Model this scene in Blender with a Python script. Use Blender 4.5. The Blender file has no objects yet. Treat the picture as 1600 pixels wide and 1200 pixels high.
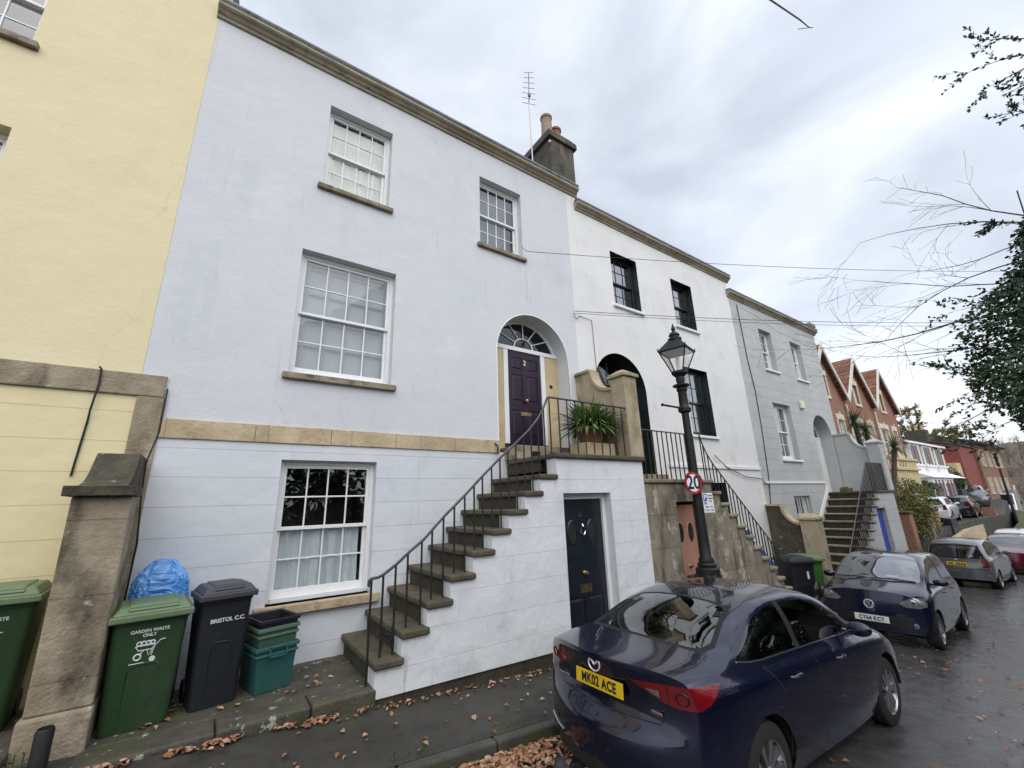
import bpy, bmesh, math, random
from math import sin, cos, pi, radians, sqrt, atan2, hypot
from mathutils import Vector, Matrix
from mathutils.bvhtree import BVHTree
import numpy as np
RND = random.Random(7)
SC = bpy.context.scene

# ------------------------------------------------------------------ camera
cd = bpy.data.cameras.new('camera'); cam = bpy.data.objects.new('camera', cd)
SC.collection.objects.link(cam); SC.camera = cam
cd.sensor_width = 36.0; cd.lens = 14.805; cd.clip_start = 0.05; cd.clip_end = 6000
CM = ((0.82369313, 0.12994, 0.55194676), (-0.5662656, 0.23921601, 0.78874519), (-0.02954495, -0.96223246, 0.27062113))
cam.matrix_world = Matrix(((CM[0][0], -CM[0][1], -CM[0][2], 0.0), (CM[1][0], -CM[1][1], -CM[1][2], -6.3),
                           (CM[2][0], -CM[2][1], -CM[2][2], 2.2), (0, 0, 0, 1)))
# ------------------------------------------------------------------ overcast sky and soft sun
W = bpy.data.worlds.new('World'); SC.world = W; W.use_nodes = True
SUN_EL, SUN_AZ = radians(50), radians(200)          # azimuth measured clockwise from +Y
def build_world():
    nt = W.node_tree; nt.nodes.clear(); N = nt.nodes.new; L = nt.links.new
    out = N('ShaderNodeOutputWorld'); add = N('ShaderNodeAddShader')
    sky = N('ShaderNodeTexSky'); sky.sky_type = 'NISHITA'; sky.sun_disc = False
    sky.sun_elevation = SUN_EL; sky.sun_rotation = SUN_AZ; sky.dust_density = 3
    b1 = N('ShaderNodeBackground'); b1.inputs[1].default_value = 0.05; L(sky.outputs[0], b1.inputs[0])
    tc = N('ShaderNodeTexCoord'); mp = N('ShaderNodeMapping'); mp.inputs['Scale'].default_value = (1.0, 1.0, 2.2)
    L(tc.outputs['Generated'], mp.inputs[0])
    n1 = N('ShaderNodeTexNoise'); n1.inputs['Scale'].default_value = 2.1; n1.inputs['Detail'].default_value = 7
    n1.inputs['Roughness'].default_value = .5; n1.inputs['Distortion'].default_value = .35; L(mp.outputs[0], n1.inputs[0])
    rp = N('ShaderNodeValToRGB'); e = rp.color_ramp.elements
    e[0].position = .36; e[0].color = (.515, .545, .60, 1); e[1].position = .66; e[1].color = (.86, .885, .91, 1)
    m = e.new(.5); m.color = (.655, .69, .745, 1)
    L(n1.outputs[0], rp.inputs[0])
    dt = N('ShaderNodeVectorMath'); dt.operation = 'DOT_PRODUCT'; dt.inputs[1].default_value = (-.15, -.62, .77)
    L(tc.outputs['Generated'], dt.inputs[0])
    mr = N('ShaderNodeMapRange'); mr.inputs['From Min'].default_value = .25; mr.inputs['From Max'].default_value = 1
    mr.inputs['To Min'].default_value = 1; mr.inputs['To Max'].default_value = 1.8; L(dt.outputs['Value'], mr.inputs['Value'])
    b2 = N('ShaderNodeBackground'); L(rp.outputs[0], b2.inputs[0]); L(mr.outputs[0], b2.inputs[1])
    L(b1.outputs[0], add.inputs[0]); L(b2.outputs[0], add.inputs[1]); L(add.outputs[0], out.inputs[0])
build_world()
sd = bpy.data.lights.new('sun', 'SUN'); sun = bpy.data.objects.new('sun', sd); SC.collection.objects.link(sun)
sd.energy = .8; sd.angle = radians(70); sd.color = (1, .965, .92)
sv = Vector((sin(SUN_AZ)*cos(SUN_EL), cos(SUN_AZ)*cos(SUN_EL), sin(SUN_EL)))
sun.rotation_euler = sv.to_track_quat('Z', 'Y').to_euler()
SC.view_settings.view_transform = 'Standard'; SC.view_settings.look = 'None'
SC.view_settings.exposure = 0.16; SC.view_settings.gamma = 1.0
SC.cycles.max_bounces = 8; SC.cycles.transparent_max_bounces = 16

# ------------------------------------------------------------------ materials
MATS = {}
def nodes(name):
    m = bpy.data.materials.new(name); m.use_nodes = True
    nt = m.node_tree; p = nt.nodes['Principled BSDF']; return m, nt, p
def mat(name, c, c2=None, ns=4.0, rough=.7, rough2=None, bump=0, bs=60, bump2=0, bs2=2.0, metal=0, spec=.5, coat=0,
        stains=(), stretch=(1, 1, 1), mix=(.35, .65), sub=0, crack=None):
    """stains: (colour, scale, lo, hi, stretch, strength)"""
    if name in MATS: return MATS[name]
    m, nt, p = nodes(name); N = nt.nodes.new; L = nt.links.new; MATS[name] = m
    p.inputs['Roughness'].default_value = rough; p.inputs['Metallic'].default_value = metal
    p.inputs['Specular IOR Level'].default_value = spec; p.inputs['Coat Weight'].default_value = coat
    p.inputs['Coat Roughness'].default_value = .03
    tc = N('ShaderNodeTexCoord'); col = None
    def noise(sc, st=(1, 1, 1), det=5, off=0):
        mp = N('ShaderNodeMapping'); mp.inputs['Scale'].default_value = st; mp.inputs['Location'].default_value = (off, off*.7, off*1.3)
        L(tc.outputs['Object'], mp.inputs[0])
        n = N('ShaderNodeTexNoise'); n.inputs['Scale'].default_value = sc; n.inputs['Detail'].default_value = det
        n.inputs['Roughness'].default_value = .62; L(mp.outputs[0], n.inputs[0]); return n.outputs[0]
    def rng(v, lo, hi, a=0, b=1):
        r = N('ShaderNodeMapRange'); r.inputs['From Min'].default_value = lo; r.inputs['From Max'].default_value = hi
        r.inputs['To Min'].default_value = a; r.inputs['To Max'].default_value = b; L(v, r.inputs['Value']); return r.outputs[0]
    def mixc(f, a, b):
        x = N('ShaderNodeMix'); x.data_type = 'RGBA'
        L(f, x.inputs[0])
        for k, v in ((6, a), (7, b)):
            if isinstance(v, tuple): x.inputs[k].default_value = (*v, 1)
            else: L(v, x.inputs[k])
        return x.outputs[2]
    p.inputs['Base Color'].default_value = (*c, 1)
    if c2: col = mixc(rng(noise(ns, stretch), *mix), c, c2)
    for i, s in enumerate(stains):
        sc_, s_, lo, hi = s[:4]; st = s[4] if len(s) > 4 else (1, 1, 1); k = s[5] if len(s) > 5 else 1
        col = mixc(rng(noise(s_, st, 6, 11.3*(i+1)), lo, hi, 0, k), col if col else c, sc_)
    if crack:      # (scale, width, colour): hairline cracks that come and go
        mp = N('ShaderNodeMapping'); L(tc.outputs['Object'], mp.inputs[0]); wn = N('ShaderNodeTexNoise'); wn.inputs['Scale'].default_value = 3; wn.inputs['Detail'].default_value = 5
        L(mp.outputs[0], wn.inputs[0]); va = N('ShaderNodeVectorMath'); va.operation = 'MULTIPLY_ADD'; va.inputs[1].default_value = (.35, .35, .35); L(wn.outputs['Color'], va.inputs[0]); L(mp.outputs[0], va.inputs[2])
        vo = N('ShaderNodeTexVoronoi'); vo.feature = 'DISTANCE_TO_EDGE'; vo.inputs['Scale'].default_value = crack[0]; L(va.outputs[0], vo.inputs[0])
        ma = N('ShaderNodeMath'); ma.operation = 'MULTIPLY'; L(rng(vo.outputs['Distance'], 0, crack[1], 1, 0), ma.inputs[0]); L(rng(noise(.8, (1, 1, 1), 3, 31), .53, .62, 0, .38), ma.inputs[1])
        col = mixc(ma.outputs[0], col if col else c, crack[2])
    if col: L(col, p.inputs['Base Color'])
    if rough2 is not None: L(rng(noise(ns*1.7, stretch, 5, 5), .35, .65, rough, rough2), p.inputs['Roughness'])
    h = None
    if bump: h = noise(bs, (1, 1, 1), 4)
    if bump or bump2:
        b = N('ShaderNodeBump'); b.inputs['Strength'].default_value = 1; b.inputs['Distance'].default_value = bump
        if bump: L(h, b.inputs['Height']); last = b.outputs[0]
        if bump2:
            b2 = N('ShaderNodeBump'); b2.inputs['Distance'].default_value = bump2; L(noise(bs2, (1, 1, 1), 3, 3), b2.inputs['Height'])
            if bump: L(last, b2.inputs['Normal'])
            last = b2.outputs[0]
        L(last, p.inputs['Normal'])
    if sub: p.inputs['Subsurface Weight'].default_value = sub
    return m
def courses(m, w, h, depth=.004, ax='xz', mortar=None, msize=.006, off=.5, zoff=0.0, jk=.5):
    """scored ashlar/brick joints on an existing material (bump, optional mortar colour)"""
    nt = m.node_tree; N = nt.nodes.new; L = nt.links.new; p = nt.nodes['Principled BSDF']
    tc = N('ShaderNodeTexCoord'); sp = N('ShaderNodeSeparateXYZ'); L(tc.outputs['Object'], sp.inputs[0])
    cb = N('ShaderNodeCombineXYZ'); a = N('ShaderNodeMath'); a.operation = 'ADD'
    L(sp.outputs[0], a.inputs[0]); L(sp.outputs[1], a.inputs[1])
    L(a.outputs[0] if ax == 'xyz' else sp.outputs[0 if ax == 'xz' else 1], cb.inputs[0])
    zz = N('ShaderNodeMath'); zz.operation = 'ADD'; zz.inputs[1].default_value = zoff; L(sp.outputs[2], zz.inputs[0]); L(zz.outputs[0], cb.inputs[1])
    br = N('ShaderNodeTexBrick'); br.offset = off; br.inputs['Scale'].default_value = 1; br.inputs['Mortar Size'].default_value = msize
    br.inputs['Mortar Smooth'].default_value = .3; br.inputs['Brick Width'].default_value = w; br.inputs['Row Height'].default_value = h
    br.inputs['Color1'].default_value = (0, 0, 0, 1); br.inputs['Color2'].default_value = (1, 1, 1, 1)
    L(cb.outputs[0], br.inputs['Vector'])
    b = N('ShaderNodeBump'); b.invert = True; b.inputs['Distance'].default_value = depth; L(br.outputs['Fac'], b.inputs['Height'])
    nin = p.inputs['Normal']
    if nin.is_linked: L(nin.links[0].from_socket, b.inputs['Normal'])
    L(b.outputs[0], nin)
    cin = p.inputs['Base Color']
    def blend(fac, colour, k, mode='MIX'):
        x = N('ShaderNodeMix'); x.data_type = 'RGBA'; x.blend_type = mode
        mm = N('ShaderNodeMath'); mm.operation = 'MULTIPLY'; mm.inputs[1].default_value = k; L(fac, mm.inputs[0]); L(mm.outputs[0], x.inputs[0])
        if cin.is_linked: L(cin.links[0].from_socket, x.inputs[6])
        else: x.inputs[6].default_value = cin.default_value
        if isinstance(colour, tuple): x.inputs[7].default_value = (*colour, 1)
        else: L(colour, x.inputs[7])
        L(x.outputs[2], cin)
    if mortar:
        blend(br.outputs['Color'], (.72, .62, .58), .55, 'MULTIPLY')
        blend(br.outputs['Fac'], mortar, 1)
    else:
        blend(br.outputs['Fac'], (.6, .6, .6), jk, 'MULTIPLY')
    return m
def glass(name, tint=(.8, .84, .84), refl=.09, back=.75):
    if name in MATS: return MATS[name]
    m, nt, p = nodes(name); N = nt.nodes.new; L = nt.links.new; MATS[name] = m
    nt.nodes.remove(p); out = nt.nodes['Material Output']
    t = N('ShaderNodeBsdfTransparent'); t.inputs[0].default_value = (*[v*back for v in tint], 1)
    g = N('ShaderNodeBsdfGlossy'); g.inputs['Roughness'].default_value = .015; g.inputs['Color'].default_value = (.95, .97, 1, 1)
    f = N('ShaderNodeFresnel'); ge = N('ShaderNodeNewGeometry'); io = N('ShaderNodeMapRange'); io.inputs['To Min'].default_value = 1.52; io.inputs['To Max'].default_value = 1/1.52
    L(ge.outputs['Backfacing'], io.inputs['Value']); L(io.outputs[0], f.inputs[0])
    a = N('ShaderNodeMath'); a.operation = 'MULTIPLY_ADD'; a.inputs[1].default_value = 1.6; a.inputs[2].default_value = refl-.05; a.use_clamp = True
    L(f.outputs[0], a.inputs[0])
    n = N('ShaderNodeTexNoise'); n.inputs['Scale'].default_value = 2.2; tc = N('ShaderNodeTexCoord'); L(tc.outputs['Object'], n.inputs[0])
    b = N('ShaderNodeBump'); b.inputs['Distance'].default_value = .003; L(n.outputs[0], b.inputs['Height']); L(b.outputs[0], g.inputs['Normal'])
    x = N('ShaderNodeMixShader'); L(a.outputs[0], x.inputs[0]); L(t.outputs[0], x.inputs[1]); L(g.outputs[0], x.inputs[2])
    L(x.outputs[0], out.inputs[0]); return m

# ------------------------------------------------------------------ mesh helpers
ORG = {}
class MB:
    def __init__(s): s.v = []; s.f = []; s.m = []; s.sm = []
    def add(s, vs, fs, mi=0, smooth=False):
        o = len(s.v); s.v += [tuple(v) for v in vs]
        for f in fs: s.f.append(tuple(i+o for i in f)); s.m.append(mi); s.sm.append(smooth)
        return s
    def box(s, x0, y0, z0, x1, y1, z1, mi=0):
        x0, x1 = min(x0, x1), max(x0, x1); y0, y1 = min(y0, y1), max(y0, y1); z0, z1 = min(z0, z1), max(z0, z1)
        return s.add([(x0, y0, z0), (x1, y0, z0), (x1, y1, z0), (x0, y1, z0), (x0, y0, z1), (x1, y0, z1), (x1, y1, z1), (x0, y1, z1)],
              [(3, 2, 1, 0), (4, 5, 6, 7), (0, 1, 5, 4), (1, 2, 6, 5), (2, 3, 7, 6), (3, 0, 4, 7)], mi)
    def frustum(s, b, t, mi=0):
        """b, t: (x0,y0,x1,y1,z) rectangles"""
        def r(q): return [(q[0], q[1], q[4]), (q[2], q[1], q[4]), (q[2], q[3], q[4]), (q[0], q[3], q[4])]
        return s.add(r(b)+r(t), [(3, 2, 1, 0), (4, 5, 6, 7), (0, 1, 5, 4), (1, 2, 6, 5), (2, 3, 7, 6), (3, 0, 4, 7)], mi)
    def quad(s, a, b, c, d, mi=0): return s.add([a, b, c, d], [(0, 1, 2, 3)], mi)
    def prism(s, poly, plane, d0, d1, mi=0):
        """poly in 'xz' (extrude y), 'yz' (extrude x), 'xy' (extrude z)"""
        def P(a, b, d): return {'xz': (a, d, b), 'yz': (d, a, b), 'xy': (a, b, d)}[plane]
        n = len(poly); vs = [P(a, b, d0) for a, b in poly]+[P(a, b, d1) for a, b in poly]
        ar = sum(poly[i][0]*poly[(i+1) % n][1]-poly[(i+1) % n][0]*poly[i][1] for i in range(n))
        flip = (ar > 0) ^ (d1 > d0) ^ (plane == 'xz')
        fs = [tuple(range(n)), tuple(range(2*n-1, n-1, -1))]+[(i, i+n, (i+1) % n+n, (i+1) % n) for i in range(n)]
        if flip: pass
        else: fs = [tuple(reversed(f)) for f in fs]
        return s.add(vs, fs, mi)
    def tube(s, path, r, n=8, mi=0, cap=True):
        path = [Vector(p) for p in path]; R = r if isinstance(r, (list, tuple)) else [r]*len(path)
        vs = []; fs = []; up = None
        for i, p in enumerate(path):
            d = (path[min(i+1, len(path)-1)]-path[max(i-1, 0)])
            if d.length < 1e-9: d = Vector((0, 0, 1))
            d.normalize()
            if up is None: up = d.orthogonal().normalized()
            a = (up-d*up.dot(d))
            if a.length < 1e-6: a = d.orthogonal()
            a.normalize(); b = d.cross(a); up = a
            for k in range(n):
                t = 2*pi*k/n; vs.append(p+a*(cos(t)*R[i])+b*(sin(t)*R[i]))
        for i in range(len(path)-1):
            for k in range(n):
                fs.append((i*n+k, i*n+(k+1) % n, (i+1)*n+(k+1) % n, (i+1)*n+k))
        if cap: fs += [tuple(reversed(range(n))), tuple(range((len(path)-1)*n, len(path)*n))]
        return s.add(vs, fs, mi, True)
    def lathe(s, c, prof, n=20, mi=0, axis='z', rot=0.0, cap=True):
        """prof: (r, h) pairs from bottom to top about axis through c"""
        vs = []; fs = []
        for r, h in prof:
            for k in range(n):
                t = 2*pi*k/n+rot; a, b = r*cos(t), r*sin(t)
                if axis == 'z': vs.append((c[0]+a, c[1]+b, c[2]+h))
                elif axis == 'y': vs.append((c[0]+b, c[1]+h, c[2]+a))
                else: vs.append((c[0]+h, c[1]+a, c[2]+b))
        for i in range(len(prof)-1):
            for k in range(n): fs.append((i*n+k, i*n+(k+1) % n, (i+1)*n+(k+1) % n, (i+1)*n+k))
        if cap: fs += [tuple(reversed(range(n))), tuple(range((len(prof)-1)*n, len(prof)*n))]
        return s.add(vs, fs, mi, n > 8)
    def build(s, name, mats, parent=None, origin=None, bevel=0, seg=2, smooth=None, kind=None):
        me = bpy.data.meshes.new(name); o = bpy.data.objects.new(name, me); SC.collection.objects.link(o)
        org = Vector((0, 0, 0))
        if parent is not None: org = ORG[parent.name]; o.parent = parent
        elif origin is not None: org = Vector(origin); o.location = org
        ORG[o.name] = org
        me.from_pydata([tuple(Vector(v)-org) for v in s.v], [], s.f)
        for m_ in (mats if isinstance(mats, (list, tuple)) else [mats]): me.materials.append(m_)
        me.polygons.foreach_set('material_index', s.m)
        me.polygons.foreach_set('use_smooth', [smooth if smooth is not None else q for q in s.sm])
        if smooth is None and any(s.sm): me.set_sharp_from_angle(angle=radians(40))
        me.validate(); me.update()
        if bevel:
            b = o.modifiers.new('bevel', 'BEVEL'); b.width = bevel; b.segments = seg; b.limit_method = 'ANGLE'; b.angle_limit = radians(40)
        if kind: o['kind'] = kind
        return o
def thing(name, label, cat, loc=(0, 0, 0), rotz=0, group=None, pitch=0):
    o = bpy.data.objects.new(name, None); SC.collection.objects.link(o); o.location = loc
    o.rotation_euler = (0, pitch, rotz); o.empty_display_size = .2
    o['label'] = label; o['category'] = cat
    if group: o['group'] = group
    ORG[o.name] = Vector(loc) if not rotz and not pitch else Vector((0, 0, 0))
    return o
def tag(o, label, cat, group=None):
    o['label'] = label; o['category'] = cat
    if group: o['group'] = group
    return o
def kids(o): return [c for c in bpy.data.objects if c.parent == o]
def dup(root, loc, rotz, label, scale=1.0):
    ch = list(root.children)
    r = root.copy(); SC.collection.objects.link(r); r.location = loc; r.rotation_euler = (0, root.rotation_euler[1], rotz); r['label'] = label
    r.scale = (scale,)*3
    for c in ch:
        g = list(c.children); c2 = c.copy(); SC.collection.objects.link(c2); c2.parent = r
        for d in g:
            d2 = d.copy(); SC.collection.objects.link(d2); d2.parent = c2
    return r
def text(body, size, m, parent, loc, rot, extrude=.001, bold=0.0, sx=1.0, name='lettering', align='CENTER', space=1.0):
    cu = bpy.data.curves.new('txt', 'FONT'); cu.body = body; cu.size = size; cu.extrude = extrude; cu.offset = bold
    cu.align_x = align; cu.align_y = 'CENTER'; cu.space_character = space; cu.resolution_u = 3
    t = bpy.data.objects.new('txt', cu); SC.collection.objects.link(t)
    dg = bpy.context.evaluated_depsgraph_get(); dg.update()
    me = bpy.data.meshes.new_from_object(t.evaluated_get(dg))
    bpy.data.objects.remove(t); bpy.data.curves.remove(cu)
    me.materials.clear(); me.materials.append(m); me.name = name
    o = bpy.data.objects.new(name, me); SC.collection.objects.link(o)
    o.parent = parent; ORG[o.name] = ORG[parent.name]
    o.location = Vector(loc)-ORG[parent.name]; o.rotation_euler = rot; o.scale = (sx, 1, 1)
    return o
FRONT = (pi/2, 0, 0)      # text facing -Y
def interp(tab, x):
    if x <= tab[0][0]: a, b = tab[0], tab[1]
    elif x >= tab[-1][0]: a, b = tab[-2], tab[-1]
    else:
        for a, b in zip(tab, tab[1:]):
            if a[0] <= x <= b[0]: break
    return a[1]+(b[1]-a[1])*(x-a[0])/(b[0]-a[0])
def leaf(mb, p, d, n, ln, w, mi=0):
    """one pointed leaf from p along d"""
    d = d.normalized(); s = d.cross(n)
    if s.length < 1e-5: s = d.orthogonal()
    s.normalize(); up = s.cross(d)
    a = p+d*ln*.5+s*w*.5+up*ln*.06; b = p+d*ln*.5-s*w*.5+up*ln*.06
    mb.add([p, a, p+d*ln, b], [(0, 1, 2, 3)], mi)
def rv(r=RND):
    while True:
        v = Vector((r.uniform(-1, 1), r.uniform(-1, 1), r.uniform(-1, 1)))
        if .05 < v.length < 1: return v
# ------------------------------------------------------------------ the palette
M_blue = mat('pale_blue_render', (.58, .598, .618), (.612, .629, .647), .8, .75, bump=.004, bs=22, bump2=.028, bs2=.9,
             stains=(((.68, .695, .715), 1.3, .60, .74, (1, 1, 1), .55), ((.47, .49, .52), 2.0, .57, .78, (1, 1, .3), .5), ((.42, .44, .45), 5, .64, .74, (1.5, 1.5, .1), .45)), crack=(.8, .006, (.38, .40, .42)))
M_bluelow = courses(mat('pale_blue_ashlar_render', (.59, .622, .655), (.625, .652, .678), 1.2, .75, bump=.003, bs=25, bump2=.03, bs2=1.2,
             stains=(((.42, .43, .40), 2.3, .58, .80, (1, 1, .3), .55), ((.70, .72, .74), 1.1, .56, .66, (1, 1, 1), .5)), crack=(.9, .006, (.36, .38, .40))), 40, .335, .005, msize=.005, zoff=.05, jk=.10)
M_stairwall = courses(mat('white_stair_wall_paint', (.64, .66, .685), (.70, .713, .727), 1.5, .75, bump=.004, bs=24, bump2=.035, bs2=1.6,
             stains=(((.45, .46, .47), 3.0, .58, .80, (1, 1, .25), .5), ((.30, .29, .25), 6.0, .62, .74, (1.3, 1.3, .2), .6), ((.34, .35, .35), 1.7, .58, .80, (1, 1, .8), .5)), crack=(1.3, .008, (.28, .29, .29))), 1.6, .33, .003, msize=.004, jk=.10)
M_yellow = mat('yellow_render', (.70, .61, .375), (.735, .65, .42), .8, .75, bump=.004, bs=22, bump2=.028, bs2=.9,
             stains=(((.60, .52, .33), 1.5, .55, .78, (1, 1, .4), .5), ((.76, .69, .48), 1.0, .55, .7, (1, 1, 1), .5)), crack=(.8, .006, (.5, .43, .27)))
M_yelllow = courses(mat('yellow_ashlar_render', (.71, .61, .355), (.74, .65, .39), 1, .75, bump=.003, bs=25, bump2=.03, bs2=1.2), 30, .335, .005, msize=.005, zoff=.1, jk=.2)
M_white = mat('white_render', (.70, .695, .68), (.75, .745, .735), .9, .75, bump=.004, bs=22, bump2=.028, bs2=.9,
             stains=(((.62, .615, .60), 1.4, .52, .70, (1, 1, 1), .6), ((.52, .50, .46), 2.4, .58, .78, (1, 1, .25), .55)), crack=(.7, .006, (.45, .44, .42)))
M_grey = courses(mat('grey_render', (.41, .42, .415), (.47, .478, .472), 1.1, .78, bump=.004, bs=22, bump2=.04, bs2=.9,
             stains=(((.52, .53, .53), 1.7, .54, .72, (1, 1, .6), .5),)), 50, .34, .005, msize=.006)
M_whitep = mat('white_gloss_paint', (.78, .785, .78), (.74, .745, .74), 6, .35, bump=.0006, bs=120)
M_trim = mat('white_edge_paint', (.78, .78, .775), rough=.6)
M_blackp = mat('black_gloss_paint', (.008, .012, .013), rough=.3, bump=.0005, bs=90)
M_greenblk = mat('black_green_reveal_paint', (.008, .016, .016), (.014, .024, .024), 5, .4)
M_stone = courses(mat('tan_bath_stone', (.40, .31, .19), (.54, .44, .29), 2.6, .85, bump=.006, bs=45, bump2=.02, bs2=6,
             stains=(((.24, .19, .13), 3.5, .55, .75, (1, 1, 1), .7), ((.60, .54, .42), 5, .62, .75))), 1.05, 4.0, .006, msize=.006, zoff=2)
M_stonep = mat('panel_bath_stone', (.47, .37, .22), (.55, .45, .29), 3, .85, bump=.004, bs=60, stains=(((.38, .3, .19), 6, .6, .8),))
M_corn = mat('weathered_cornice_stone', (.24, .20, .135), (.38, .33, .245), 1.6, .9, bump=.01, bs=30, stretch=(.6, 1, 1),
             stains=(((.10, .085, .06), 2.2, .52, .72, (1, 1, 1), .8), ((.04, .038, .03), 6, .62, .76)))
M_sill = mat('dirty_sill_stone', (.19, .155, .11), (.34, .29, .21), 3, .9, bump=.008, bs=50, stains=(((.05, .045, .035), 5, .5, .7),))
M_sillt = mat('tan_sill_stone', (.38, .29, .18), (.48, .39, .26), 3, .9, bump=.008, bs=40, stains=(((.14, .11, .07), 6, .55, .72),))
M_pillar = courses(mat('lichened_pillar_stone', (.24, .195, .132), (.36, .305, .22), 2.2, .92, bump=.012, bs=35, bump2=.02, bs2=5,
             stains=(((.05, .042, .028), 2.1, .50, .66, (1, 1, .6), .9), ((.52, .49, .40), 6, .63, .75), ((.17, .17, .08), 3.4, .60, .8, (1, 1, .6), .6))), 3, .62, .006, ax='yz', msize=.006)
M_cap = mat('mossy_capping_stone', (.045, .039, .028), (.095, .083, .06), 5, .95, bump=.02, bs=30,
             stains=(((.33, .30, .22), 9, .60, .70), ((.09, .10, .03), 4, .55, .75)))
M_tread = mat('brown_grey_tread_stone', (.20, .165, .115), (.30, .26, .19), 4, .9, bump=.012, bs=30, stains=(((.10, .10, .045), 3, .52, .75), ((.05, .045, .035), 6, .58, .75)))
M_moss = mat('mossy_step_stone', (.055, .045, .029), (.10, .084, .056), 4, .9, bump=.015, bs=30, rough2=.6,
             stains=(((.07, .085, .022), 3.0, .50, .72), ((.26, .24, .18), 11, .66, .73), ((.03, .028, .02), 5, .58, .75)))
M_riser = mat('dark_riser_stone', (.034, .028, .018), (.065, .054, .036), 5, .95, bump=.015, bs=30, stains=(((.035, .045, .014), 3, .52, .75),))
M_cement = courses(mat('stained_cement_render', (.17, .145, .105), (.27, .24, .18), 2.2, .9, bump=.012, bs=26, bump2=.02, bs2=4,
             stains=(((.42, .40, .32), 3.2, .56, .64), ((.08, .068, .045), 3, .52, .70, (1.6, 1, .3)), ((.42, .37, .26), 5.5, .60, .74, (1.5, 1, .3), .8))), .62, .55, .006, msize=.008)
M_pier = mat('sandy_pier_stone', (.34, .28, .18), (.44, .37, .26), 2.2, .9, bump=.01, bs=40, stains=(((.15, .14, .07), 2.0, .55, .75, (1, 1, .6)), ((.07, .065, .045), 4, .6, .78)))
M_asph = mat('dark_pavement_asphalt', (.026, .024, .020), (.046, .042, .035), 2.2, .40, rough2=.85, bump=.0025, bs=160,
             stains=(((.045, .055, .018), 1.6, .54, .76, (1, 1, 1), .8), ((.058, .054, .046), 1.0, .60, .66, (1, 1, 1), .5), ((.022, .02, .016), 3.1, .56, .7)))
M_road = mat('wet_road_asphalt', (.045, .045, .046), (.072, .070, .069), 3, .10, rough2=.36, bump=.0016, bs=110, bump2=.004, bs2=7,
             stains=(((.06, .034, .022), .9, .52, .70, (1, 1, 1), .8), ((.030, .029, .027), 2.3, .55, .72)))
M_kerb = mat('dark_kerb_stone', (.04, .038, .034), (.075, .071, .064), 4, .7, bump=.008, bs=50, stains=(((.05, .06, .02), 2.5, .5, .72), ((.03, .028, .024), 5, .58, .7)))
M_lich = mat('lichened_flagstone', (.045, .040, .030), (.085, .076, .058), 3, .8, bump=.01, bs=40, rough2=.6,
             stains=(((.062, .07, .024), 2.2, .5, .72), ((.03, .028, .022), 3.5, .56, .74), ((.40, .41, .33), 9, .615, .645, (1, 1, 1), .8)))
M_iron = mat('black_iron_paint', (.006, .006, .0065), (.016, .013, .011), 20, .6, bump=.001, bs=120)
M_rail = mat('worn_grey_handrail', (.055, .055, .062), (.09, .088, .092), 8, .42, metal=.3)
M_slate = mat('roof_slate', (.045, .05, .055), (.09, .095, .10), 5, .7, bump=.02, bs=12)
M_lead = mat('lead_gutter', (.10, .115, .12), (.20, .22, .22), 4, .6, bump=.006, bs=20, stains=(((.03, .03, .028), 4, .55, .75),))
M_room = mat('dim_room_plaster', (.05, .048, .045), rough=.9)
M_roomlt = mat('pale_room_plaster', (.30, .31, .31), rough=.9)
M_curt = mat('grey_net_curtain', (.74, .77, .80), (.82, .85, .87), 9, .95)
M_curtc = mat('cream_curtain', (.86, .83, .72), (.78, .74, .62), 6, .95)
M_blind = mat('pale_blind', (.47, .49, .50), (.41, .435, .445), .8, .9)
M_skygrey = mat('mid_grey_sky_reflection', (.36, .375, .39), (.30, .315, .33), .9, .9)  # flat grey painted for sky reflected in the white house's panes
M_blindd = mat('grey_blind', (.20, .21, .225), (.16, .17, .185), .9, .9)
M_brass = mat('aged_brass', (.42, .32, .16), (.22, .16, .08), 20, .35, metal=.9)
M_chrome = mat('polished_metal', (.75, .76, .78), rough=.15, metal=1)
M_purple = mat('dark_purple_door_paint', (.016, .0065, .021), (.020, .009, .026), 5, .4, spec=.35, bump=.0006, bs=60)
M_navyd = mat('blue_black_door_paint', (.008, .012, .018), (.013, .018, .026), 5, .33, bump=.0008, bs=50)
M_salmon = mat('faded_salmon_door_paint', (.42, .20, .14), (.48, .25, .18), 4, .6, bump=.002, bs=40, stretch=(3, 1, .4), stains=(((.22, .09, .06), 7, .62, .74, (1, 1, .4)),))
M_bluedoor = mat('bright_blue_door_paint', (.02, .06, .36), rough=.45)
M_dark = mat('matt_black_plastic', (.012, .012, .013), rough=.55)
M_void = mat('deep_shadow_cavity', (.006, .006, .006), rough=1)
M_gl = glass('window_glass', back=.95); M_gls = glass('sky_mirroring_window_glass', refl=.24, back=.9); M_glb = glass('dark_window_glass', (.5, .52, .53), .05, .5)
M_brick = courses(mat('red_brick', (.27, .115, .075), (.33, .155, .10), 5, .9, bump=.006, bs=30, stains=(((.22, .08, .05), 2, .55, .75),)), .225, .075, .006, 'xyz', (.34, .27, .21), .006)
M_brickb = courses(mat('brown_brick', (.20, .095, .055), (.27, .14, .085), 4, .9, bump=.006, bs=30), .225, .075, .006, 'xyz', (.24, .19, .15), .006)
M_gardbr = courses(mat('buff_garden_brick', (.33, .20, .115), (.41, .28, .17), 6, .9, bump=.006, bs=30), .225, .075, .008, 'xyz', (.25, .22, .18), .01)
M_tile = courses(mat('clay_pantile', (.19, .075, .045), (.30, .14, .08), 5, .85, bump=.01, bs=14, stains=(((.08, .06, .04), 3, .55, .75),)), .3, .3, .03, 'xz', (.05, .03, .02), .02)
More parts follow.
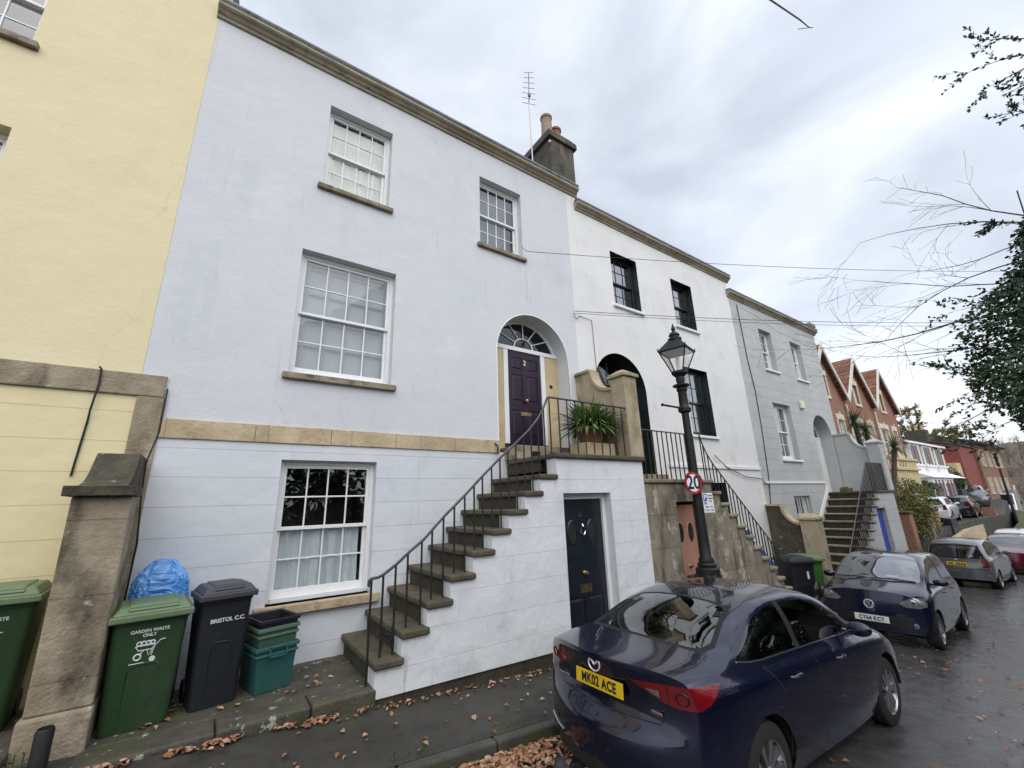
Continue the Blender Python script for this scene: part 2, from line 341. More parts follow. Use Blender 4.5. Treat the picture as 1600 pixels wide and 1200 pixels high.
M_cream = mat('cream_dressing_stone', (.60, .53, .40), (.66, .60, .48), 4, .85)
M_ystone = mat('yellow_bay_stone', (.46, .36, .19), (.56, .46, .27), 3, .85, stains=(((.2, .16, .09), 4, .58, .76),))
M_maroon = mat('maroon_paint', (.13, .018, .03), rough=.5)
M_redw = mat('brick_red_wall_paint', (.19, .042, .034), (.22, .052, .04), 3, .8)
M_terra = mat('terracotta', (.27, .125, .075), (.21, .10, .065), 6, .9, bump=.004, bs=30)
M_buffpot = mat('buff_chimney_pot', (.33, .24, .18), (.27, .19, .145), 6, .9)
M_chim = mat('sooty_chimney_render', (.055, .048, .040), (.10, .09, .07), 2.5, .92, bump=.012, bs=20,
             stains=(((.20, .17, .12), 2.2, .56, .74, (1.5, 1.5, .4)), ((.025, .022, .02), 3, .55, .7)))
M_wood = mat('weathered_branch_bark', (.05, .04, .032), (.085, .07, .058), 12, .95, bump=.006, bs=40)
M_leafd = mat('dark_ivy_leaf', (.020, .042, .014), (.045, .080, .026), 1.1, .42, spec=.4)
M_leafm = mat('mid_green_leaf', (.040, .075, .018), (.075, .115, .03), 1.6, .5)
M_leafy = mat('yellow_green_leaf', (.14, .13, .03), (.09, .11, .025), 1.2, .6)
M_leafo = mat('ochre_autumn_leaf', (.20, .15, .05), (.12, .12, .045), .6, .7)
M_lily = mat('strappy_green_leaf', (.07, .16, .025), (.19, .30, .08), 3.0, .38)
M_grass = mat('verge_grass', (.045, .065, .018), (.08, .09, .03), 3, .9, bump=.02, bs=40)
M_hill = mat('bare_wooded_hillside', (.085, .068, .048), (.13, .11, .078), .12, .95, bump=.5, bs=.8, stains=(((.05, .055, .03), .25, .52, .68),))
M_soil = mat('dark_bank_earth', (.045, .04, .03), (.06, .06, .03), 2, .95, bump=.02, bs=10)
M_fall = [mat('fallen_leaf_orange', (.27, .125, .065), (.36, .19, .11), 9, .7), mat('fallen_leaf_tan', (.44, .29, .19), (.34, .20, .12), 9, .75), mat('fallen_leaf_brown', (.17, .075, .03), (.24, .11, .05), 9, .7)]

# ------------------------------------------------------------------ the lie of the land
ZR = [(-60, 3.9), (-30, 2.02), (0, .165), (4, -.083), (8, -.345), (11.2, -.585), (16, -.87), (23, -1.17), (35, -1.48), (50, -1.62), (75, -1.45), (120, -.9), (260, 1)]
YK = [(-60, -2.5), (5, -2.5), (7, -2.45), (9, -2.25), (11, -1.98), (16, -1.5), (23, -.92), (40, -.1), (75, 1.5), (130, 4.5), (260, 12)]
def zr(x, y=None): return interp(ZR, x)
def yk(x): return interp(YK, x)
def zp(x, y): return zr(x)+.12+.05*min(1.3, max(0, y-yk(x)))
def strip(name, xs, ya, yb, zf, m, ny=6, label='structure', skirt=0):
    mb = MB(); nx = len(xs)
    vs = [(x, ya(x)+(yb(x)-ya(x))*j/ny, 0) for x in xs for j in range(ny+1)]
    vs = [(x, y, zf(x, y)) for x, y, _ in vs]
    fs = [(i*(ny+1)+j, (i+1)*(ny+1)+j, (i+1)*(ny+1)+j+1, i*(ny+1)+j+1) for i in range(nx-1) for j in range(ny)]
    mb.add(vs, fs, 0, True)
    if skirt:
        for i in range(nx-1):
            p, q = vs[i*(ny+1)], vs[(i+1)*(ny+1)]; mb.quad((p[0], p[1], p[2]-skirt), (q[0], q[1], q[2]-skirt), q, p)
        q = vs[:ny+1]; [mb.quad((a[0], a[1], a[2]-skirt), a, b, (b[0], b[1], b[2]-skirt)) for a, b in zip(q, q[1:])]
    return mb.build(name, m, kind='structure')
xs_ = [-30+i for i in range(61)]+[32+2*i for i in range(50)]
strip('road', xs_, lambda x: yk(x)-9.5-max(0, x-20)*.12, lambda x: yk(x)+.005, lambda x, y: zr(x)+.0+.02*max(0, min(1, (yk(x)-y)/3)), M_road, 8)
strip('pavement', xs_, lambda x: yk(x)+.12, lambda x: 2.0 if x < 22 else max(2.0, yk(x)+1.8), zp, M_asph, 8)
mb = MB()
xs2 = [-30+.9*i for i in range(90)]
for a, b in zip(xs2, xs2[1:]):            # kerb stones, laid end to end with a fine joint
    b2 = b-.008
    za, zb = zp(a, yk(a)+.06)+.004, zp(b2, yk(b2)+.06)+.004
    vs = [(a, yk(a)-.0, za-.25), (b2, yk(b2), zb-.25), (b2, yk(b2)+.015, zb), (a, yk(a)+.015, za), (a, yk(a)+.13, za-.25), (b2, yk(b2)+.13, zb-.25), (b2, yk(b2)+.13, zb), (a, yk(a)+.13, za)]
    mb.add(vs, [(0, 1, 2, 3), (3, 2, 6, 7), (4, 7, 6, 5), (0, 3, 7, 4), (1, 5, 6, 2)])
mb.build('kerb', M_kerb, bevel=.02, kind='structure')
gx = [-3000, -600, -200, -60]+[-50+10*i for i in range(32)]+[400, 900, 3000]
gy = [-3000, -600, -150, -60, -40, -25, -14, -8, 0, 12, 30, 60, 150, 600, 3000]
strip_z = lambda x, y: max(-4, min(4, zr(max(-60, min(260, x)))))-.45
mb = MB(); vs = [(x, y, strip_z(x, y)) for x in gx for y in gy]; ny = len(gy)
mb.add(vs, [(i*ny+j, (i+1)*ny+j, (i+1)*ny+j+1, i*ny+j+1) for i in range(len(gx)-1) for j in range(ny-1)], 0, True)
mb.build('ground', M_soil, kind='structure')
# raised stone forecourt in front of the blue house, and the yard of the yellow one
mb = MB(); mb.box(-.62, -1.02, -.2, 1.64, 0.02, .40); mb.build('forecourt', M_lich, bevel=.012, kind='structure')
mb = MB()
for a, b in ((-.62, .28), (.288, 1.03), (1.038, 1.652)):
    mb.box(a, -1.36, -.2, b, -1.025, .402+.004*(a > 0))
mb.build('forecourt_edging', M_lich, bevel=.03, seg=3, kind='structure')
mb = MB(); mb.box(-9, -1.30, -.2, -1.0, .02, .52); mb.build('yard', M_lich, bevel=.02, kind='structure')
# rising side lane with its verge, left of where the road drops away
strip('side_lane', [24+i for i in range(50)], lambda x: interp([(24, .9), (45, -.5), (60, 1.0), (74, 4)], x), lambda x: 6+max(0, x-40)*.3, lambda x, y: interp([(24, -.4), (33, .22), (40, .36), (46, .42), (55, .9), (74, 1.35)], x), M_asph, 4, skirt=3)
strip('grass_bank', [40+i for i in range(36)], lambda x: interp([(40, -1.0), (46, -1.7), (60, .3), (75, 3.5)], x), lambda x: interp([(40, -.7), (46, -.9), (60, .95), (75, 4.0)], x), lambda x, y: interp([(40, -.9), (46, -.1), (55, .1), (75, .2)], x)-.03, M_grass, 3, skirt=3)
# wooded hill that closes the street
mb = MB(); nu, nv = 60, 26; vs = []
for i in range(nu+1):
    for j in range(nv+1):
        y = -90+190*i/nu; t = j/nv; x = 95+150*t-.10*(y-8)
        h = 18.5*(1-math.exp(-t*3.2))*(.78+.22*sin(y*.035+1.9))+1.0*sin(y*.21+t*9)+.8*sin(y*.47+t*17)
        vs.append((x, y, -2.5+h+(.5 if j else 0)))
mb.add(vs, [(i*(nv+1)+j, (i+1)*(nv+1)+j, (i+1)*(nv+1)+j+1, i*(nv+1)+j+1) for i in range(nu) for j in range(nv)], 0, True)
mb.build('hill', M_hill, kind='structure')
# ------------------------------------------------------------------ walls with real openings
def facade(mb, x0, x1, z0, z1, ops, y=0.0, mi=0, rmi=1):
    """front sheet facing -Y with holes; ops: dicts x0 x1 z0 z1 d [arch]"""
    xs = sorted({x0, x1, *[o[k] for o in ops for k in ('x0', 'x1')]}); zs = sorted({z0, z1, *[o[k] for o in ops for k in ('z0', 'z1')]})
    for a, b in zip(xs, xs[1:]):
        for c, d in zip(zs, zs[1:]):
            cx, cz = (a+b)/2, (c+d)/2
            if cx < x0 or cx > x1 or cz < z0 or cz > z1: continue
            if any(o['x0'] < cx < o['x1'] and o['z0'] < cz < o['z1'] for o in ops): continue
            mb.quad((a, y, c), (b, y, c), (b, y, d), (a, y, d), mi)
    for o in ops:
        a, b, c, d, dp = o['x0'], o['x1'], o['z0'], o['z1'], o['d']; r_ = o.get('rmi', rmi)
        if o.get('arch'):
            r = (b-a)/2; xc = (a+b)/2; zs_ = d-r*1.0; n = 28
            arc = [(xc-r*cos(pi*i/n), zs_+r*sin(pi*i/n)) for i in range(n+1)]
            for p, q in zip(arc, arc[1:]):
                mb.quad((p[0], y, p[1]), (q[0], y, q[1]), (q[0], y, d+1e-4 if 0 else d), (p[0], y, d), mi)
                mb.add([(p[0], y, p[1]), (p[0], y+dp, p[1]), (q[0], y+dp, q[1]), (q[0], y, q[1])], [(0, 1, 2, 3)], r_)
            zt = zs_
        else:
            zt = d; mb.quad((a, y, d), (a, y+dp, d), (b, y+dp, d), (b, y, d), r_)
        mb.quad((a, y, c), (a, y+dp, c), (a, y+dp, zt), (a, y, zt), r_)
        mb.quad((b, y, c), (b, y, zt), (b, y+dp, zt), (b, y+dp, c), r_)
        mb.quad((a, y, c), (b, y, c), (b, y+dp, c), (a, y+dp, c), r_)
def shell(mb, x0, x1, z0, z1, y0, y1, mi=0):
    mb.quad((x0, y1, z0), (x0, y0, z0), (x0, y0, z1), (x0, y1, z1), mi)
    mb.quad((x1, y0, z0), (x1, y1, z0), (x1, y1, z1), (x1, y0, z1), mi)
    mb.quad((x1, y1, z0), (x0, y1, z0), (x0, y1, z1), (x1, y1, z1), mi)
def sash(h, x0, x1, z0, z1, y, cols=4, rows=2, fm=None, sill=None, sill_t=.09, sill_p=.07, sill_o=.07, back=None, bm=None, room=None, gm=None, gapr=0.0, drape=None, label=None):
    """sash window filling the opening at depth y: window > pane, window_sill, room, curtain"""
    fm = fm or M_whitep; gm = gm or M_gl; mb = MB(); f = .055; st = .042
    z0f = z0+.005
    mb.box(x0, y, z0f, x0+f, y+.11, z1); mb.box(x1-f, y, z0f, x1, y+.11, z1)
    mb.box(x0+f, y, z1-f, x1-f, y+.11, z1); mb.box(x0+f, y-.02, z0f, x1-f, y+.11, z0f+.055)
    a, b, zb, zt = x0+f, x1-f, z0f+.055, z1-f; zm = (zb+zt)/2
    for (c, d, yy, br) in ((zm-.02, zt, y+.02, .045), (zb, zm+.02, y+.062, .085)):
        mb.box(a, yy, c, a+st, yy+.038, d); mb.box(b-st, yy, c, b, yy+.038, d)
        mb.box(a+st, yy, d-.045, b-st, yy+.038, d); mb.box(a+st, yy, c, b-st, yy+.038, c+br)
        ga, gb, gc, gd = a+st, b-st, c+br, d-.045
        for i in range(1, cols):
            x = ga+(gb-ga)*i/cols; mb.box(x-.010, yy+.006, gc, x+.010, yy+.030, gd)
        for j in range(1, rows):
            z = gc+(gd-gc)*j/rows; mb.box(ga, yy+.008, z-.010, gb, yy+.028, z+.010)
    o = mb.build('window', fm, h, bevel=.003, seg=1)
    if label: o['label'] = label
    mb = MB(); mb.quad((a+st, y+.04, zm), (b-st, y+.04, zm), (b-st, y+.04, zt-.045), (a+st, y+.04, zt-.045))
    mb.quad((a+st, y+.082, zb+.085), (b-st, y+.082, zb+.085), (b-st, y+.082, zm), (a+st, y+.082, zm)); mb.build('pane', gm, o)
    mb = MB(); e = .05
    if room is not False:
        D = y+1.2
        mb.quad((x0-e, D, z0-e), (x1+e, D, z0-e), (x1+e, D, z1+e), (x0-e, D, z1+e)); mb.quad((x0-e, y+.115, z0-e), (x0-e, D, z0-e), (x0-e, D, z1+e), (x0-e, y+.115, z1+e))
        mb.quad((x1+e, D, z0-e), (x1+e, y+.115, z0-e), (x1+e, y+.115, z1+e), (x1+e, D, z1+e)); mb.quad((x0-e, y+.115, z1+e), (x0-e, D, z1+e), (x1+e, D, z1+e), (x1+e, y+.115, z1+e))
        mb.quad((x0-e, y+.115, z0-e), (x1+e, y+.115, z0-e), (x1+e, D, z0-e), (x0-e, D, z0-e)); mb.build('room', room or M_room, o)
    if sill:
        mb = MB(); mb.box(x0-sill_o, -sill_p, z0-sill_t, x1+sill_o, y+.02, z0); mb.build('window_sill', sill, o, bevel=.012)
    if drape:       # (x0, x1, z0, z1, material): a gathered hanging
        for (a, b, c, d, m_) in drape:
            n = 90; rr = random.Random(int(a*1000)); ph = [rr.uniform(0, 6) for _ in range(4)]
            vs = []; fs = []
            for i in range(n+1):
                t = i/n; w = .028*sin(t*(b-a)*34+ph[0])+.018*sin(t*(b-a)*61+ph[1]); w2 = .022*sin(t*(b-a)*27+ph[2])
                x = a+(b-a)*t
                vs += [(x, y+.118+w*.6, d), (x+.6*w2, y+.118+w*.6+w2, (c+d)/2), (x+w2, y+.118+w*.6*.8+w2, c)]
            for i in range(n): fs += [(3*i, 3*i+1, 3*i+4, 3*i+3), (3*i+1, 3*i+2, 3*i+5, 3*i+4)]
            mb = MB(); mb.add(vs, fs, 0, True); mb.build('curtain', m_, o)
    if back:
        mb = MB(); mb.quad((x0-.02, y+.17, back[0]), (x1-gapr, y+.17, back[0]), (x1-gapr, y+.17, back[1]), (x0-.02, y+.17, back[1])); mb.build('pane_backing', bm or M_blind, o)
    return o
def cornice(h, x0, x1, z, y=0, s=1.0):
    mb = MB()
    prof = [(0, -.24), (-.05, -.22), (-.07, -.15), (-.11, -.13), (-.16, -.06), (-.21, -.04), (-.25, .0), (-.25, .07), (-.20, .09), (0, .09)]
    n = max(2, int((x1-x0)/1.1))
    for i in range(n):
        a = x0+(x1-x0)*i/n; b = x0+(x1-x0)*(i+1)/n-.006; dz = RND.uniform(-.006, .006)
        mb.prism([(y+p*s, z+q*s+dz) for p, q in prof], 'yz', a, b)
    c = mb.build('cornice', M_corn, h)
    mb = MB(); mb.prism([(y-.24*s, z+.095*s), (y-.27*s, z+.15*s), (y-.26*s, z+.21*s), (y-.10*s, z+.24*s), (y+.05, z+.24*s), (y+.05, z+.095*s)], 'yz', x0+.02, x1-.02)
    mb.build('gutter', M_lead, h)
    return c
def pitched(h, x0, x1, z, y0, y1, rise, m=None):
    mb = MB(); ym = (y0+y1)/2
    mb.prism([(y0, z), (ym, z+rise), (y1, z), (y1, z-.08), (y0, z-.08)], 'yz', x0, x1); return mb.build('roof', m or M_slate, h)
def fanlight(h, xc, zc, r, zb, y, fm, gm, rays=6, hub=.25):
    """arched light above a door, cut by the transom at zb"""
    mb = MB(); n = 26; a0 = math.asin(max(-1, min(1, (zb-zc)/r)))
    pts = [(xc+r*cos(a0+(pi-2*a0)*i/n), zc+r*sin(a0+(pi-2*a0)*i/n)) for i in range(n+1)]
    inn = [(xc+(x-xc)*(1-.055/r), zc+(z-zc)*(1-.055/r)) for x, z in pts]
    for i in range(n):
        P = [pts[i], pts[i+1], inn[i+1], inn[i]]
        mb.add([(p[0], y, p[1]) for p in P]+[(p[0], y+.05, p[1]) for p in P], [(0, 3, 2, 1), (0, 1, 5, 4), (2, 3, 7, 6), (4, 5, 6, 7)])
    hp = [(xc+hub*cos(pi*i/12), y+.012, zb+.01+hub*.9*sin(pi*i/12)) for i in range(13)]; mb.tube(hp, .014, 6)
    for k in range(1, rays):
        t = pi*k/rays; p = Vector((xc+hub*cos(t), y+.012, zb+.01+hub*.9*sin(t)))
        t2 = atan2((zb-zc)+r*sin(t)*.9, r*cos(t)); q = Vector((xc+(r-.03)*cos(t2), y+.012, max(zb, zc+(r-.03)*sin(t2)))); mb.tube([p, q], .011, 6)
    f = mb.build('fanlight', fm, h)
    mb = MB(); mb.add([(p[0], y+.03, p[1]) for p in reversed(pts)], [tuple(range(len(pts)))]); mb.build('pane', gm, f)
    mb = MB(); mb.quad((xc-r, y+.5, zb-.05), (xc+r, y+.5, zb-.05), (xc+r, y+.5, zc+r), (xc-r, y+.5, zc+r)); mb.build('room', M_room, f)
    return f
def edge_band(h, xc, r, zc, zb, w, m, y=-.004):
    mb = MB(); n = 30; P = [(xc-r, zb)]+[(xc-r*cos(pi*i/n), zc+r*sin(pi*i/n)) for i in range(n+1)]+[(xc+r, zb)]
    Q = [(xc-r-w, zb)]+[(xc-(r+w)*cos(pi*i/n), zc+(r+w)*sin(pi*i/n)) for i in range(n+1)]+[(xc+r+w, zb)]
    for i in range(len(P)-1):
        mb.add([(P[i][0], y, P[i][1]), (P[i+1][0], y, P[i+1][1]), (Q[i+1][0], y, Q[i+1][1]), (Q[i][0], y, Q[i][1]),
                (P[i][0], 0.01, P[i][1]), (P[i+1][0], 0.01, P[i+1][1]), (Q[i+1][0], 0.01, Q[i+1][1]), (Q[i][0], 0.01, Q[i][1])], [(0, 1, 2, 3), (0, 4, 5, 1), (3, 2, 6, 7)])
    return mb.build('arch_edging', m, h)
def panel_door(h, x0, x1, z0, z1, y, m, panels, name='door', plinth=None):
    """panels: (u0,u1,v0,v1) fractions; raised-and-fielded"""
    mb = MB(); mb.box(x0, y+.012, z0, x1, y+.06, z1); W_, H_ = x1-x0, z1-z0
    xs = sorted({0, 1, *[p[k] for p in panels for k in (0, 1)]}); zs = sorted({0, 1, *[p[k] for p in panels for k in (2, 3)]})
    for a, b in zip(xs, xs[1:]):
        for c, d in zip(zs, zs[1:]):
            if any(p[0] <= a and b <= p[1] and p[2] <= c and d <= p[3] for p in panels): continue
            mb.box(x0+a*W_, y, z0+c*H_, x0+b*W_, y+.0118, z0+d*H_)
    for p in panels:
        a, b, c, d = x0+p[0]*W_, x0+p[1]*W_, z0+p[2]*H_, z0+p[3]*H_; g = .03
        A = [(a+g, c+g), (b-g, c+g), (b-g, d-g), (a+g, d-g)]; g2 = .055; B = [(a+g2, c+g2), (b-g2, c+g2), (b-g2, d-g2), (a+g2, d-g2)]
        vs = [(u, y+.0115, v) for u, v in A]+[(u, y+.002, v) for u, v in B]
        mb.add(vs, [(4, 5, 6, 7)]+[(i, (i+1) % 4, (i+1) % 4+4, i+4) for i in range(4)])
    return mb.build(name, m, h)
def ellipse_pts(cx, cz, a, b, n=20): return [(cx+a*cos(2*pi*i/n), cz+b*sin(2*pi*i/n)) for i in range(n)]

# ------------------------------------------------------------------ house with the yellow front
H = thing('terraced_house', 'pale yellow rendered house at the left edge with a stone band across its front', 'house', (-4.9, 0, .4))
mb = MB(); ops = [dict(x0=-3.55, x1=-2.5, z0=7.70, z1=9.25, d=.2), dict(x0=-3.6, x1=-2.42, z0=4.35, z1=6.47, d=.2)]
facade(mb, -9, -.862, 3.5, 11.2, ops); shell(mb, -9, -.862, 0, 11.2, 0, 8); mb.build('wall', [M_yellow, M_yellow], H)
mb = MB(); facade(mb, -9, -.862, 0, 3.5, []); mb.build('basement_wall', M_yelllow, H)
mb = MB(); mb.box(-9, -.035, 3.51, -2.75, 0, 3.77); mb.box(-2.742, -.035, 3.51, -.62, 0, 3.768); mb.build('stone_band', M_pillar, H, bevel=.01)
mb = MB(); mb.box(-.859, -.033, .4, -.61, 0, 3.507); mb.build('quoin_strip', M_pillar, H, bevel=.008)
sash(H, -3.55, -2.5, 7.70, 9.25, .17, 3, 2, sill=M_sill, back=(7.7, 9.3), bm=M_blindd)
sash(H, -3.6, -2.42, 4.35, 6.47, .17, 3, 2, sill=M_sill, back=(4.3, 6.5), bm=M_blindd)
pitched(H, -9, -.87, 11.2, -.1, 8, 2.4); cornice(H, -9, -.9, 11.05)
# ------------------------------------------------------------------ house with the pale blue front
H = thing('terraced_house', 'pale blue rendered house with a purple door up a flight of stone steps', 'house', (2.6, 0, .3)); H1 = H
ops = [dict(x0=.81, x1=1.89, z0=7.20, z1=8.84, d=.17), dict(x0=.64, x1=2.085, z0=4.02, z1=5.98, d=.17), dict(x0=3.74, x1=4.79, z0=7.18, z1=8.80, d=.17),
       dict(x0=4.09, x1=5.88, z0=2.6, z1=5.90, d=.38, arch=1)]
mb = MB(); facade(mb, -.86, 6.19, 3.0, 9.62, ops); shell(mb, -.86, 6.19, 0, 9.62, 0, 8); mb.build('wall', [M_blue, M_blue], H)
mb = MB(); facade(mb, -.86, 4.4, 0, 3.06, [dict(x0=.69, x1=1.935, z0=1.08, z1=2.83, d=.16)], y=-.006); mb.build('basement_wall', [M_bluelow, M_bluelow], H)
mb = MB()
for a, b in ((-.608, .35), (.355, 1.27), (1.275, 2.2), (2.205, 3.2), (3.205, 4.087)): mb.box(a, -.03, 3.04+.003*(a > 1), b, 0, 3.27-.003*(a > 1))
mb.build('string_course', M_stone, H, bevel=.008)
sash(H, .81, 1.89, 7.20, 8.84, .14, 4, 2, sill=M_sill, sill_t=.08, room=M_roomlt, drape=[(.83, 1.86, 7.22, 8.76, M_curtc)])
wm = sash(H, .64, 2.085, 4.02, 5.98, .13, 4, 2, sill=M_sill, sill_t=.09, back=(4.02, 5.86), room=M_roomlt, gapr=.10)
mb = MB()
for i in range(5):
    x = .80+.30*i; mb.box(x-.018, .268, 4.1, x+.018, .285, 5.9)
for j in range(5):
    z = 4.12+.425*j; mb.box(.72, .2655, z-.014-.01*(j == 2), 2.0, .2825, z+.014+.01*(j == 2))
mb.build('secondary_glazing', mat('grey_secondary_frame', (.30, .31, .32), rough=.6), wm)
sash(H, 3.74, 4.79, 7.18, 8.80, .14, 4, 2, sill=M_sill, sill_t=.08, back=(7.2, 8.75), bm=M_blindd, gapr=.2)
w = sash(H, .69, 1.935, 1.08, 2.83, .12, 4, 2, sill=M_sillt, sill_t=.11, sill_p=.09, sill_o=.12, gm=M_gl, drape=[(.78, 1.79, 1.14, 1.98, M_curt)])
mb = MB(); zc = 5.90-.895
edge_band(H, 4.985, .895, zc, 3.272, .022, M_trim)
panel_door(H, 4.56, 5.40, 3.30, 5.20, .36, M_purple, [(.1, .44, .79, .93), (.56, .90, .79, .93), (.1, .44, .44, .74), (.56, .90, .44, .74), (.1, .44, .07, .35), (.56, .90, .07, .35)])
D = [c for c in kids(H) if c.name.startswith('door')][0]
mb = MB(); mb.lathe((4.985, .355, 4.16), [(.022, 0), (.018, -.03), (.036, -.045), (.040, -.062), (.025, -.078), (.004, -.082)], 16, axis='y'); mb.build('door_knob', M_brass, D)
mb = MB(); mb.box(4.86, .352, 3.86, 5.11, .362, 3.935); mb.box(4.885, .347, 3.878, 5.085, .352, 3.917); mb.build('letterbox', M_brass, D)
text('2', .15, mat('pale_gold_numeral', (.70, .62, .42), rough=.4), D, (4.985, .352, 4.97), FRONT, .003, .003, name='house_number')
mb = MB(); mb.box(4.45, .33, 3.28, 4.558, .40, 5.20); mb.box(5.402, .33, 3.28, 5.505, .40, 5.20); mb.box(4.092, .325, 5.203, 5.878, .40, 5.29); mb.build('door_frame', M_whitep, H, bevel=.006)
mb = MB(); mb.box(4.092, .345, 2.9, 4.448, .40, 5.2); mb.box(5.507, .345, 2.9, 5.878, .40, 5.2); mb.build('stone_panel', M_stonep, H)
mb = MB(); mb.lathe((5.66, .344, 4.55), [(.04, 0), (.04, -.012), (.028, -.016)], 14, axis='y'); mb.lathe((5.66, .328, 4.55), [(.014, 0), (.014, -.006)], 8, axis='y'); mb.build('doorbell', M_iron, H)
fanlight(H, 4.985, zc, .893, 5.29, .36, M_whitep, M_glb, 6, .24)
mb = MB(); mb.box(4.45, .30, 3.16, 5.50, .42, 3.283); mb.build('threshold', M_navyd, H)
cornice(H, -.89, 6.52, 9.62, s=.62); pitched(H, -.86, 6.19, 9.72, -.05, 8, 2.0)
# chimney on the party wall
mb = MB(); mb.box(6.09, .32, 9.3, 6.92, 1.7, 11.42); C1 = mb.build('chimney', M_chim, H, bevel=.02)
mb = MB(); mb.box(6.01, .25, 11.42, 7.0, 1.77, 11.58); mb.frustum((6.01, .25, 7.0, 1.77, 11.582), (6.12, .38, 6.88, 1.65, 11.80)); mb.build('chimney_cap', M_chim, C1, bevel=.02)
for (px, py, m_, hh) in ((6.27, .62, M_buffpot, .70), (6.66, .70, M_terra, .55)):
    mb = MB(); mb.lathe((px, py, 11.78), [(.17, 0), (.155, .06), (.14, hh-.12), (.165, hh-.1), (.165, hh-.04), (.13, hh-.03), (.12, hh), (.09, hh)], 18); mb.build('chimney_pot', m_, C1)
mb = MB(); mb.lathe((6.06, .316, 11.25), [(.035, 0), (.03, -.03), (.01, -.04)], 10, axis='y'); mb.build('cable_eye', M_whitep, C1)
# ------------------------------------------------------------------ house with the white front and black windows
H = thing('terraced_house', 'white rendered house with black sash windows behind the lamp post', 'house', (9.8, 0, 0)); H2 = H
ops = [dict(x0=7.59, x1=8.61, z0=6.84, z1=8.36, d=.2), dict(x0=10.1, x1=11.11, z0=6.84, z1=8.32, d=.2), dict(x0=10.13, x1=11.24, z0=3.76, z1=5.64, d=.2),
       dict(x0=6.66, x1=8.40, z0=2.4, z1=5.53, d=.42, arch=1), dict(x0=10.35, x1=11.32, z0=1.45, z1=2.54, d=.2)]
mb = MB(); facade(mb, 6.19, 13.3, -1.2, 9.3, ops); shell(mb, 6.19, 13.3, -1.2, 9.05, 0, 8); mb.quad((6.19, 0, 9.3), (6.5, 0, 9.3), (6.5, 0, 9.6), (6.19, 0, 9.6)); mb.quad((6.5, 0, 9.3), (6.5, 3, 9.3), (6.5, 3, 9.6), (6.5, 0, 9.6)); mb.build('wall', [M_white, M_greenblk], H)
for (a, b, c, d) in ((7.59, 8.61, 6.84, 8.36), (10.1, 11.11, 6.84, 8.32), (10.13, 11.24, 3.76, 5.64)):
    sash(H, a, b, c, d, .17, 3 if d > 6 else 4, 2, fm=M_blackp, sill=M_trim, sill_t=.07, back=(c, d), bm=M_skygrey, gapr=.16, gm=M_gls)  # grey sheet behind each pane lightens it like reflected sky, no blind there
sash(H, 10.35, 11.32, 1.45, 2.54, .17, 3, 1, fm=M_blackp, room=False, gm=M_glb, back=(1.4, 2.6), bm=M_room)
mb = MB(); mb.box(8.9, -.04, 2.90, 13.28, 0, 3.0); mb.build('string_course', M_trim, H, bevel=.01)
panel_door(H, 7.12, 7.96, 2.72, 4.55, .40, M_navyd, [(.1, .44, .5, .92), (.56, .9, .5, .92), (.1, .44, .08, .42), (.56, .9, .08, .42)])
mb = MB(); mb.box(6.662, .38, 2.5, 7.118, .44, 4.55); mb.box(7.962, .38, 2.5, 8.398, .44, 4.55); mb.box(6.662, .37, 4.552, 8.398, .44, 4.63); mb.box(7.118, .38, 2.5, 7.962, .44, 2.718); mb.build('door_frame', M_greenblk, H)
fanlight(H, 7.53, 4.66, .868, 4.63, .40, M_blackp, M_gl, 8, .22)
cornice(H, 6.44, 13.42, 9.24, s=.58); pitched(H, 6.6, 13.3, 9.36, -.05, 8, 1.9)
mb = MB(); mb.lathe((11.75, .45, 9.5), [(.15, 0), (.13, .3), (.15, .34), (.12, .42)], 14); mb.build('chimney_pot', M_buffpot, H)
# ------------------------------------------------------------------ house with the grey front
H = thing('terraced_house', 'grey rendered house with white sash windows and a long stair to its arched door', 'house', (16.6, 0, -.5)); H3 = H
ops = [dict(x0=15.0, x1=15.89, z0=6.33, z1=7.83, d=.2), dict(x0=17.38, x1=18.25, z0=6.31, z1=7.81, d=.2), dict(x0=14.95, x1=16.2, z0=3.28, z1=5.16, d=.22),
       dict(x0=17.77, x1=19.37, z0=2.1, z1=5.04, d=.45, arch=1), dict(x0=15.14, x1=16.29, z0=.95, z1=2.13, d=.2)]
mb = MB(); facade(mb, 13.3, 19.95, -2, 8.72, ops); shell(mb, 13.3, 19.95, -2, 8.72, 0, 8); mb.build('wall', [M_grey, M_grey], H)
for (a, b, c, d) in ((15.0, 15.89, 6.33, 7.83), (17.38, 18.25, 6.31, 7.81), (14.95, 16.2, 3.28, 5.16)):
    sash(H, a, b, c, d, .17, 3, 2, sill=M_trim, sill_t=.07, back=(c, d), bm=M_blindd, gapr=.2, gm=M_gls)
w = sash(H, 15.14, 16.29, .95, 2.13, .17, 3, 1, back=(.9, 2.1), bm=M_room, room=False)
mb = MB()
for i in range(6): mb.tube([(15.24+.19*i, .06, .96), (15.24+.19*i, .06, 2.12)], .011, 6)
mb.tube([(15.15, .06, 1.55), (16.28, .06, 1.55)], .009, 6); mb.build('window_bars', M_whitep, w)
mb = MB(); mb.box(13.32, -.03, 2.52, 17.76, 0, 2.59); mb.build('string_course', M_trim, H)
panel_door(H, 18.1, 19.0, 2.3, 4.2, .43, M_whitep, [(.1, .44, .5, .92), (.56, .9, .5, .92), (.1, .44, .08, .42), (.56, .9, .08, .42)])
mb = MB(); mb.box(17.772, .40, 2.2, 18.098, .47, 4.2); mb.box(19.002, .40, 2.2, 19.368, .47, 4.2); mb.box(17.772, .40, 4.203, 19.368, .47, 4.28); mb.build('door_frame', M_whitep, H)
fanlight(H, 18.57, 4.24, .795, 4.28, .43, M_whitep, M_glb, 5, .2)
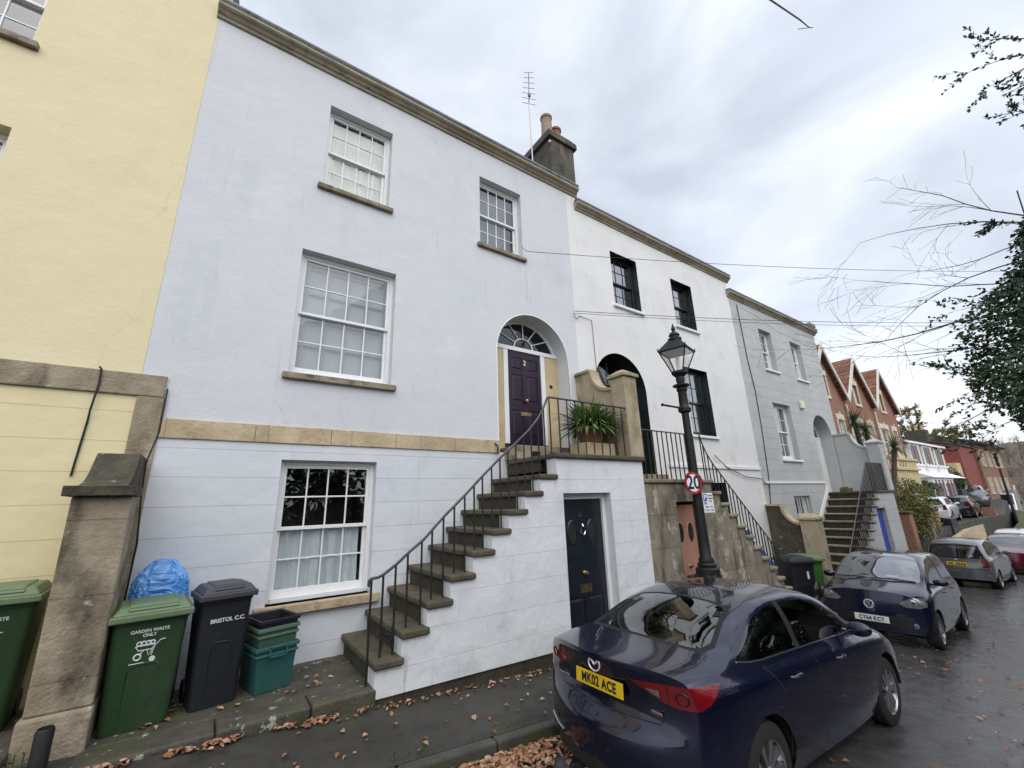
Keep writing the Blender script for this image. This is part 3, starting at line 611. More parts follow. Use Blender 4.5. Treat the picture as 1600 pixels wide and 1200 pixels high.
cornice(H, 13.2, 20.05, 8.70, s=.58); pitched(H, 13.3, 19.95, 8.86, -.05, 8, 1.9)
mb = MB(); mb.box(19.4, -.15, 8.87, 19.95, .25, 9.02); mb.build('parapet_block', M_corn, H, bevel=.02)
mb = MB(); mb.box(17.0, -.10, 5.14, 17.26, 0, 5.42); tag(mb.build('alarm_box', mat('cream_plastic', (.70, .66, .50), rough=.5), origin=(17.13, 0, 5.28), bevel=.03, seg=3), 'cream burglar alarm box on the grey house wall', 'alarm box')
# ------------------------------------------------------------------ outside stairs
def rail_set(t, path, pts, r=.017, knob=None):
    """handrail polyline with upright bars from pts (x, z_bottom) at y"""
    mb = MB(); mb.tube(path, r, 8); hr = mb.build('handrail', M_rail, t)
    def ztop(x):
        for a, b in zip(path, path[1:]):
            lo, hi = min(a[0], b[0]), max(a[0], b[0])
            if lo-1e-6 <= x <= hi+1e-6 and hi-lo > 1e-6: return a[2]+(b[2]-a[2])*(x-a[0])/(b[0]-a[0])
        return path[-1][2]
    for x, y, zb in pts:
        mb = MB(); mb.tube([(x, y, zb-.02), (x, y, ztop(x))], .0125, 6); mb.build('baluster', M_iron, hr)
    return hr
def step_block(t, x0, x1, y0, y1, ztop, sgn, m=M_moss, th=.075, nose=.035):
    mb = MB(); a, b = (x0-nose, x1+.015) if sgn > 0 else (x0-.015, x1+nose)
    r = random.Random(int(x0*100)); j = r.uniform(-.006, .006)
    mb.box(a+j, y0-.045, ztop-th, b, y1, ztop+j*.4); return mb.build('step', m, t, bevel=.022, seg=3)
# --- stairs of the blue house
T = thing('front_stairs', 'white painted stairs with mossy stone treads rising to the purple door', 'stairs', (3.4, -.7, .2))
xs = [1.63, 1.91, 2.20, 2.49, 2.80, 3.09, 3.35, 3.64, 3.93, 4.22]; zs = [.64, .88, 1.13, 1.38, 1.63, 1.87, 2.11, 2.35, 2.59]
YF = -1.35
# white side wall: one stepped sheet with the basement door opening, 14 cm thick
poly = [(1.62, .05), (6.235, -.25), (6.235, 2.832)]+[(4.25, 2.832)]
for i in range(8, -1, -1): poly += [(xs[i+1]+.004 if i < 8 else 4.25, zs[i]-.076), (xs[i]-.012, zs[i]-.076)]
def wall_with_gap(mb, poly_cols, y0, y1): pass
mb = MB()
cols = [(1.62, 1.91, .30, .23, zs[0]-.076)]
def top_at(x):
    if x >= 4.235: return 2.832
    for i in range(8, -1, -1):
        if x >= xs[i]-.012: return zs[i]-.076
    return zs[0]-.076
cuts = sorted([1.62, 4.34, 5.36, 6.235, 4.235]+[x-.012 for x in xs[1:9]])
def bot(x): return .300+(.268-.300)*(x-1.67)/(3.9-1.67)
for a, b in zip(cuts, cuts[1:]):
    t_ = top_at((a+b)/2); zb0, zb1 = bot(a), bot(b)
    if 4.33 < (a+b)/2 < 5.37 and a >= 4.339 and b <= 5.361: zb0 = zb1 = 2.31
    y0, y1 = YF, YF+.22
    mb.quad((a, y0, zb0), (b, y0, zb1), (b, y0, t_), (a, y0, t_)); mb.quad((b, y1, zb1), (a, y1, zb0), (a, y1, t_), (b, y1, t_))
    mb.quad((a, y0, t_), (b, y0, t_), (b, y1, t_), (a, y1, t_)); mb.quad((a, y1, zb0), (b, y1, zb1), (b, y0, zb1), (a, y0, zb0))
    tl = top_at(a-.02) if a > 1.63 else bot(a)
    mb.quad((a, y1, tl), (a, y0, tl), (a, y0, t_), (a, y1, t_))
mb.quad((6.235, YF, -.3), (6.235, YF+.22, -.3), (6.235, YF+.22, 2.832), (6.235, YF, 2.832))
for x, s in ((4.34, 1), (5.36, -1)):
    p = [(x, YF, bot(x)), (x, YF+.22, bot(x)), (x, YF+.22, 2.31), (x, YF, 2.31)]
    mb.quad(*(p if s < 0 else p[::-1]))
mb.build('side_wall', M_stairwall, T)
mb = MB(); mb.prism([(1.63, -.1), (4.33, -.3), (4.33, .262), (1.63, .301)], 'xz', YF+.025, YF+.2); mb.prism([(5.365, -.4), (6.23, -.4), (6.23, .24), (5.365, .25)], 'xz', YF+.025, YF+.2)
mb.build('plinth', M_riser, T)
for i in range(9):
    step_block(T, xs[i], xs[i+1], YF, -.01, zs[i], 1)
    mb = MB(); zb = (.38 if i == 0 else zs[i-1]-.02); mb.box(xs[i]+.012, YF+(.012 if i == 0 else .228), zb-.3, xs[i+1]+.02, -.012, zs[i]-.073); mb.build('riser', M_riser, T)
mb = MB(); mb.box(4.20, -1.41, 2.835, 6.27, -.05, 2.91); mb.build('landing', M_moss, T, bevel=.02, seg=3)
mb = MB(); mb.box(4.24, -.95, 2.66, 4.5, -.012, 2.834); mb.build('riser', M_riser, T)
mb = MB(); mb.box(4.20, -.42, 2.912, 5.6, .30, 3.15); S = mb.build('door_step', M_sill, T, bevel=.012)
for a in (4.5, 4.9, 5.2):
    mb = MB(); mb.box(a, -.424, 2.96, a+.18, -.40, 3.05); mb.build('air_vent', M_void, S)
# balustrade
yb = -1.24
curve = [(1.555, yb, 1.36), (1.54, yb, 1.385), (1.545, yb, 1.42), (1.57, yb, 1.436), (1.64, yb, 1.44), (1.70, yb, 1.463)]
line = [(1.85, yb, 1.56), (2.0, yb, 1.68), (2.17, yb, 1.80), (2.44, yb, 2.06), (2.72, yb, 2.30), (3.01, yb, 2.565), (3.29, yb, 2.81), (3.58, yb, 3.04), (3.83, yb, 3.25), (4.0, yb, 3.43), (4.12, yb, 3.60), (4.19, yb, 3.74), (4.22, yb, 3.80)]
pts = []
for i, (x, zb) in enumerate([(1.57, .40), (1.70, .64), (1.84, .64), (1.98, .88), (2.15, .88), (2.28, 1.13), (2.43, 1.13), (2.58, 1.38), (2.73, 1.38), (2.87, 1.63), (3.0, 1.63), (3.15, 1.87), (3.29, 1.87), (3.43, 2.11), (3.57, 2.11), (3.72, 2.35), (3.86, 2.35), (4.0, 2.59), (4.13, 2.59)]): pts.append((x, yb, zb))
hr = rail_set(T, curve+line, pts)
mb = MB(); mb.box(1.705, yb-.008, .80, 1.835, yb+.008, .84); mb.tube([(1.70, yb, .95), (1.73, yb, .86), (1.77, yb, .84), (1.81, yb, .86), (1.84, yb, .95)], .014, 6); mb.tube([(1.70, yb, .70), (1.73, yb, .79), (1.77, yb, .81), (1.81, yb, .79), (1.84, yb, .70)], .014, 6)
mb.build('rail_brace', M_iron, hr)
yl = -1.28
rail_set(T, [(4.22, yl, 3.80), (4.9, yl, 3.80), (6.02, yl, 3.80)], [(4.22+.187*i, yl, 2.91) for i in range(10)], .016)
mb = MB(); mb.tube([(3.98, -.012, 3.22), (4.0, -.09, 3.16), (4.0, -.09, 3.02)], .016, 6); mb.build('boot_hook', M_iron, T)
# basement door
def oval_door(t, x0, x1, z0, z1, y, m, num=None):
    d = panel_door(t, x0, x1, z0, z1, y, m, [(.10, .46, .06, .32), (.54, .90, .06, .32)]); W_ = x1-x0; H_ = z1-z0
    for f in (.27, .73):
        cx = x0+f*W_; cz = z0+.76*H_; mb = MB(); P = ellipse_pts(cx, cz, .085, .17, 24); Q = ellipse_pts(cx, cz, .105, .19, 24)
        for i in range(24):
            j = (i+1) % 24; mb.add([(P[i][0], y-.012, P[i][1]), (P[j][0], y-.012, P[j][1]), (Q[j][0], y, Q[j][1]), (Q[i][0], y, Q[i][1])], [(0, 3, 2, 1)])
        mb.add([(p[0], y-.004, p[1]) for p in P], [tuple(range(24))], 1); mb.build('oval_light', [m, mat('smoky_door_glass', (.03, .035, .035), rough=.08)], d)
    mb = MB(); mb.box((x0+x1)/2-.12, y-.01, z0+.345*H_, (x0+x1)/2+.12, y, z0+.40*H_); mb.box((x0+x1)/2-.09, y-.014, z0+.36*H_, (x0+x1)/2+.09, y-.01, z0+.39*H_); mb.build('letterbox', M_brass, d)
    mb = MB(); mb.lathe(((x0+x1)/2, y, z0+.475*H_), [(.035, 0), (.02, -.02), (.036, -.045), (.03, -.06), (.01, -.068)], 14, axis='y'); mb.build('door_knob', M_brass, d)
    return d
d = oval_door(T, 4.40, 5.30, .15, 2.22, YF+.19, M_navyd)
mb = MB(); mb.tube([(4.85+.045*cos(2*pi*i/14), YF+.165, 1.74+.06*sin(2*pi*i/14)) for i in range(15)], .010, 6); mb.tube([(4.85, YF+.18, 1.84), (4.85, YF+.16, 1.80)], .016, 6); mb.build('knocker', M_chrome, d)
text('2a', .11, M_chrome, d, (4.85, YF+.187, 1.98), FRONT, .003, .002, name='house_number')
mb = MB(); mb.box(5.302, YF+.15, .1, 5.36, YF+.26, 2.305); mb.box(4.34, YF+.16, .1, 4.398, YF+.26, 2.305); mb.box(4.398, YF+.16, 2.222, 5.302, YF+.26, 2.305); mb.build('door_frame', M_whitep, T)
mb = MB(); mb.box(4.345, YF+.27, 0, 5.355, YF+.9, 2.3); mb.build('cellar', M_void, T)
# --- stairs of the white house (rise towards the left)
T = thing('front_stairs', 'stained bare cement stairs with a salmon cellar door behind the lamp post', 'stairs', (8.6, -.7, -.3))
X0 = 8.31; run, rise = .2525, .2300; N2 = 12
def tz(k): return 2.53-rise*k
cuts = [6.238, 7.08, 7.80]+[X0+run*k for k in range(0, N2+1)]
mb = MB(); 
for a, b in zip(cuts, cuts[1:]):
    k = 0 if b <= X0+1e-6 else int(round((a-X0)/run))+1
    t_ = (2.46 if k == 0 else tz(k)-.07); zb = -.9 if not (a > 7.07 and b < 7.81) else 2.12
    y0, y1 = YF, YF+.3
    mb.quad((a, y0, zb), (b, y0, zb), (b, y0, t_), (a, y0, t_)); mb.quad((b, y1, zb), (a, y1, zb), (a, y1, t_), (b, y1, t_)); mb.quad((a, y0, t_), (b, y0, t_), (b, y1, t_), (a, y1, t_)); mb.quad((a, y1, zb), (b, y1, zb), (b, y0, zb), (a, y0, zb))
    nt_ = tz(k+1)-.07 if b < X0+run*N2-.01 and k > 0 or abs(b-X0) < 1e-6 else (t_ if b < X0 else -.9)
    if nt_ < t_: mb.quad((b, y0, nt_), (b, y1, nt_), (b, y1, t_), (b, y0, t_))
mb.quad((7.08, YF, -.9), (7.08, YF, 2.12), (7.08, YF+.3, 2.12), (7.08, YF+.3, -.9)); mb.quad((7.80, YF, -.9), (7.80, YF+.3, -.9), (7.80, YF+.3, 2.12), (7.80, YF, 2.12))
mb.build('side_wall', M_cement, T)
for k in range(1, N2+1):
    step_block(T, X0+run*(k-1), X0+run*k, YF, -.02, tz(k), -1, M_tread, .07)
    mb = MB(); mb.box(X0+run*(k-1)-.02, YF+.305, tz(k)-.6, X0+run*k-.015, -.022, tz(k)-.068); mb.build('riser', M_riser, T)
mb = MB(); mb.box(6.24, -1.40, 2.462, X0+.04, -.03, 2.53); mb.build('landing', M_tread, T, bevel=.015)
mb = MB(); mb.box(6.7, -.35, 2.533, 8.38, .36, 2.70); mb.build('door_step', M_tread, T, bevel=.012)
oval_door(T, 7.10, 7.78, .0, 2.06, YF+.13, M_salmon)
mb = MB(); mb.box(7.082, YF+.22, -.2, 7.798, YF+.29, 2.118); mb.build('door_lining', M_void, T)
yb = -1.26; zt = 3.44
path = [(6.30, yb, zt), (8.06, yb, zt), (8.10, yb, zt+.02)]
rail_set(T, [(6.30, yb, zt), (7.2, yb, zt), (8.06, yb, zt)], [(6.45+.146*i, yb, 2.53) for i in range(12)], .014)
dn = [(8.30, yb, 3.46), (8.36, yb, 3.30), (8.47, yb, 3.08), (8.66, yb, 2.86), (8.95, yb, 2.60), (9.5, yb, 2.11), (10.05, yb, 1.61), (10.55, yb, 1.16), (10.75, yb, 1.0), (10.95, yb, .98)]
rail_set(T, dn, [(8.30, yb, 2.53)]+[(X0+run*(k-1)+d, yb, tz(k)) for k in range(1, 11) for d in (.07, .19)], .014)
# --- stairs of the grey house
T = thing('front_stairs', 'long brown stone steps to the grey house with a blue cellar door below', 'stairs', (17, -.7, -.8))
L0 = 17.86; run, rise = .262, .226
def gz(k): return 2.22-rise*k
cuts = [L0-run*k for k in range(12, 0, -1)]+[L0, 17.42, 18.28, 19.52]
cuts = sorted(cuts); mb = MB()
for a, b in zip(cuts, cuts[1:]):
    k = 0 if a >= L0-1e-6 else int(math.ceil((L0-(a+b)/2)/run)); t_ = gz(k)-.07; zb = 1.68 if a >= 17.419 and b <= 18.281 else -2
    if zb > t_: zb = t_-.05
    y0, y1 = YF, YF+.3
    mb.quad((a, y0, zb), (b, y0, zb), (b, y0, t_), (a, y0, t_)); mb.quad((b, y1, zb), (a, y1, zb), (a, y1, t_), (b, y1, t_)); mb.quad((a, y0, t_), (b, y0, t_), (b, y1, t_), (a, y1, t_)); mb.quad((a, y1, zb), (b, y1, zb), (b, y0, zb), (a, y0, zb))
    mb.quad((a, y1, t_-rise), (a, y0, t_-rise), (a, y0, t_), (a, y1, t_))
mb.quad((18.28, YF, -2), (18.28, YF+.3, -2), (18.28, YF+.3, 1.68), (18.28, YF, 1.68)); mb.quad((19.52, YF, -2), (19.52, 0, -2), (19.52, 0, 2.15), (19.52, YF, 2.15))
mb.build('side_wall', M_grey, T)
for k in range(1, 13):
    step_block(T, L0-run*k, L0-run*(k-1), YF, -.03, gz(k), 1, M_tread, .055, .03)
    mb = MB(); mb.box(L0-run*k+.01, YF+.305, gz(k)-.6, L0-run*(k-1)+.02, -.032, gz(k)-.053); mb.build('riser', M_riser, T)
mb = MB(); mb.box(L0-.03, -1.40, 2.152, 19.56, -.02, 2.22); mb.build('landing', M_moss, T, bevel=.015)
mb = MB(); mb.box(L0+.01, YF+.305, 1.95, L0+.3, -.03, 2.15); mb.build('riser', M_riser, T)
mb = MB(); mb.prism([(L0-run*12, -.42), (L0, 2.27), (L0, 2.45), (L0-run*12, -.2)], 'xz', -.028, -.004); mb.build('wall_string', M_trim, T)
d = MB(); d.box(17.42, YF+.12, -.9, 18.28, YF+.17, 1.68); d.build('door', M_bluedoor, T)
yb = -1.27
rail_set(T, [(14.75, yb, .55), (17.75, yb, 3.12), (17.86, yb, 3.14)], [(L0-run*k+d_, yb, gz(k)) for k in range(1, 12) for d_ in (.07, .20)], .016)
rail_set(T, [(17.86, yb, 3.14), (19.3, yb, 3.14)], [(17.9+.125*i, yb, 2.22) for i in range(12)], .016)

# ------------------------------------------------------------------ scroll-topped dividing walls with their piers
def scroll_wall(label, x0, x1, pts, pier, mw, mc, mp, zb, cap_h=.16):
    """pts: (y,z) top outline from the house outwards; pier (y0, y1, ztop, xa, xb)"""
    t = thing('garden_wall', label, 'wall', ((x0+x1)/2, -.6, zb))
    mb = MB(); mb.prism([(y, z) for y, z in pts]+[(pts[-1][0], zb), (pts[0][0], zb)], 'yz', x0, x1); mb.build('wall', mw, t)
    mb = MB(); o = .035
    for (a, b) in zip(pts, pts[1:]):
        d = Vector((b[0]-a[0], b[1]-a[1])); n = Vector((d.y, -d.x)).normalized()*.055
        if n.y < 0: n = -n
        mb.prism([(a[0], a[1]+.002), (b[0], b[1]+.002), (b[0]+n.x, b[1]+n.y), (a[0]+n.x, a[1]+n.y)], 'yz', x0-o, x1+o)
    mb.build('coping', mc, t)
    y0, y1, zt, xa, xb = pier
    mb = MB(); mb.box(xa, y0, zb, xb, y1, zt); mb.build('pier', mp, t, bevel=.015)
    mb = MB(); e = .045; mb.box(xa-e, y0-e, zt+.001, xb+e, y1+e, zt+.06); mb.frustum((xa-e, y0-e, xb+e, y1+e, zt+.061), ((xa+xb)/2-.06, (y0+y1)/2-.06, (xa+xb)/2+.06, (y0+y1)/2+.06, zt+cap_h)); mb.build('pier_cap', mc, t, bevel=.012)
    return t
def scoop(y0, z0, y1, z1, n=9):
    """concave quarter sweep from (y0,z0) down to (y1,z1)"""
    return [(y0+(y1-y0)*(1-cos(pi/2*i/n)) if 1 else 0, z0+(z1-z0)*sin(pi/2*i/n)) for i in range(n+1)]
scroll_wall('sandy scroll topped dividing wall and pier on the landing beside the potted plant', 6.06, 6.24, [(-.01, 4.74)]+[(-.36, 4.74)]+scoop(-.42, 4.74, -.98, 4.22), (-1.32, -.98, 4.42, 6.02, 6.37), M_pier, M_pier, M_pier, 2.914)
scroll_wall('dark stained scroll wall and sandstone pier between the white and grey houses', 13.2, 13.42, [(-.01, 1.88), (-.36, 1.88)]+scoop(-.40, 1.88, -.86, 1.38), (-1.24, -.86, 1.52, 13.1, 13.55), M_cap, M_sillt, M_pier, -1.2)
scroll_wall('grey painted scroll wall with a capped pier at the head of the long stair', 19.42, 19.62, [(-.01, 4.30), (-.45, 4.30)]+scoop(-.50, 4.30, -.98, 3.72), (-1.36, -.98, 3.86, 19.28, 19.70), M_grey, M_grey, M_grey, 2.224)
# buttress wall between the yellow and blue houses
T = thing('garden_wall', 'tall lichened stone buttress wall with a curved dark cap between the green bins', 'wall', (-.8, -.5, .3))
mb = MB(); mb.box(-.97, -.66, .1, -.73, -.03, 2.36); mb.build('wall', M_pillar, T, bevel=.02)
mb = MB(); mb.frustum((-.985, -1.0, -.585, -.661, .70), (-1.01, -1.0, -.60, -.661, 2.362)); mb.build('pier', M_pillar, T, bevel=.018)
mb = MB(); mb.prism([(-.03, 2.80), (-.46, 2.80), (-.55, 2.70), (-.63, 2.60), (-.74, 2.52), (-.90, 2.465), (-1.02, 2.452), (-1.02, 2.44), (-.03, 2.44)], 'yz', -1.0, -.665); mb.box(-1.06, -1.09, 2.365, -.585, -.55, 2.452); mb.build('capping', M_cap, T, bevel=.018)
mb = MB(); mb.frustum((-1.0, -1.05, -.575, -.62, .1), (-1.01, -1.04, -.575, -.63, .699)); mb.build('plinth', M_pillar, T, bevel=.02)
mb = MB(); mb.lathe((-.80, -1.22, .1), [(.055, 0), (.055, .56), (.045, .58), (.045, .3)], 14); tag(mb.build('drain_pipe', M_iron, origin=(-.80, -1.22, .1)), 'short black iron pipe stub at the foot of the stone buttress', 'pipe')
mb = MB(); r = random.Random(3)
tubes = [(-.92+.02*k, -1.14, .12) for k in range(3)]
for k in range(3): mb.tube([(-.92, -1.14, .12), (-.94+.04*k, -1.13, .35), (-.95+.05*k, -1.12, .52)], .004, 5)
for i in range(70):
    p = Vector((-.92+r.uniform(-.1, .12), -1.14+r.uniform(-.06, .05), .36+r.uniform(-.22, .2))); leaf(mb, p, rv(r)+Vector((0, -.5, .2)), rv(r), r.uniform(.02, .04), .024)
tag(mb.build('ivy_sprig', M_leafm, origin=(-.92, -1.14, .3)), 'small green ivy sprig growing by the black pipe stub', 'plant')
# cables clipped to the walls
def cable(label, pts, r=.008, name='wall_cable'):
    mb = MB(); mb.tube(pts, r, 6); return tag(mb.build(name, M_dark, origin=pts[0]), label, 'cable')
cable('thin dark cable curving down the yellow wall behind the buttress', [(-1.22, -.05, 3.79), (-1.20, -.05, 3.77), (-1.19, -.05, 3.6), (-1.21, -.045, 3.3), (-1.215, -.015, 3.2), (-1.24, -.015, 2.6)], .011)
cable('dark cable running down the corner between the yellow and blue fronts', [(-.60, -.03, 3.62), (-.60, -.03, 3.1), (-.66, -.03, 2.75), (-.645, -.03, 2.4), (-.60, -.03, 1.9), (-.612, -.03, 1.2), (-.605, -.03, .6)], .009)
cable('thin cable down the grey front beside the white house', [(13.75, -.02, 8.4), (13.78, -.02, 6.5), (13.9, -.02, 5.4), (13.85, -.02, 4.2), (13.7, -.02, 2.7), (13.5, -.02, 1.9)], .012)
cable('sagging cable pinned across the white front below the string course', [(10.9, -.05, 3.25), (11.4, -.05, 2.95), (12.3, -.05, 2.7), (13.2, -.05, 2.65), (13.6, -.05, 2.4)], .012)
def sag(a, b, s, n=24):
    a, b = Vector(a), Vector(b); return [a.lerp(b, i/n)-Vector((0, 0, s*4*(i/n)*(1-i/n))) for i in range(n+1)]
cable('overhead cable strung from the upper right window of the blue house across the street', [(4.72, -.08, 7.40), (4.78, -.10, 7.33), (4.81, -.12, 7.31)]+sag((4.85, -.14, 7.30), (40, -13.5, 12.5), .9), .006, 'overhead_cable')
cable('upper of two cables strung from the party wall over the white house', sag((6.12, -.06, 6.27), (40, -13, 10.6), .9), .0065, 'overhead_cable')
cable('lower of two cables strung from the party wall over the white house', sag((6.12, -.06, 6.22), (40, -13.4, 10.5), 1.0), .005, 'overhead_cable')
cable('cable looping down the white wall from the party wall bracket', [(6.12, -.05, 6.24), (6.2, -.03, 6.1), (6.26, -.02, 6.16), (6.32, -.015, 6.22), (6.7, -.015, 6.2), (6.72, -.015, 5.0), (6.73, -.015, 4.6)], .006)
# aerial beside the chimney
T = thing('tv_aerial', 'thin tall television aerial on a mast beside the sooty chimney', 'aerial', (5.45, .3, 9.6))
mb = MB(); mb.tube([(5.45, .3, 9.6), (5.43, .3, 12.25)], .017, 6); mb.build('mast', mat('grey_aluminium', (.45, .45, .46), rough=.4, metal=.6), T)
mb = MB(); mb.tube([(5.43, .3, 12.1), (5.30, .1, 12.85)], .011, 6)
for i in range(7):
    t = i/6; c = Vector((5.43, .3, 12.1)).lerp(Vector((5.30, .1, 12.85)), t); w = .20-.09*t; mb.tube([c+Vector((-w, .05, -.03)), c+Vector((w, -.05, .03))], .006, 5)
mb.box(5.38, .22, 12.28, 5.44, .28, 12.36)
mb.build('antenna', mat('dull_aluminium', (.22, .22, .23), rough=.5, metal=.5), T)
# potted plant on the landing
T = thing('potted_plant', 'strappy green plant in a terracotta pot on the landing of the blue house', 'plant', (5.62, -.75, 3.2))
mb = MB(); mb.lathe((5.62, -.75, 3.19), [(.18, 0), (.20, .04), (.255, .27), (.285, .27), (.29, .33), (.26, .33), (.25, .29), (.05, .28)], 24); mb.build('pot', M_terra, T)
mb = MB(); r = random.Random(11)
for i in range(420):
    a = r.uniform(0, 2*pi); el = r.uniform(-.05, 1.2); ln = r.uniform(.40, .70); w = r.uniform(.026, .042)
    d = Vector((cos(a)*cos(el), sin(a)*cos(el), sin(el))); p = Vector((5.62, -.75, 3.48))+Vector((cos(a), sin(a), 0))*r.uniform(0, .16); s = d.cross(Vector((0, 0, 1))).normalized()*w; g = r.uniform(.5, 1.0)
    vs = []; q = p.copy(); dd = d.copy(); n = 7
    for k in range(n+1):
        t = k/n; ww = (1-t**2.2)*(.6+.4*min(1, t*4)); vs += [q+s*ww, q-s*ww]; dd = (dd+Vector((0, 0, -.30*g*(t+.15)))).normalized(); q = q+dd*(ln/n)
    mb.add(vs, [(2*k, 2*k+1, 2*k+3, 2*k+2) for k in range(n)], 0, True)
mb.build('leaves', M_lily, T)
mb = MB(); mb.box(5.28, -.98, 2.914, 6.0, -.5, 3.185); tag(mb.build('stone_block', M_stonep, origin=(5.6, -.75, 2.914), bevel=.02), 'pale stone block under the terracotta pot', 'stone block')
mb = MB()
mb.box(4.98, -.62, 2.914, 5.22, -.44, 3.0)
for q in range(2): mb.box(5.02+.085*q, -.60, 3.001, 5.10+.085*q, -.46, 3.012)
tag(mb.build('brick', M_brick, origin=(5.1, -.53, 2.914), bevel=.008), 'loose red brick on the landing beside the stone block', 'brick')
# ------------------------------------------------------------------ lamp post and its signs
M_sgnw = mat('white_sign_face', (.74, .76, .78), rough=.45); M_sgnr = mat('red_sign_ring', (.42, .018, .03), rough=.45)
M_ink = mat('black_sign_ink', (.01, .01, .01), rough=.5); M_sgnb = mat('blue_sign_panel', (.02, .09, .42), rough=.45)
M_post = mat('black_lamp_post_paint', (.006, .008, .008), (.012, .015, .014), 8, .5, spec=.35, bump=.002, bs=40)
M_lglass = glass('lantern_glass', (1, 1, 1), .03, .985)
def lamp_post(label, x, y, zb, detail=True, group=None):
    t = thing('lamp_post', label, 'street lamp', (x, y, zb), group=group); h = 4.52-zb
    mb = MB()
    if detail: mb.lathe((x, y, zb), [(.25, -.1), (.25, .9), (.24, 1.0), (.20, 1.10)], 8, rot=pi/8)
    z0 = 1.0 if detail else zb+1.2
    L_ = lambda prof: mb.lathe((x, y, 0), [(r, z) for r, z in prof], 20)
    if not detail: mb.tube([(x, y, zb-.3), (x, y, 3.5)], [.085, .06], 8)
    L_([(.195, z0-.10), (.195, z0), (.15, z0+.03), (.16, z0+.07), (.125, z0+.10), (.13, z0+.14), (.094, z0+.20), (.088, z0+.5), (.072, 2.6), (.066, 3.62), (.066, 3.74), (.115, 3.77), (.12, 3.83), (.09, 3.86), (.085, 3.92), (.08, 4.15), (.085, 4.17), (.10, 4.19), (.10, 4.215), (.085, 4.24), (.16, 4.275), (.16, 4.295), (.07, 4.33), (.085, 4.40), (.08, 4.46), (.12, 4.50), (.15, 4.53), (.15, 4.55)][0 if detail else 9:])
    mb.build('column', M_post, t)
    if detail:
        mb = MB(); mb.tube([(x, y, 3.83), (x-.62, y+.03, 3.845)], .020, 8); mb.tube([(x-.62, y+.03, 3.845), (x-.64, y+.03, 3.845)], .03, 8); mb.build('ladder_bar', M_post, t)
    # four sided tapering lantern
    mb = MB(); a, b = .125, .30; zb_, zt = 4.56, 4.98; A = radians(14)
    def C(r, z, k): q = A+pi/4+k*pi/2; return (x+r*sqrt(2)*cos(q)*.86, y+r*sqrt(2)*sin(q)*.86, z)
    for k in range(4):
        mb.tube([C(a, zb_, k), C(b, zt, k)], .013, 6); mb.tube([C(a, zb_, k), C(a, zb_, k+1)], .016, 6); mb.tube([C(b, zt, k), C(b, zt, k+1)], .017, 6)
        mb.tube([C(b, zt, k), C(b+.02, zt+.07, k)], [.022, .006], 6)
    fr = mb.build('lantern_frame', M_post, t)
    mb = MB()
    for k in range(4): mb.quad(C(a, zb_, k), C(a, zb_, k+1), C(b, zt, k+1), C(b, zt, k))
    mb.build('lantern_glass', M_lglass, fr)
    mb = MB(); mb.add([C(b+.03, zt+.005, k) for k in range(4)]+[C(.12, zt+.24, k) for k in range(4)], [(3, 2, 1, 0), (4, 5, 6, 7)]+[(k, (k+1) % 4, (k+1) % 4+4, k+4) for k in range(4)], 0)
    mb.lathe((x, y, zt), [(.13, .24), (.135, .28), (.09, .30), (.09, .33), (.11, .35), (.08, .40), (.04, .43), (.025, .45), (.042, .48), (.038, .51), (.018, .57), (.004, .61)], 16)
    mb.build('lantern_hood', M_post, fr)
    mb = MB(); mb.quad(*[C(b-.03, zt-.012, k) for k in (3, 2, 1, 0)]); mb.build('reflector', mat('pale_lantern_reflector', (.8, .82, .82), rough=.5), fr)
    if detail:
        mb = MB(); mb.lathe((x, y, 4.56), [(.05, 0), (.05, .06), (.03, .08), (.035, .30), (.02, .33)], 12); mb.build('lamp', mat('frosted_lamp', (.7, .7, .68), rough=.4), fr)
    return t
lamp_post('black Victorian lamp post in front of the white house carrying the speed sign', 7.23, -1.70, -.18)
def disc(label, x, y, z, r, rz, face=True):
    t = thing('road_sign', label, 'road sign', (x, y, z), rz)
    mb = MB(); mb.lathe((0, 0, 0), [(r, 0), (r, .012)], 36, axis='y'); mb.build('backing_plate', M_dark, t)
    if face:
        mb = MB(); P = ellipse_pts(0, 0, r*.995, r*.995, 40); Q = ellipse_pts(0, 0, r*.78, r*.78, 40)
        for i in range(40):
            j = (i+1) % 40; mb.add([(P[i][0], -.002, P[i][1]), (P[j][0], -.002, P[j][1]), (Q[j][0], -.002, Q[j][1]), (Q[i][0], -.002, Q[i][1])], [(0, 1, 2, 3)])
        mb.build('red_ring', M_sgnr, t)
        mb = MB(); mb.add([(p[0], -.002, p[1]) for p in Q], [tuple(range(40))]); mb.build('white_centre', M_sgnw, t)
        text('20', .33, M_ink, t, (0, -.004, -.003), FRONT, .0008, .006, sx=.95, name='speed_number')
    mb = MB(); mb.box(-.02, .013, -.05, .02, .06, .05); mb.build('bracket', M_iron, t)
    return t
disc('round white 20 speed limit sign with a red ring on the lamp post', 7.02, -1.80, 2.44, .195, radians(-12))
disc('black back of a round road sign just behind the 20 speed sign', 7.38, -1.60, 2.46, .195, radians(-12), False)
T = thing('road_sign', 'small white and blue parking permit sign under the 20 speed sign', 'road sign', (7.40, -1.80, 2.09), radians(-12))
mb = MB(); mb.box(-.125, 0, -.17, .125, .006, .17); mb.build('sign_plate', M_sgnw, T, bevel=.004)
mb = MB(); mb.box(-.115, -.002, .03, -.03, 0, .155); mb.build('blue_panel', M_sgnb, T)
text('P', .115, M_sgnw, T, (-.072, -.003, .092), FRONT, .0005, .004, name='parking_letter')
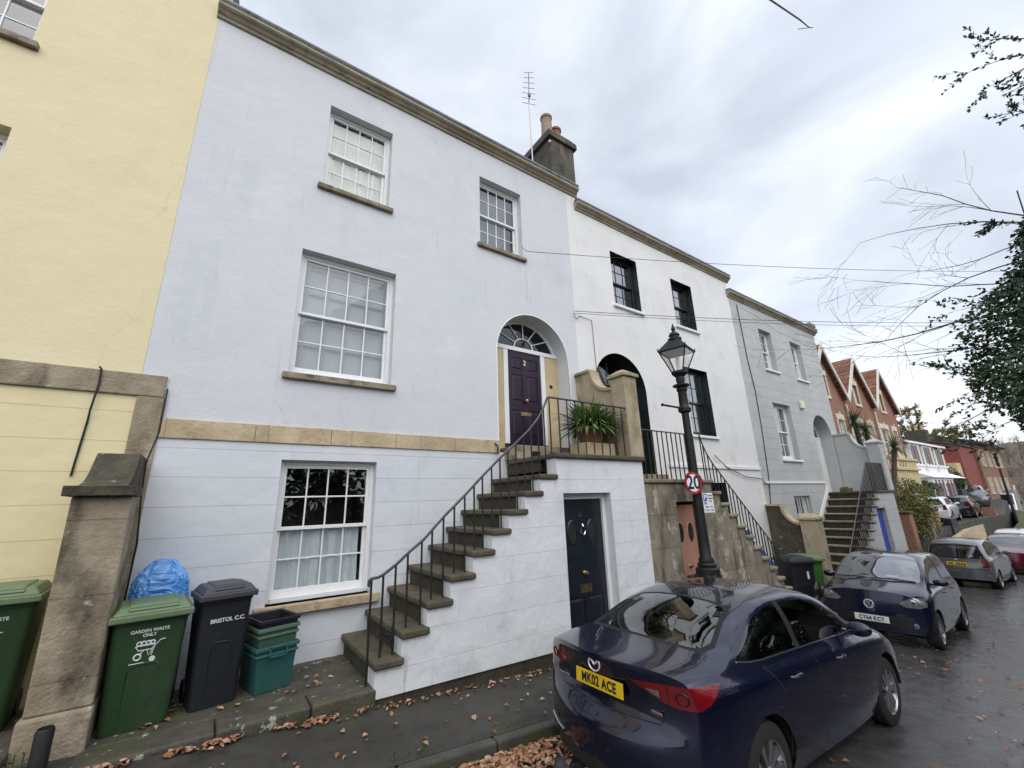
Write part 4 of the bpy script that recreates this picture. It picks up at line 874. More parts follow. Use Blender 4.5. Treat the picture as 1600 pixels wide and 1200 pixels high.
for b_, s_, xx, zz in (('Permit', .042, .05, .125), ('holders', .042, .052, .078), ('only', .042, .05, .032), ('Mon - Sat', .044, .0, -.068), ('9 am - 5 pm', .040, .0, -.125)): text(b_, s_, M_ink, T, (xx, -.003, zz), FRONT, .0005, .0006, name='sign_words')
mb = MB(); mb.box(-.10, -.002, -.0, -.045, 0, .016); mb.box(-.10, -.002, -.025, -.045, 0, -.009); mb.build('symbol', M_ink, T)
mb = MB(); mb.box(-.16, .007, .09, .02, .10, .115); mb.box(-.16, .007, -.115, .02, .10, -.09); mb.build('bracket', mat('steel_band', (.45, .46, .47), rough=.35, metal=.8), T)

# ------------------------------------------------------------------ wheelie bins
M_bing = mat('green_bin_plastic', (.016, .047, .016), (.022, .060, .021), 1.5, .5, bump=.0015, bs=120, stains=(((.07, .08, .06), 2.2, .56, .75, (1, 1, .2), .5), ((.03, .035, .02), 6, .6, .7), ((.06, .085, .05), 3.5, .6, .8, (1, 1, .4), .5),))
M_bingl = mat('faded_green_bin_lid', (.10, .155, .075), (.14, .20, .105), 3, .5, bump=.0015, bs=100)
M_bink = mat('charcoal_bin_plastic', (.011, .013, .018), (.016, .018, .024), 1.5, .48, bump=.0015, bs=120, stains=(((.05, .052, .055), 2.4, .56, .75, (1, 1, .2), .5), ((.10, .10, .09), 14, .68, .74, (1, 1, 1), .4)))
M_binl = mat('charcoal_bin_lid', (.035, .035, .045), (.055, .055, .068), 3, .5, bump=.0015, bs=100)
M_print = mat('white_bin_print', (.62, .66, .64), rough=.6)
def wheelie(label, loc, rz, w, d, h, mb_, ml, kind, group='wheelie bins', sy=0):
    """bin whose back (axle) is at +y, front print faces -y"""
    t = thing('wheelie_bin', label, 'wheelie bin', loc, rz, group)
    bw, bd = w*.80, d*.74; hb = h*.93
    mb = MB(); n = 10
    # tapered tub with a pressed front panel; rows from the base to the rim
    rows = [(0, bw, bd), (.03, bw*1.02, bd*1.02), (hb*.5, bw+(w*.94-bw)*.5, bd+(d*.92-bd)*.5), (hb*.92, w*.93, d*.91), (hb*.925, w*.96, d*.95), (hb, w*.97, d*.96)]
    def ring(z, a, b, yo):
        c = .05; P = []
        for (sx, sy_) in ((-1, -1), (1, -1), (1, 1), (-1, 1)):
            for k in range(4):
                base = {(-1, -1): pi, (1, -1): 1.5*pi, (1, 1): 0, (-1, 1): .5*pi}[(sx, sy_)]; q = base+k*pi/6
                P.append((sx*(a/2-c)+c*cos(q), sy_*(b/2-c)+c*sin(q)+yo, z))
        return P
    vs = []; 
    for z, a, b in rows: vs += ring(z, a, b, (b-d)/2*-.35)
    N_ = 16; fs = [(i*N_+k, i*N_+(k+1) % N_, (i+1)*N_+(k+1) % N_, (i+1)*N_+k) for i in range(len(rows)-1) for k in range(N_)]+[tuple(reversed(range(N_)))]
    mb.add(vs, fs, 0, True); body = mb.build('body', mb_, t)
    yf0 = -bd/2+(bd-d)/2*-.35; zf1 = hb*.92; yf1 = -d*.91/2+(d*.91-d)/2*-.35
    def fy(z): return yf0+(yf1-yf0)*z/zf1
    slope = atan2(yf0-yf1, zf1)
    # raised panel border on the front
    mb = MB(); zt = hb*.56; q = w*.20
    for s in (-1, 1): mb.prism([(s*q, .06), (s*q*1.03, zt-.04), (s*(q-.03), zt), (s*(q-.06), zt-.01), (s*(q-.028), zt-.05), (s*(q-.03), .06)], 'xz', 0, 1) if 0 else None
    pts = [(-q, .05), (-q*1.03, zt-.05), (-q+.04, zt), (q-.04, zt+.0), (q*1.03, zt-.05), (q, .05)]
    mb.tube([(x, fy(z)+.001, z) for x, z in pts], .010, 6); mb.build('pressed_rib', mb_, body)
    # lid with rim, dome and grip slot
    mb = MB(); z = hb+.002; o = .012
    mb.frustum((-w/2-o, -d/2-.035, w/2+o, d/2, z-.045), (-w/2-o, -d/2-.035, w/2+o, d/2, z+.012))
    mb.frustum((-w/2+.005, -d/2-.015, w/2-.005, d/2-.01, z+.0125), (-w/2+.05, -d/2+.05, w/2-.05, d/2-.05, z+.075))
    mb.frustum((-w/2+.10, -d/2+.0, w/2-.10, d/2-.04, z+.04), (-w/2+.11, -d/2+.06, w/2-.11, d/2-.06, z+.088))
    lid = mb.build('lid', ml, t, bevel=.012, seg=2)
    mb = MB(); mb.add([(-w/2+.11, -d/2+.005, z+.042), (w/2-.11, -d/2+.005, z+.042), (w/2-.115, -d/2+.032, z+.066), (-w/2+.115, -d/2+.032, z+.066)], [(0, 1, 2, 3)]); mb.build('grip_slot', M_dark, lid)
    mb = MB(); mb.tube([(-w/2+.06, d/2+.03, hb+.0), (w/2-.06, d/2+.03, hb+.0)], .016, 8)
    for s in (-1, 1): mb.box(s*(w/2-.10)-.02, d/2-.05, hb-.03, s*(w/2-.10)+.02, d/2+.03, hb+.02)
    mb.build('handle', mb_, t)
    for s in (-1, 1):
        mb = MB(); mb.lathe((s*(bw/2-.005), bd/2+.02, .10), [(.10, -.02), (.10, .02)], 18, axis='x'); mb.build('wheel', M_dark, t)
    rot = (pi/2-slope, 0, 0)
    def P(x, z, e=.004): return (x, fy(z)-e-.002, z)
    if kind == 'garden':
        text('GARDEN WASTE\nONLY', .036, M_print, body, P(.0, hb*.83), rot, .0004, .0008, name='bin_words')
        mb = MB(); zc = hb*.685
        def Q(x, zz): return P(x-.0, zc+zz, .002)
        def line(pts, r=.004): mb.tube([Q(*p) for p in pts], r, 5)
        line([(-.085, .03), (.06, .03), (.085, .06), (.12, .065)]); line([(-.085, .03), (-.06, -.005), (.03, -.005), (.055, .03)])
        line([(-.055, -.045), (-.02, -.005)]); line([(0, -.005), (.015, -.055), (.035, -.005)]); line([(.035, -.055), (.05, .02)])
        line([(-.06+.024*cos(2*pi*i/14), -.055+.024*sin(2*pi*i/14)) for i in range(15)], .007)
        for cx in (-.06, -.03, .005, .03): line([(cx+.018*cos(2*pi*i/10), .05+.016*sin(2*pi*i/10)) for i in range(11)], .006)
        line([(-.11, -.105), (-.01, -.105)], .0035)
        mb.build('barrow_symbol', M_print, body)
        mb = MB(); c = P(.045, zc-.085, .0015); mb.lathe(c, [(.022, 0), (.022, -.003)], 16, axis='y'); mb.build('round_mark', M_print, body)
    elif kind == 'city':
        text('BRISTOL C.C.', .050, M_print, body, P(.02, hb*.76), rot, .0004, .0012, name='bin_words')
    elif kind == 'sticker':
        mb = MB(); mb.box(.08, fy(hb*.72)-.006, hb*.66, .13, fy(hb*.72)-.002, hb*.80); mb.build('label', M_print, body)
    return t
wheelie('green garden waste wheelie bin in front of the blue bag', (-.325, -.68, .404), radians(6), .575, .55, .99, M_bing, M_bingl, 'garden')
wheelie('charcoal council wheelie bin beside the recycling boxes', (.235, -.60, .404), radians(10), .475, .50, 1.07, M_bink, M_binl, 'city')
wheelie('green garden waste bin cut by the left edge beyond the stone buttress', (-1.42, -.42, .524), radians(4), .60, .60, 1.10, M_bing, M_bingl, 'garden')
zb = zp(12, -1.2)
wheelie('black wheelie bin beside the black railing of the cement stairs', (11.65, -1.15, zp(11.6, -1.2)), radians(-28), .66, .62, 1.22, M_bink, M_dark, 'sticker')
wheelie('green wheelie bin next to the sandstone pier down the street', (12.55, -1.0, zp(12.5, -1.2)), radians(-28), .62, .62, 1.22, mat('bright_green_bin_plastic', (.045, .15, .028), (.055, .18, .035), 2, .5), M_bingl, '')
# recycling boxes, one nested on the other
def crate(label, loc, rz, w, d, h, m, mr, taper=.86, grip=True):
    t = thing('recycling_box', label, 'recycling box', loc, rz, 'stacked recycling boxes')
    mb = MB(); o = [(-w/2*taper, -d/2*taper), (w/2*taper, -d/2*taper), (w/2*taper, d/2*taper), (-w/2*taper, d/2*taper)]; p = [(-w/2, -d/2), (w/2, -d/2), (w/2, d/2), (-w/2, d/2)]
    def inn(P, k): return [(x*k, y*k) for x, y in P]
    A = [(x, y, 0) for x, y in o]; B = [(x, y, h) for x, y in p]; Ci = [(x, y, h) for x, y in inn(p, .95)]; Di = [(x, y, .02) for x, y in inn(o, .95)]
    mb.add(A+B+Ci+Di, [(3, 2, 1, 0)]+[(k, (k+1) % 4, 4+(k+1) % 4, 4+k) for k in range(4)]+[(4+k, 4+(k+1) % 4, 8+(k+1) % 4, 8+k) for k in range(4)]+[(8+k, 8+(k+1) % 4, 12+(k+1) % 4, 12+k) for k in range(4)]+[(12, 13, 14, 15)])
    mb.build('tub', m, t, bevel=.018, seg=3)
    mb = MB(); e = .016
    for z0, z1, ex in ((h-.03, h+.006, e), (h-.085, h-.062, e*.6)):
        for (a, b, c, d_) in ((-w/2-ex, -d/2-ex, w/2+ex, -d/2-.001), (-w/2-ex, d/2+.001, w/2+ex, d/2+ex), (-w/2-ex, -d/2-.001, -w/2-.001, d/2+.001), (w/2+.001, -d/2-.001, w/2+ex, d/2+.001)): mb.box(a, b, z0, c, d_, z1)
    mb.build('rim', mr, t, bevel=.005)
    if grip:
        mb = MB(); y = -d/2-e-.012; mb.box(-.09, y, h-.10, .09, y+.012, h-.085); mb.box(-.09, y, h-.10, -.075, y+.012, h); mb.box(.075, y, h-.10, .09, y+.012, h); mb.box(-.09, y, h-.012, .09, y+.012, h); mb.build('grip', mr, t)
    return t
M_teal = mat('teal_box_plastic', (.014, .072, .066), (.022, .092, .083), 2, .5, bump=.001, bs=80); M_tealr = mat('teal_box_rim', (.03, .11, .115), rough=.5)
M_gbox = mat('green_box_plastic', (.035, .085, .055), (.05, .105, .07), 3, .5); M_gboxr = mat('faded_green_box_rim', (.09, .15, .105), rough=.5)
M_kbox = mat('black_box_plastic', (.012, .012, .018), rough=.42)
bx, by, rz = .72, -.50, radians(14)
crate('teal recycling box at the bottom of the stack beside the charcoal bin', (bx, by, .404), rz, .40, .50, .42, M_teal, M_tealr)
crate('green recycling box nested in the middle of the stack', (bx, by, .60), rz, .385, .485, .40, M_gbox, M_gboxr, grip=False)
crate('empty black recycling box on top of the stack', (bx, by, .705), rz, .375, .475, .37, M_kbox, M_kbox, .88, grip=False)
# crumpled blue bag on the bin store behind the green bin
mb = MB(); nu, nv = 52, 26; vs = []; r = random.Random(5); ph = [r.uniform(0, 6.3) for _ in range(12)]
for i in range(nu):
    u = 2*pi*(i+.35*r.random())/nu
    for j in range(nv+1):
        v = min(1, max(0, (j+(.5*(r.random()-.5) if 0 < j < nv else 0))/nv)); sx = abs(cos(u))**.5*(1 if cos(u) > 0 else -1); sy = abs(sin(u))**.5*(1 if sin(u) > 0 else -1)
        taper = 1-.06*v if v < .62 else (.963-.52*((v-.62)/.38)**1.5)
        cr = .010*abs(sin(5*u+ph[0]+3*v))+.012*(abs(sin(9*u+ph[1]-7*v))-.5)+r.uniform(-.007, .007)
        z = .56*v+.035*sin(2*u+ph[4])*max(0, v-.5)+r.uniform(-.006, .006)
        vs.append((-.31+.235*sx*taper+cr*cos(u)-.02*v, -.23+.17*sy*taper+cr*sin(u), 1.15+z))
fs = []
for i in range(nu):
    for j in range(nv):
        a_, b_, c_, d_ = i*(nv+1)+j, ((i+1) % nu)*(nv+1)+j, ((i+1) % nu)*(nv+1)+j+1, i*(nv+1)+j+1
        fs += [(a_, b_, c_), (a_, c_, d_)] if r.random() < .5 else [(a_, b_, d_), (b_, c_, d_)]
fs += [tuple(i*(nv+1)+nv for i in range(nu))]
mb.add(vs, fs, 0, False)
bag = mb.build('blue_bag', mat('shiny_blue_polythene', (.03, .17, .55), (.16, .42, .80), 5, .22, spec=.6, bump=.006, bs=14), origin=(-.31, -.23, 1.15)); tag(bag, 'crumpled shiny blue bag standing behind the green garden bin', 'bag')
mb = MB(); mb.box(-.56, -.38, .404, -.06, -.05, 1.14); tag(mb.build('black_box', M_kbox, origin=(-.3, -.2, .404), bevel=.03), 'black crate under the blue bag, hidden behind the green bin', 'box')
# refuse sacks and a blue bag farther down the street
def sack(name, label, c, s, m, seed):
    bm = bmesh.new(); bmesh.ops.create_icosphere(bm, subdivisions=4, radius=1); r = random.Random(seed); ph = [r.uniform(0, 6) for _ in range(6)]
    mb = MB(); vs = []
    for v in bm.verts:
        p = v.co; q = 1+.10*sin(5*p.x+ph[0]+3*p.z)+.08*sin(7*p.y+ph[1])+.05*sin(13*p.z+ph[2]+9*p.x)+.05*sin(17*p.y+11*p.x); z = p.z*q
        if z < -.55: z = -.55
        if z > .6: q *= .7; z = .6+(z-.6)*1.6
        vs.append((c[0]+p.x*q*s[0], c[1]+p.y*q*s[1], c[2]+(z+.55)*s[2]))
    mb.add(vs, [tuple(v.index for v in f.verts) for f in bm.faces], 0, True); bm.free()
    return tag(mb.build(name, m, origin=c), label, 'refuse sack')
M_sack = mat('shiny_black_polythene', (.010, .010, .012), rough=.28, bump=.01, bs=14)
sack('refuse_sack', 'black refuse sack at the kerb in front of the green bin down the street', (11.3, -1.75, zp(11.3, -1.7)), (.34, .3, .38), M_sack, 2)
sack('blue_sack', 'blue and white bundle behind the stair railing by the black bin', (10.75, -.75, zp(10.7, -.7)), (.42, .4, .95), mat('blue_white_sheet', (.03, .05, .22), (.6, .62, .66), 2.4, .5, mix=(.50, .56)), 4)
mb = MB(); mb.box(10.95, -1.32, zp(11, -1.3), 11.4, -.95, zp(11, -1.3)+.34); tag(mb.build('stone_block', M_mossb if 0 else M_moss, origin=(11.2, -1.1, zp(11, -1.3)), bevel=.04), 'low mossy stone block between the cement stairs and the black bin', 'stone block')
mb = MB(); mb.box(18.45, -.42, 2.224, 18.85, -.15, 2.34); mb.box(18.5, -.38, 2.341, 18.6, -.18, 2.38)
tag(mb.build('wooden_crate', mat('mossy_timber', (.14, .11, .06), (.09, .10, .05), 6, .9), origin=(18.6, -.3, 2.224), bevel=.01), 'small mossy timber crate on the landing of the grey house', 'crate')

# ------------------------------------------------------------------ fallen leaves
def litter(name, label, spots, seed, size=(.03, .07)):
    mb = MB(); r = random.Random(seed)
    for (x, y, z) in spots:
        a = r.uniform(0, 2*pi); s = r.uniform(*size)*(1.2 if r.random() < .12 else 1); c = Vector((x, y, z+.006+r.random()*.012)); k = r.choice((0, 0, 1, 1, 2, 2))
        d = Vector((cos(a), sin(a), r.uniform(-.25, .35))); n = Vector((r.uniform(-.5, .5), r.uniform(-.5, .5), 1)); e = d.cross(n).normalized(); n = e.cross(d)
        w = s*r.uniform(.5, .8); up = n*s*r.uniform(.05, .3)
        P = [c-d*s*.5, c-d*s*.15+e*w*.5+up, c+d*s*.2+e*w*.42+up*.8, c+d*s*.55, c+d*s*.2-e*w*.42+up*.8, c-d*s*.15-e*w*.5+up, c]
        mb.add(P, [(0, 6, 1), (1, 6, 2), (2, 6, 3), (3, 6, 4), (4, 6, 5), (5, 6, 0)], k)
    o = mb.build(name, M_fall, kind='stuff'); o['label'] = label; o['category'] = 'leaves'; return o
r = random.Random(21); sp = []
for i in range(330):     # drift at the foot of the forecourt edging
    t = r.random()**.8; x = -.9+2.7*t; y = -1.37-abs(r.gauss(0, .05))
    if sin(x*7.3)+sin(x*17+1)+r.uniform(-1, 1) < -.3: continue
    sp.append((x, y, zp(x, y)+.01*r.random()))
for i in range(60):
    x = 1.65+2.4*r.random(); y = -1.38-abs(r.gauss(0, .05)); sp.append((x, y, zp(x, y)))
for i in range(110):
    x = r.uniform(-.5, 6); y = r.uniform(-2.4, -1.4); sp.append((x, y, zp(x, y)))
for i in range(50):
    x = r.uniform(-.4, 1.5); y = r.uniform(-1.0, -.15); sp.append((x, y, .404))
litter('fallen_leaves', 'orange brown fallen leaves scattered over the pavement', sp, 1)
sp = []
for i in range(1150):    # the gutter, thickest behind the parked car
    x = r.gauss(2.4, .75) if i < 850 else r.uniform(-1, 9); y = yk(x)-.02-abs(r.gauss(0, .17)); sp.append((x, y, zr(x)+.01+.03*r.random()*(1 if i < 700 else 0)))
for i in range(260):
    x = r.uniform(2, 16); y = r.uniform(-6, -2.8); sp.append((x, y, zr(x)+.021))
litter('gutter_leaves', 'thick brown leaf litter lying in the gutter and on the road', sp, 2, (.035, .08))
mb = MB(); r = random.Random(8)
for i in range(900):
    x = r.uniform(1.7, 6) if i < 500 else r.uniform(-.5, 3.2); y = (-1.375-abs(r.gauss(0, .04))) if i < 500 else yk(x)+.16+abs(r.gauss(0, .05))
    if sin(x*5.1)+sin(x*11.7+1) < .2: continue
    leaf(mb, Vector((x, y, zp(x, y))), Vector((r.uniform(-.6, .6), r.uniform(-.6, .6), 1)), rv(r), r.uniform(.02, .055), .008)
o = mb.build('weeds', M_leafm, kind='stuff'); o['label'] = 'small green weeds growing along the wall foot and kerb'; o['category'] = 'weeds'
# ------------------------------------------------------------------ cars
M_tyre = mat('tyre_rubber', (.012, .012, .012), (.02, .019, .018), 12, .75, bump=.002, bs=60)
M_alloy = mat('alloy_wheel', (.42, .43, .45), (.34, .35, .37), 6, .3, metal=.85)
M_seat = mat('dark_seat_cloth', (.02, .02, .022), rough=.9)
M_cgl = glass('tinted_car_glass', (.55, .62, .60), .13, .8)
M_cgd = glass('dark_car_glass', (.30, .34, .33), .05, .45)
M_rlamp = mat('red_tail_light', (.20, .004, .008), (.10, .002, .004), 5, .12, coat=.6)
M_clamp = mat('clear_light_lens', (.30, .31, .32), (.14, .145, .15), 16, .12, coat=.6, metal=.5)
M_amber = mat('amber_lens', (.55, .20, .05), rough=.2)
M_plY = mat('yellow_number_plate', (.72, .49, .015), rough=.4); M_plW = mat('white_number_plate', (.66, .68, .66), rough=.4)
M_bright = mat('bright_badge_metal', (.72, .73, .75), rough=.3, metal=.25)
M_cgs = glass('sky_reflecting_windscreen', (.55, .62, .60), .26, .8)
M_seam = mat('dark_panel_gap', (.004, .004, .005), rough=.8)
def paint(name, c, c2=None, rough=.22):
    return mat(name, c, c2 or tuple(v*1.08 for v in c), 3, rough, metal=.35, spec=.5, coat=.8, bump=.0004, bs=5)
def pchip(xs, ys, q):
    xs = np.array(xs, float); ys = np.array(ys, float); h = np.diff(xs); d = np.diff(ys)/h; m = np.zeros(len(xs))
    for i in range(1, len(xs)-1):
        if d[i-1]*d[i] > 0: w1 = 2*h[i]+h[i-1]; w2 = h[i]+2*h[i-1]; m[i] = (w1+w2)/(w1/d[i-1]+w2/d[i])
    m[0], m[-1] = d[0], d[-1]
    k = np.clip(np.searchsorted(xs, q)-1, 0, len(h)-1); t = (q-xs[k])/h[k]
    return (2*t**3-3*t**2+1)*ys[k]+(t**3-2*t**2+t)*h[k]*m[k]+(-2*t**3+3*t**2)*ys[k+1]+(t**3-t**2)*h[k]*m[k+1]
def car_surface(st, nx, rear_bulge, front_bulge, W2, fr=.9):
    """st: list of (x, [9 (y,z)]). returns bmesh of the whole skin with plan-curved ends"""
    xs = [s[0] for s in st]; X = []
    for a, b in zip(xs, xs[1:]):
        n = max(1, int(round((b-a)*nx))); X += [a+(b-a)*i/n for i in range(n)]
    X.append(xs[-1]); X = np.array(X)
    C = np.zeros((len(X), 9, 2))
    for j in range(9):
        for c in range(2): C[:, j, c] = pchip(xs, [s[1][j][c] for s in st], X)
    sg = .07; Cs = C.copy()
    for i in range(len(X)):
        lim = min(X[i]-X[0], X[-1]-X[i]); s_ = min(sg, lim*.5)
        if s_ > 1e-4: w_ = np.exp(-.5*((X-X[i])/s_)**2)*np.gradient(X); Cs[i] = np.tensordot(w_/w_.sum(), C, 1)
    C = Cs
    # section: monotone parameter spline through the 9 control points
    u = np.arange(9); Q = np.concatenate([np.linspace(j, j+1, 6)[:-1] for j in range(8)]+[[8.0]]); ns = len(Q)
    S = np.zeros((len(X), ns, 2))
    for i in range(len(X)):
        for c in range(2): S[i, :, c] = pchip(u, C[i, :, c], Q)
    bm = bmesh.new(); G = []
    x0, x1 = xs[0], xs[-1]
    def warp(x, y, z):
        t = 1-min(1, (y/W2)**2)
        if x < x0+fr: f = ((x0+fr-x)/fr)**2; x = x-rear_bulge(z)*t*f
        if x > x1-fr: f = ((x-(x1-fr))/fr)**2; x = x+front_bulge(z)*t*f
        return (x, y, z)
    def V(x, y, z): return bm.verts.new(warp(x, y, z))
    full = 2*ns-1
    for i in range(len(X)):
        row = [V(X[i], S[i, k, 0], S[i, k, 1]) for k in range(ns)]+[V(X[i], -S[i, k, 0], S[i, k, 1]) for k in range(ns-2, -1, -1)]
        G.append(row)
    for i in range(len(X)-1):
        for k in range(full-1): bm.faces.new((G[i][k], G[i+1][k], G[i+1][k+1], G[i][k+1]))
    nb = 20      # section samples 0..nb are the flank (control points 0..4)
    for e in (0, -1):
        row = G[e]; L = row[:nb+1]; R = row[full-1:full-2-nb:-1]; T = row[nb:full-nb]; nu = len(T)-1; nv = nb
        grid = [[None]*(nu+1) for _ in range(nv+1)]
        for v in range(nv+1): grid[v][0] = L[v]; grid[v][nu] = R[v]
        for k in range(nu+1): grid[nv][k] = T[k]
        xe = X[e]; Sx = S[e]
        ty = [float(t_.co.y) for t_ in T]; tz_ = [float(t_.co.z) for t_ in T]; w0 = ty[0]
        for v in range(nv):
            for k in range(1, nu):
                f = ty[k]/w0; yy = Sx[v, 0]*f; zz = Sx[v, 1]+(tz_[k]-tz_[0])*(v/nv)**4
                grid[v][k] = V(xe, yy, zz)
        for v in range(nv):
            for k in range(nu):
                q = (grid[v][k], grid[v][k+1], grid[v+1][k+1], grid[v+1][k])
                bm.faces.new(q if e == 0 else q[::-1])
    # flat floor pan closes the underside
    bm.normal_update(); bmesh.ops.recalc_face_normals(bm, faces=bm.faces)
    return bm
def region(bm, lay, rid, poly, plane, ok):
    """cut the skin along a polygon drawn in a view plane and give the inside faces the id rid"""
    ax = {'xz': (0, 2), 'yz': (1, 2), 'xy': (0, 1)}[plane]; nrm = {'xz': 1, 'yz': 0, 'xy': 2}[plane]
    lo = [min(p[i] for p in poly)-.02 for i in (0, 1)]; hi = [max(p[i] for p in poly)+.02 for i in (0, 1)]
    def near(f):
        if not ok(f.calc_center_median(), f.normal): return False
        a = [min(v.co[ax[i]] for v in f.verts) for i in (0, 1)]; b = [max(v.co[ax[i]] for v in f.verts) for i in (0, 1)]
        return all(b[i] > lo[i] and a[i] < hi[i] for i in (0, 1))
    n = len(poly)
    for i in range(n):
        p, q = poly[i], poly[(i+1) % n]; d = (q[0]-p[0], q[1]-p[1])
        co = Vector((0, 0, 0)); no = Vector((0, 0, 0)); co[ax[0]], co[ax[1]] = p; no[ax[0]], no[ax[1]] = -d[1], d[0]
        if no.length < 1e-7: continue
        L = hypot(*d); mx = ((p[0]+q[0])/2, (p[1]+q[1])/2)
        fs = [f for f in bm.faces if near(f) and (lambda c: hypot(c[ax[0]]-mx[0], c[ax[1]]-mx[1]) < L*.5+.16)(f.calc_center_median())]
        if not fs: continue
        geom = list(set(fs) | {e for f in fs for e in f.edges} | {v for f in fs for v in f.verts})
        bmesh.ops.bisect_plane(bm, geom=geom, dist=1e-5, plane_co=co, plane_no=no)
    bm.normal_update()
    def inside(x, y):
        c = False
        for i in range(n):
            a, b = poly[i], poly[i-1]
            if (a[1] > y) != (b[1] > y) and x < (b[0]-a[0])*(y-a[1])/(b[1]-a[1]+1e-12)+a[0]: c = not c
        return c
    for f in bm.faces:
        c = f.calc_center_median()
        if ok(c, f.normal) and inside(c[ax[0]], c[ax[1]]): f[lay] = rid
def line_poly(pts, w=.009):
    out = []; back = []
    for i, p in enumerate(pts):
        a = Vector(pts[max(i-1, 0)]); b = Vector(pts[min(i+1, len(pts)-1)]); d = (b-a).normalized(); n = Vector((-d.y, d.x))*w*.5
        out.append((p[0]+n.x, p[1]+n.y)); back.append((p[0]-n.x, p[1]-n.y))
    return out+back[::-1]
def wheel(t, x, y, r, side, spokes=9, rim=M_alloy, w=.20):
    o = side
    mb = MB(); mb.lathe((x, y, r), [(r*.66, -w/2), (r*.90, -w/2), (r*.985, -w*.40), (r, -w*.25), (r, w*.25), (r*.985, w*.40), (r*.90, w/2), (r*.66, w/2)], 40, axis='y', cap=False); wh = mb.build('wheel', M_tyre, t)
    mb = MB(); yo = y+o*(w/2-.015)
    def ry(a, b, c): return (x+a, b, r+c)
    for (ra, rb, dy) in ((.66, .62, .012),):
        prof = [(r*.60, -.05*o), (r*.67, -.02*o), (r*.685, .008*o), (r*.65, .012*o), (r*.62, .0)]
        mb.lathe((x, yo, r), prof, 40, axis='y', cap=False)
    for k in range(spokes):
        a = 2*pi*k/spokes; b = a+.30
        def pt(rad, ang, dy): return (x+rad*sin(ang), yo+o*dy, r+rad*cos(ang))
        A = [pt(r*.10, a-.45, -.005), pt(r*.10, a+.45, -.005), pt(r*.38, b+.02, .004), pt(r*.63, b+.20, -.004), pt(r*.63, b-.16, -.004), pt(r*.38, b-.24, .004)]
        B = [pt(r*.10, a-.45, -.04), pt(r*.10, a+.45, -.04), pt(r*.38, b+.02, -.035), pt(r*.63, b+.20, -.04), pt(r*.63, b-.16, -.04), pt(r*.38, b-.24, -.035)]
        mb.add(A+B, [(0, 1, 2, 5), (5, 2, 3, 4)]+[(i, i+6, (i+1) % 6+6, (i+1) % 6) for i in range(6)])
    mb.lathe((x, yo-.02*o, r), [(r*.13, 0), (r*.13, .022*o), (r*.09, .030*o)], 16, axis='y')
    mb.build('rim', rim, wh)
    mb = MB(); mb.lathe((x, y+o*(w/2-.075), r), [(r*.64, 0), (r*.64, .004*o)], 24, axis='y'); mb.build('brake_shadow', M_void, wh)
    return wh
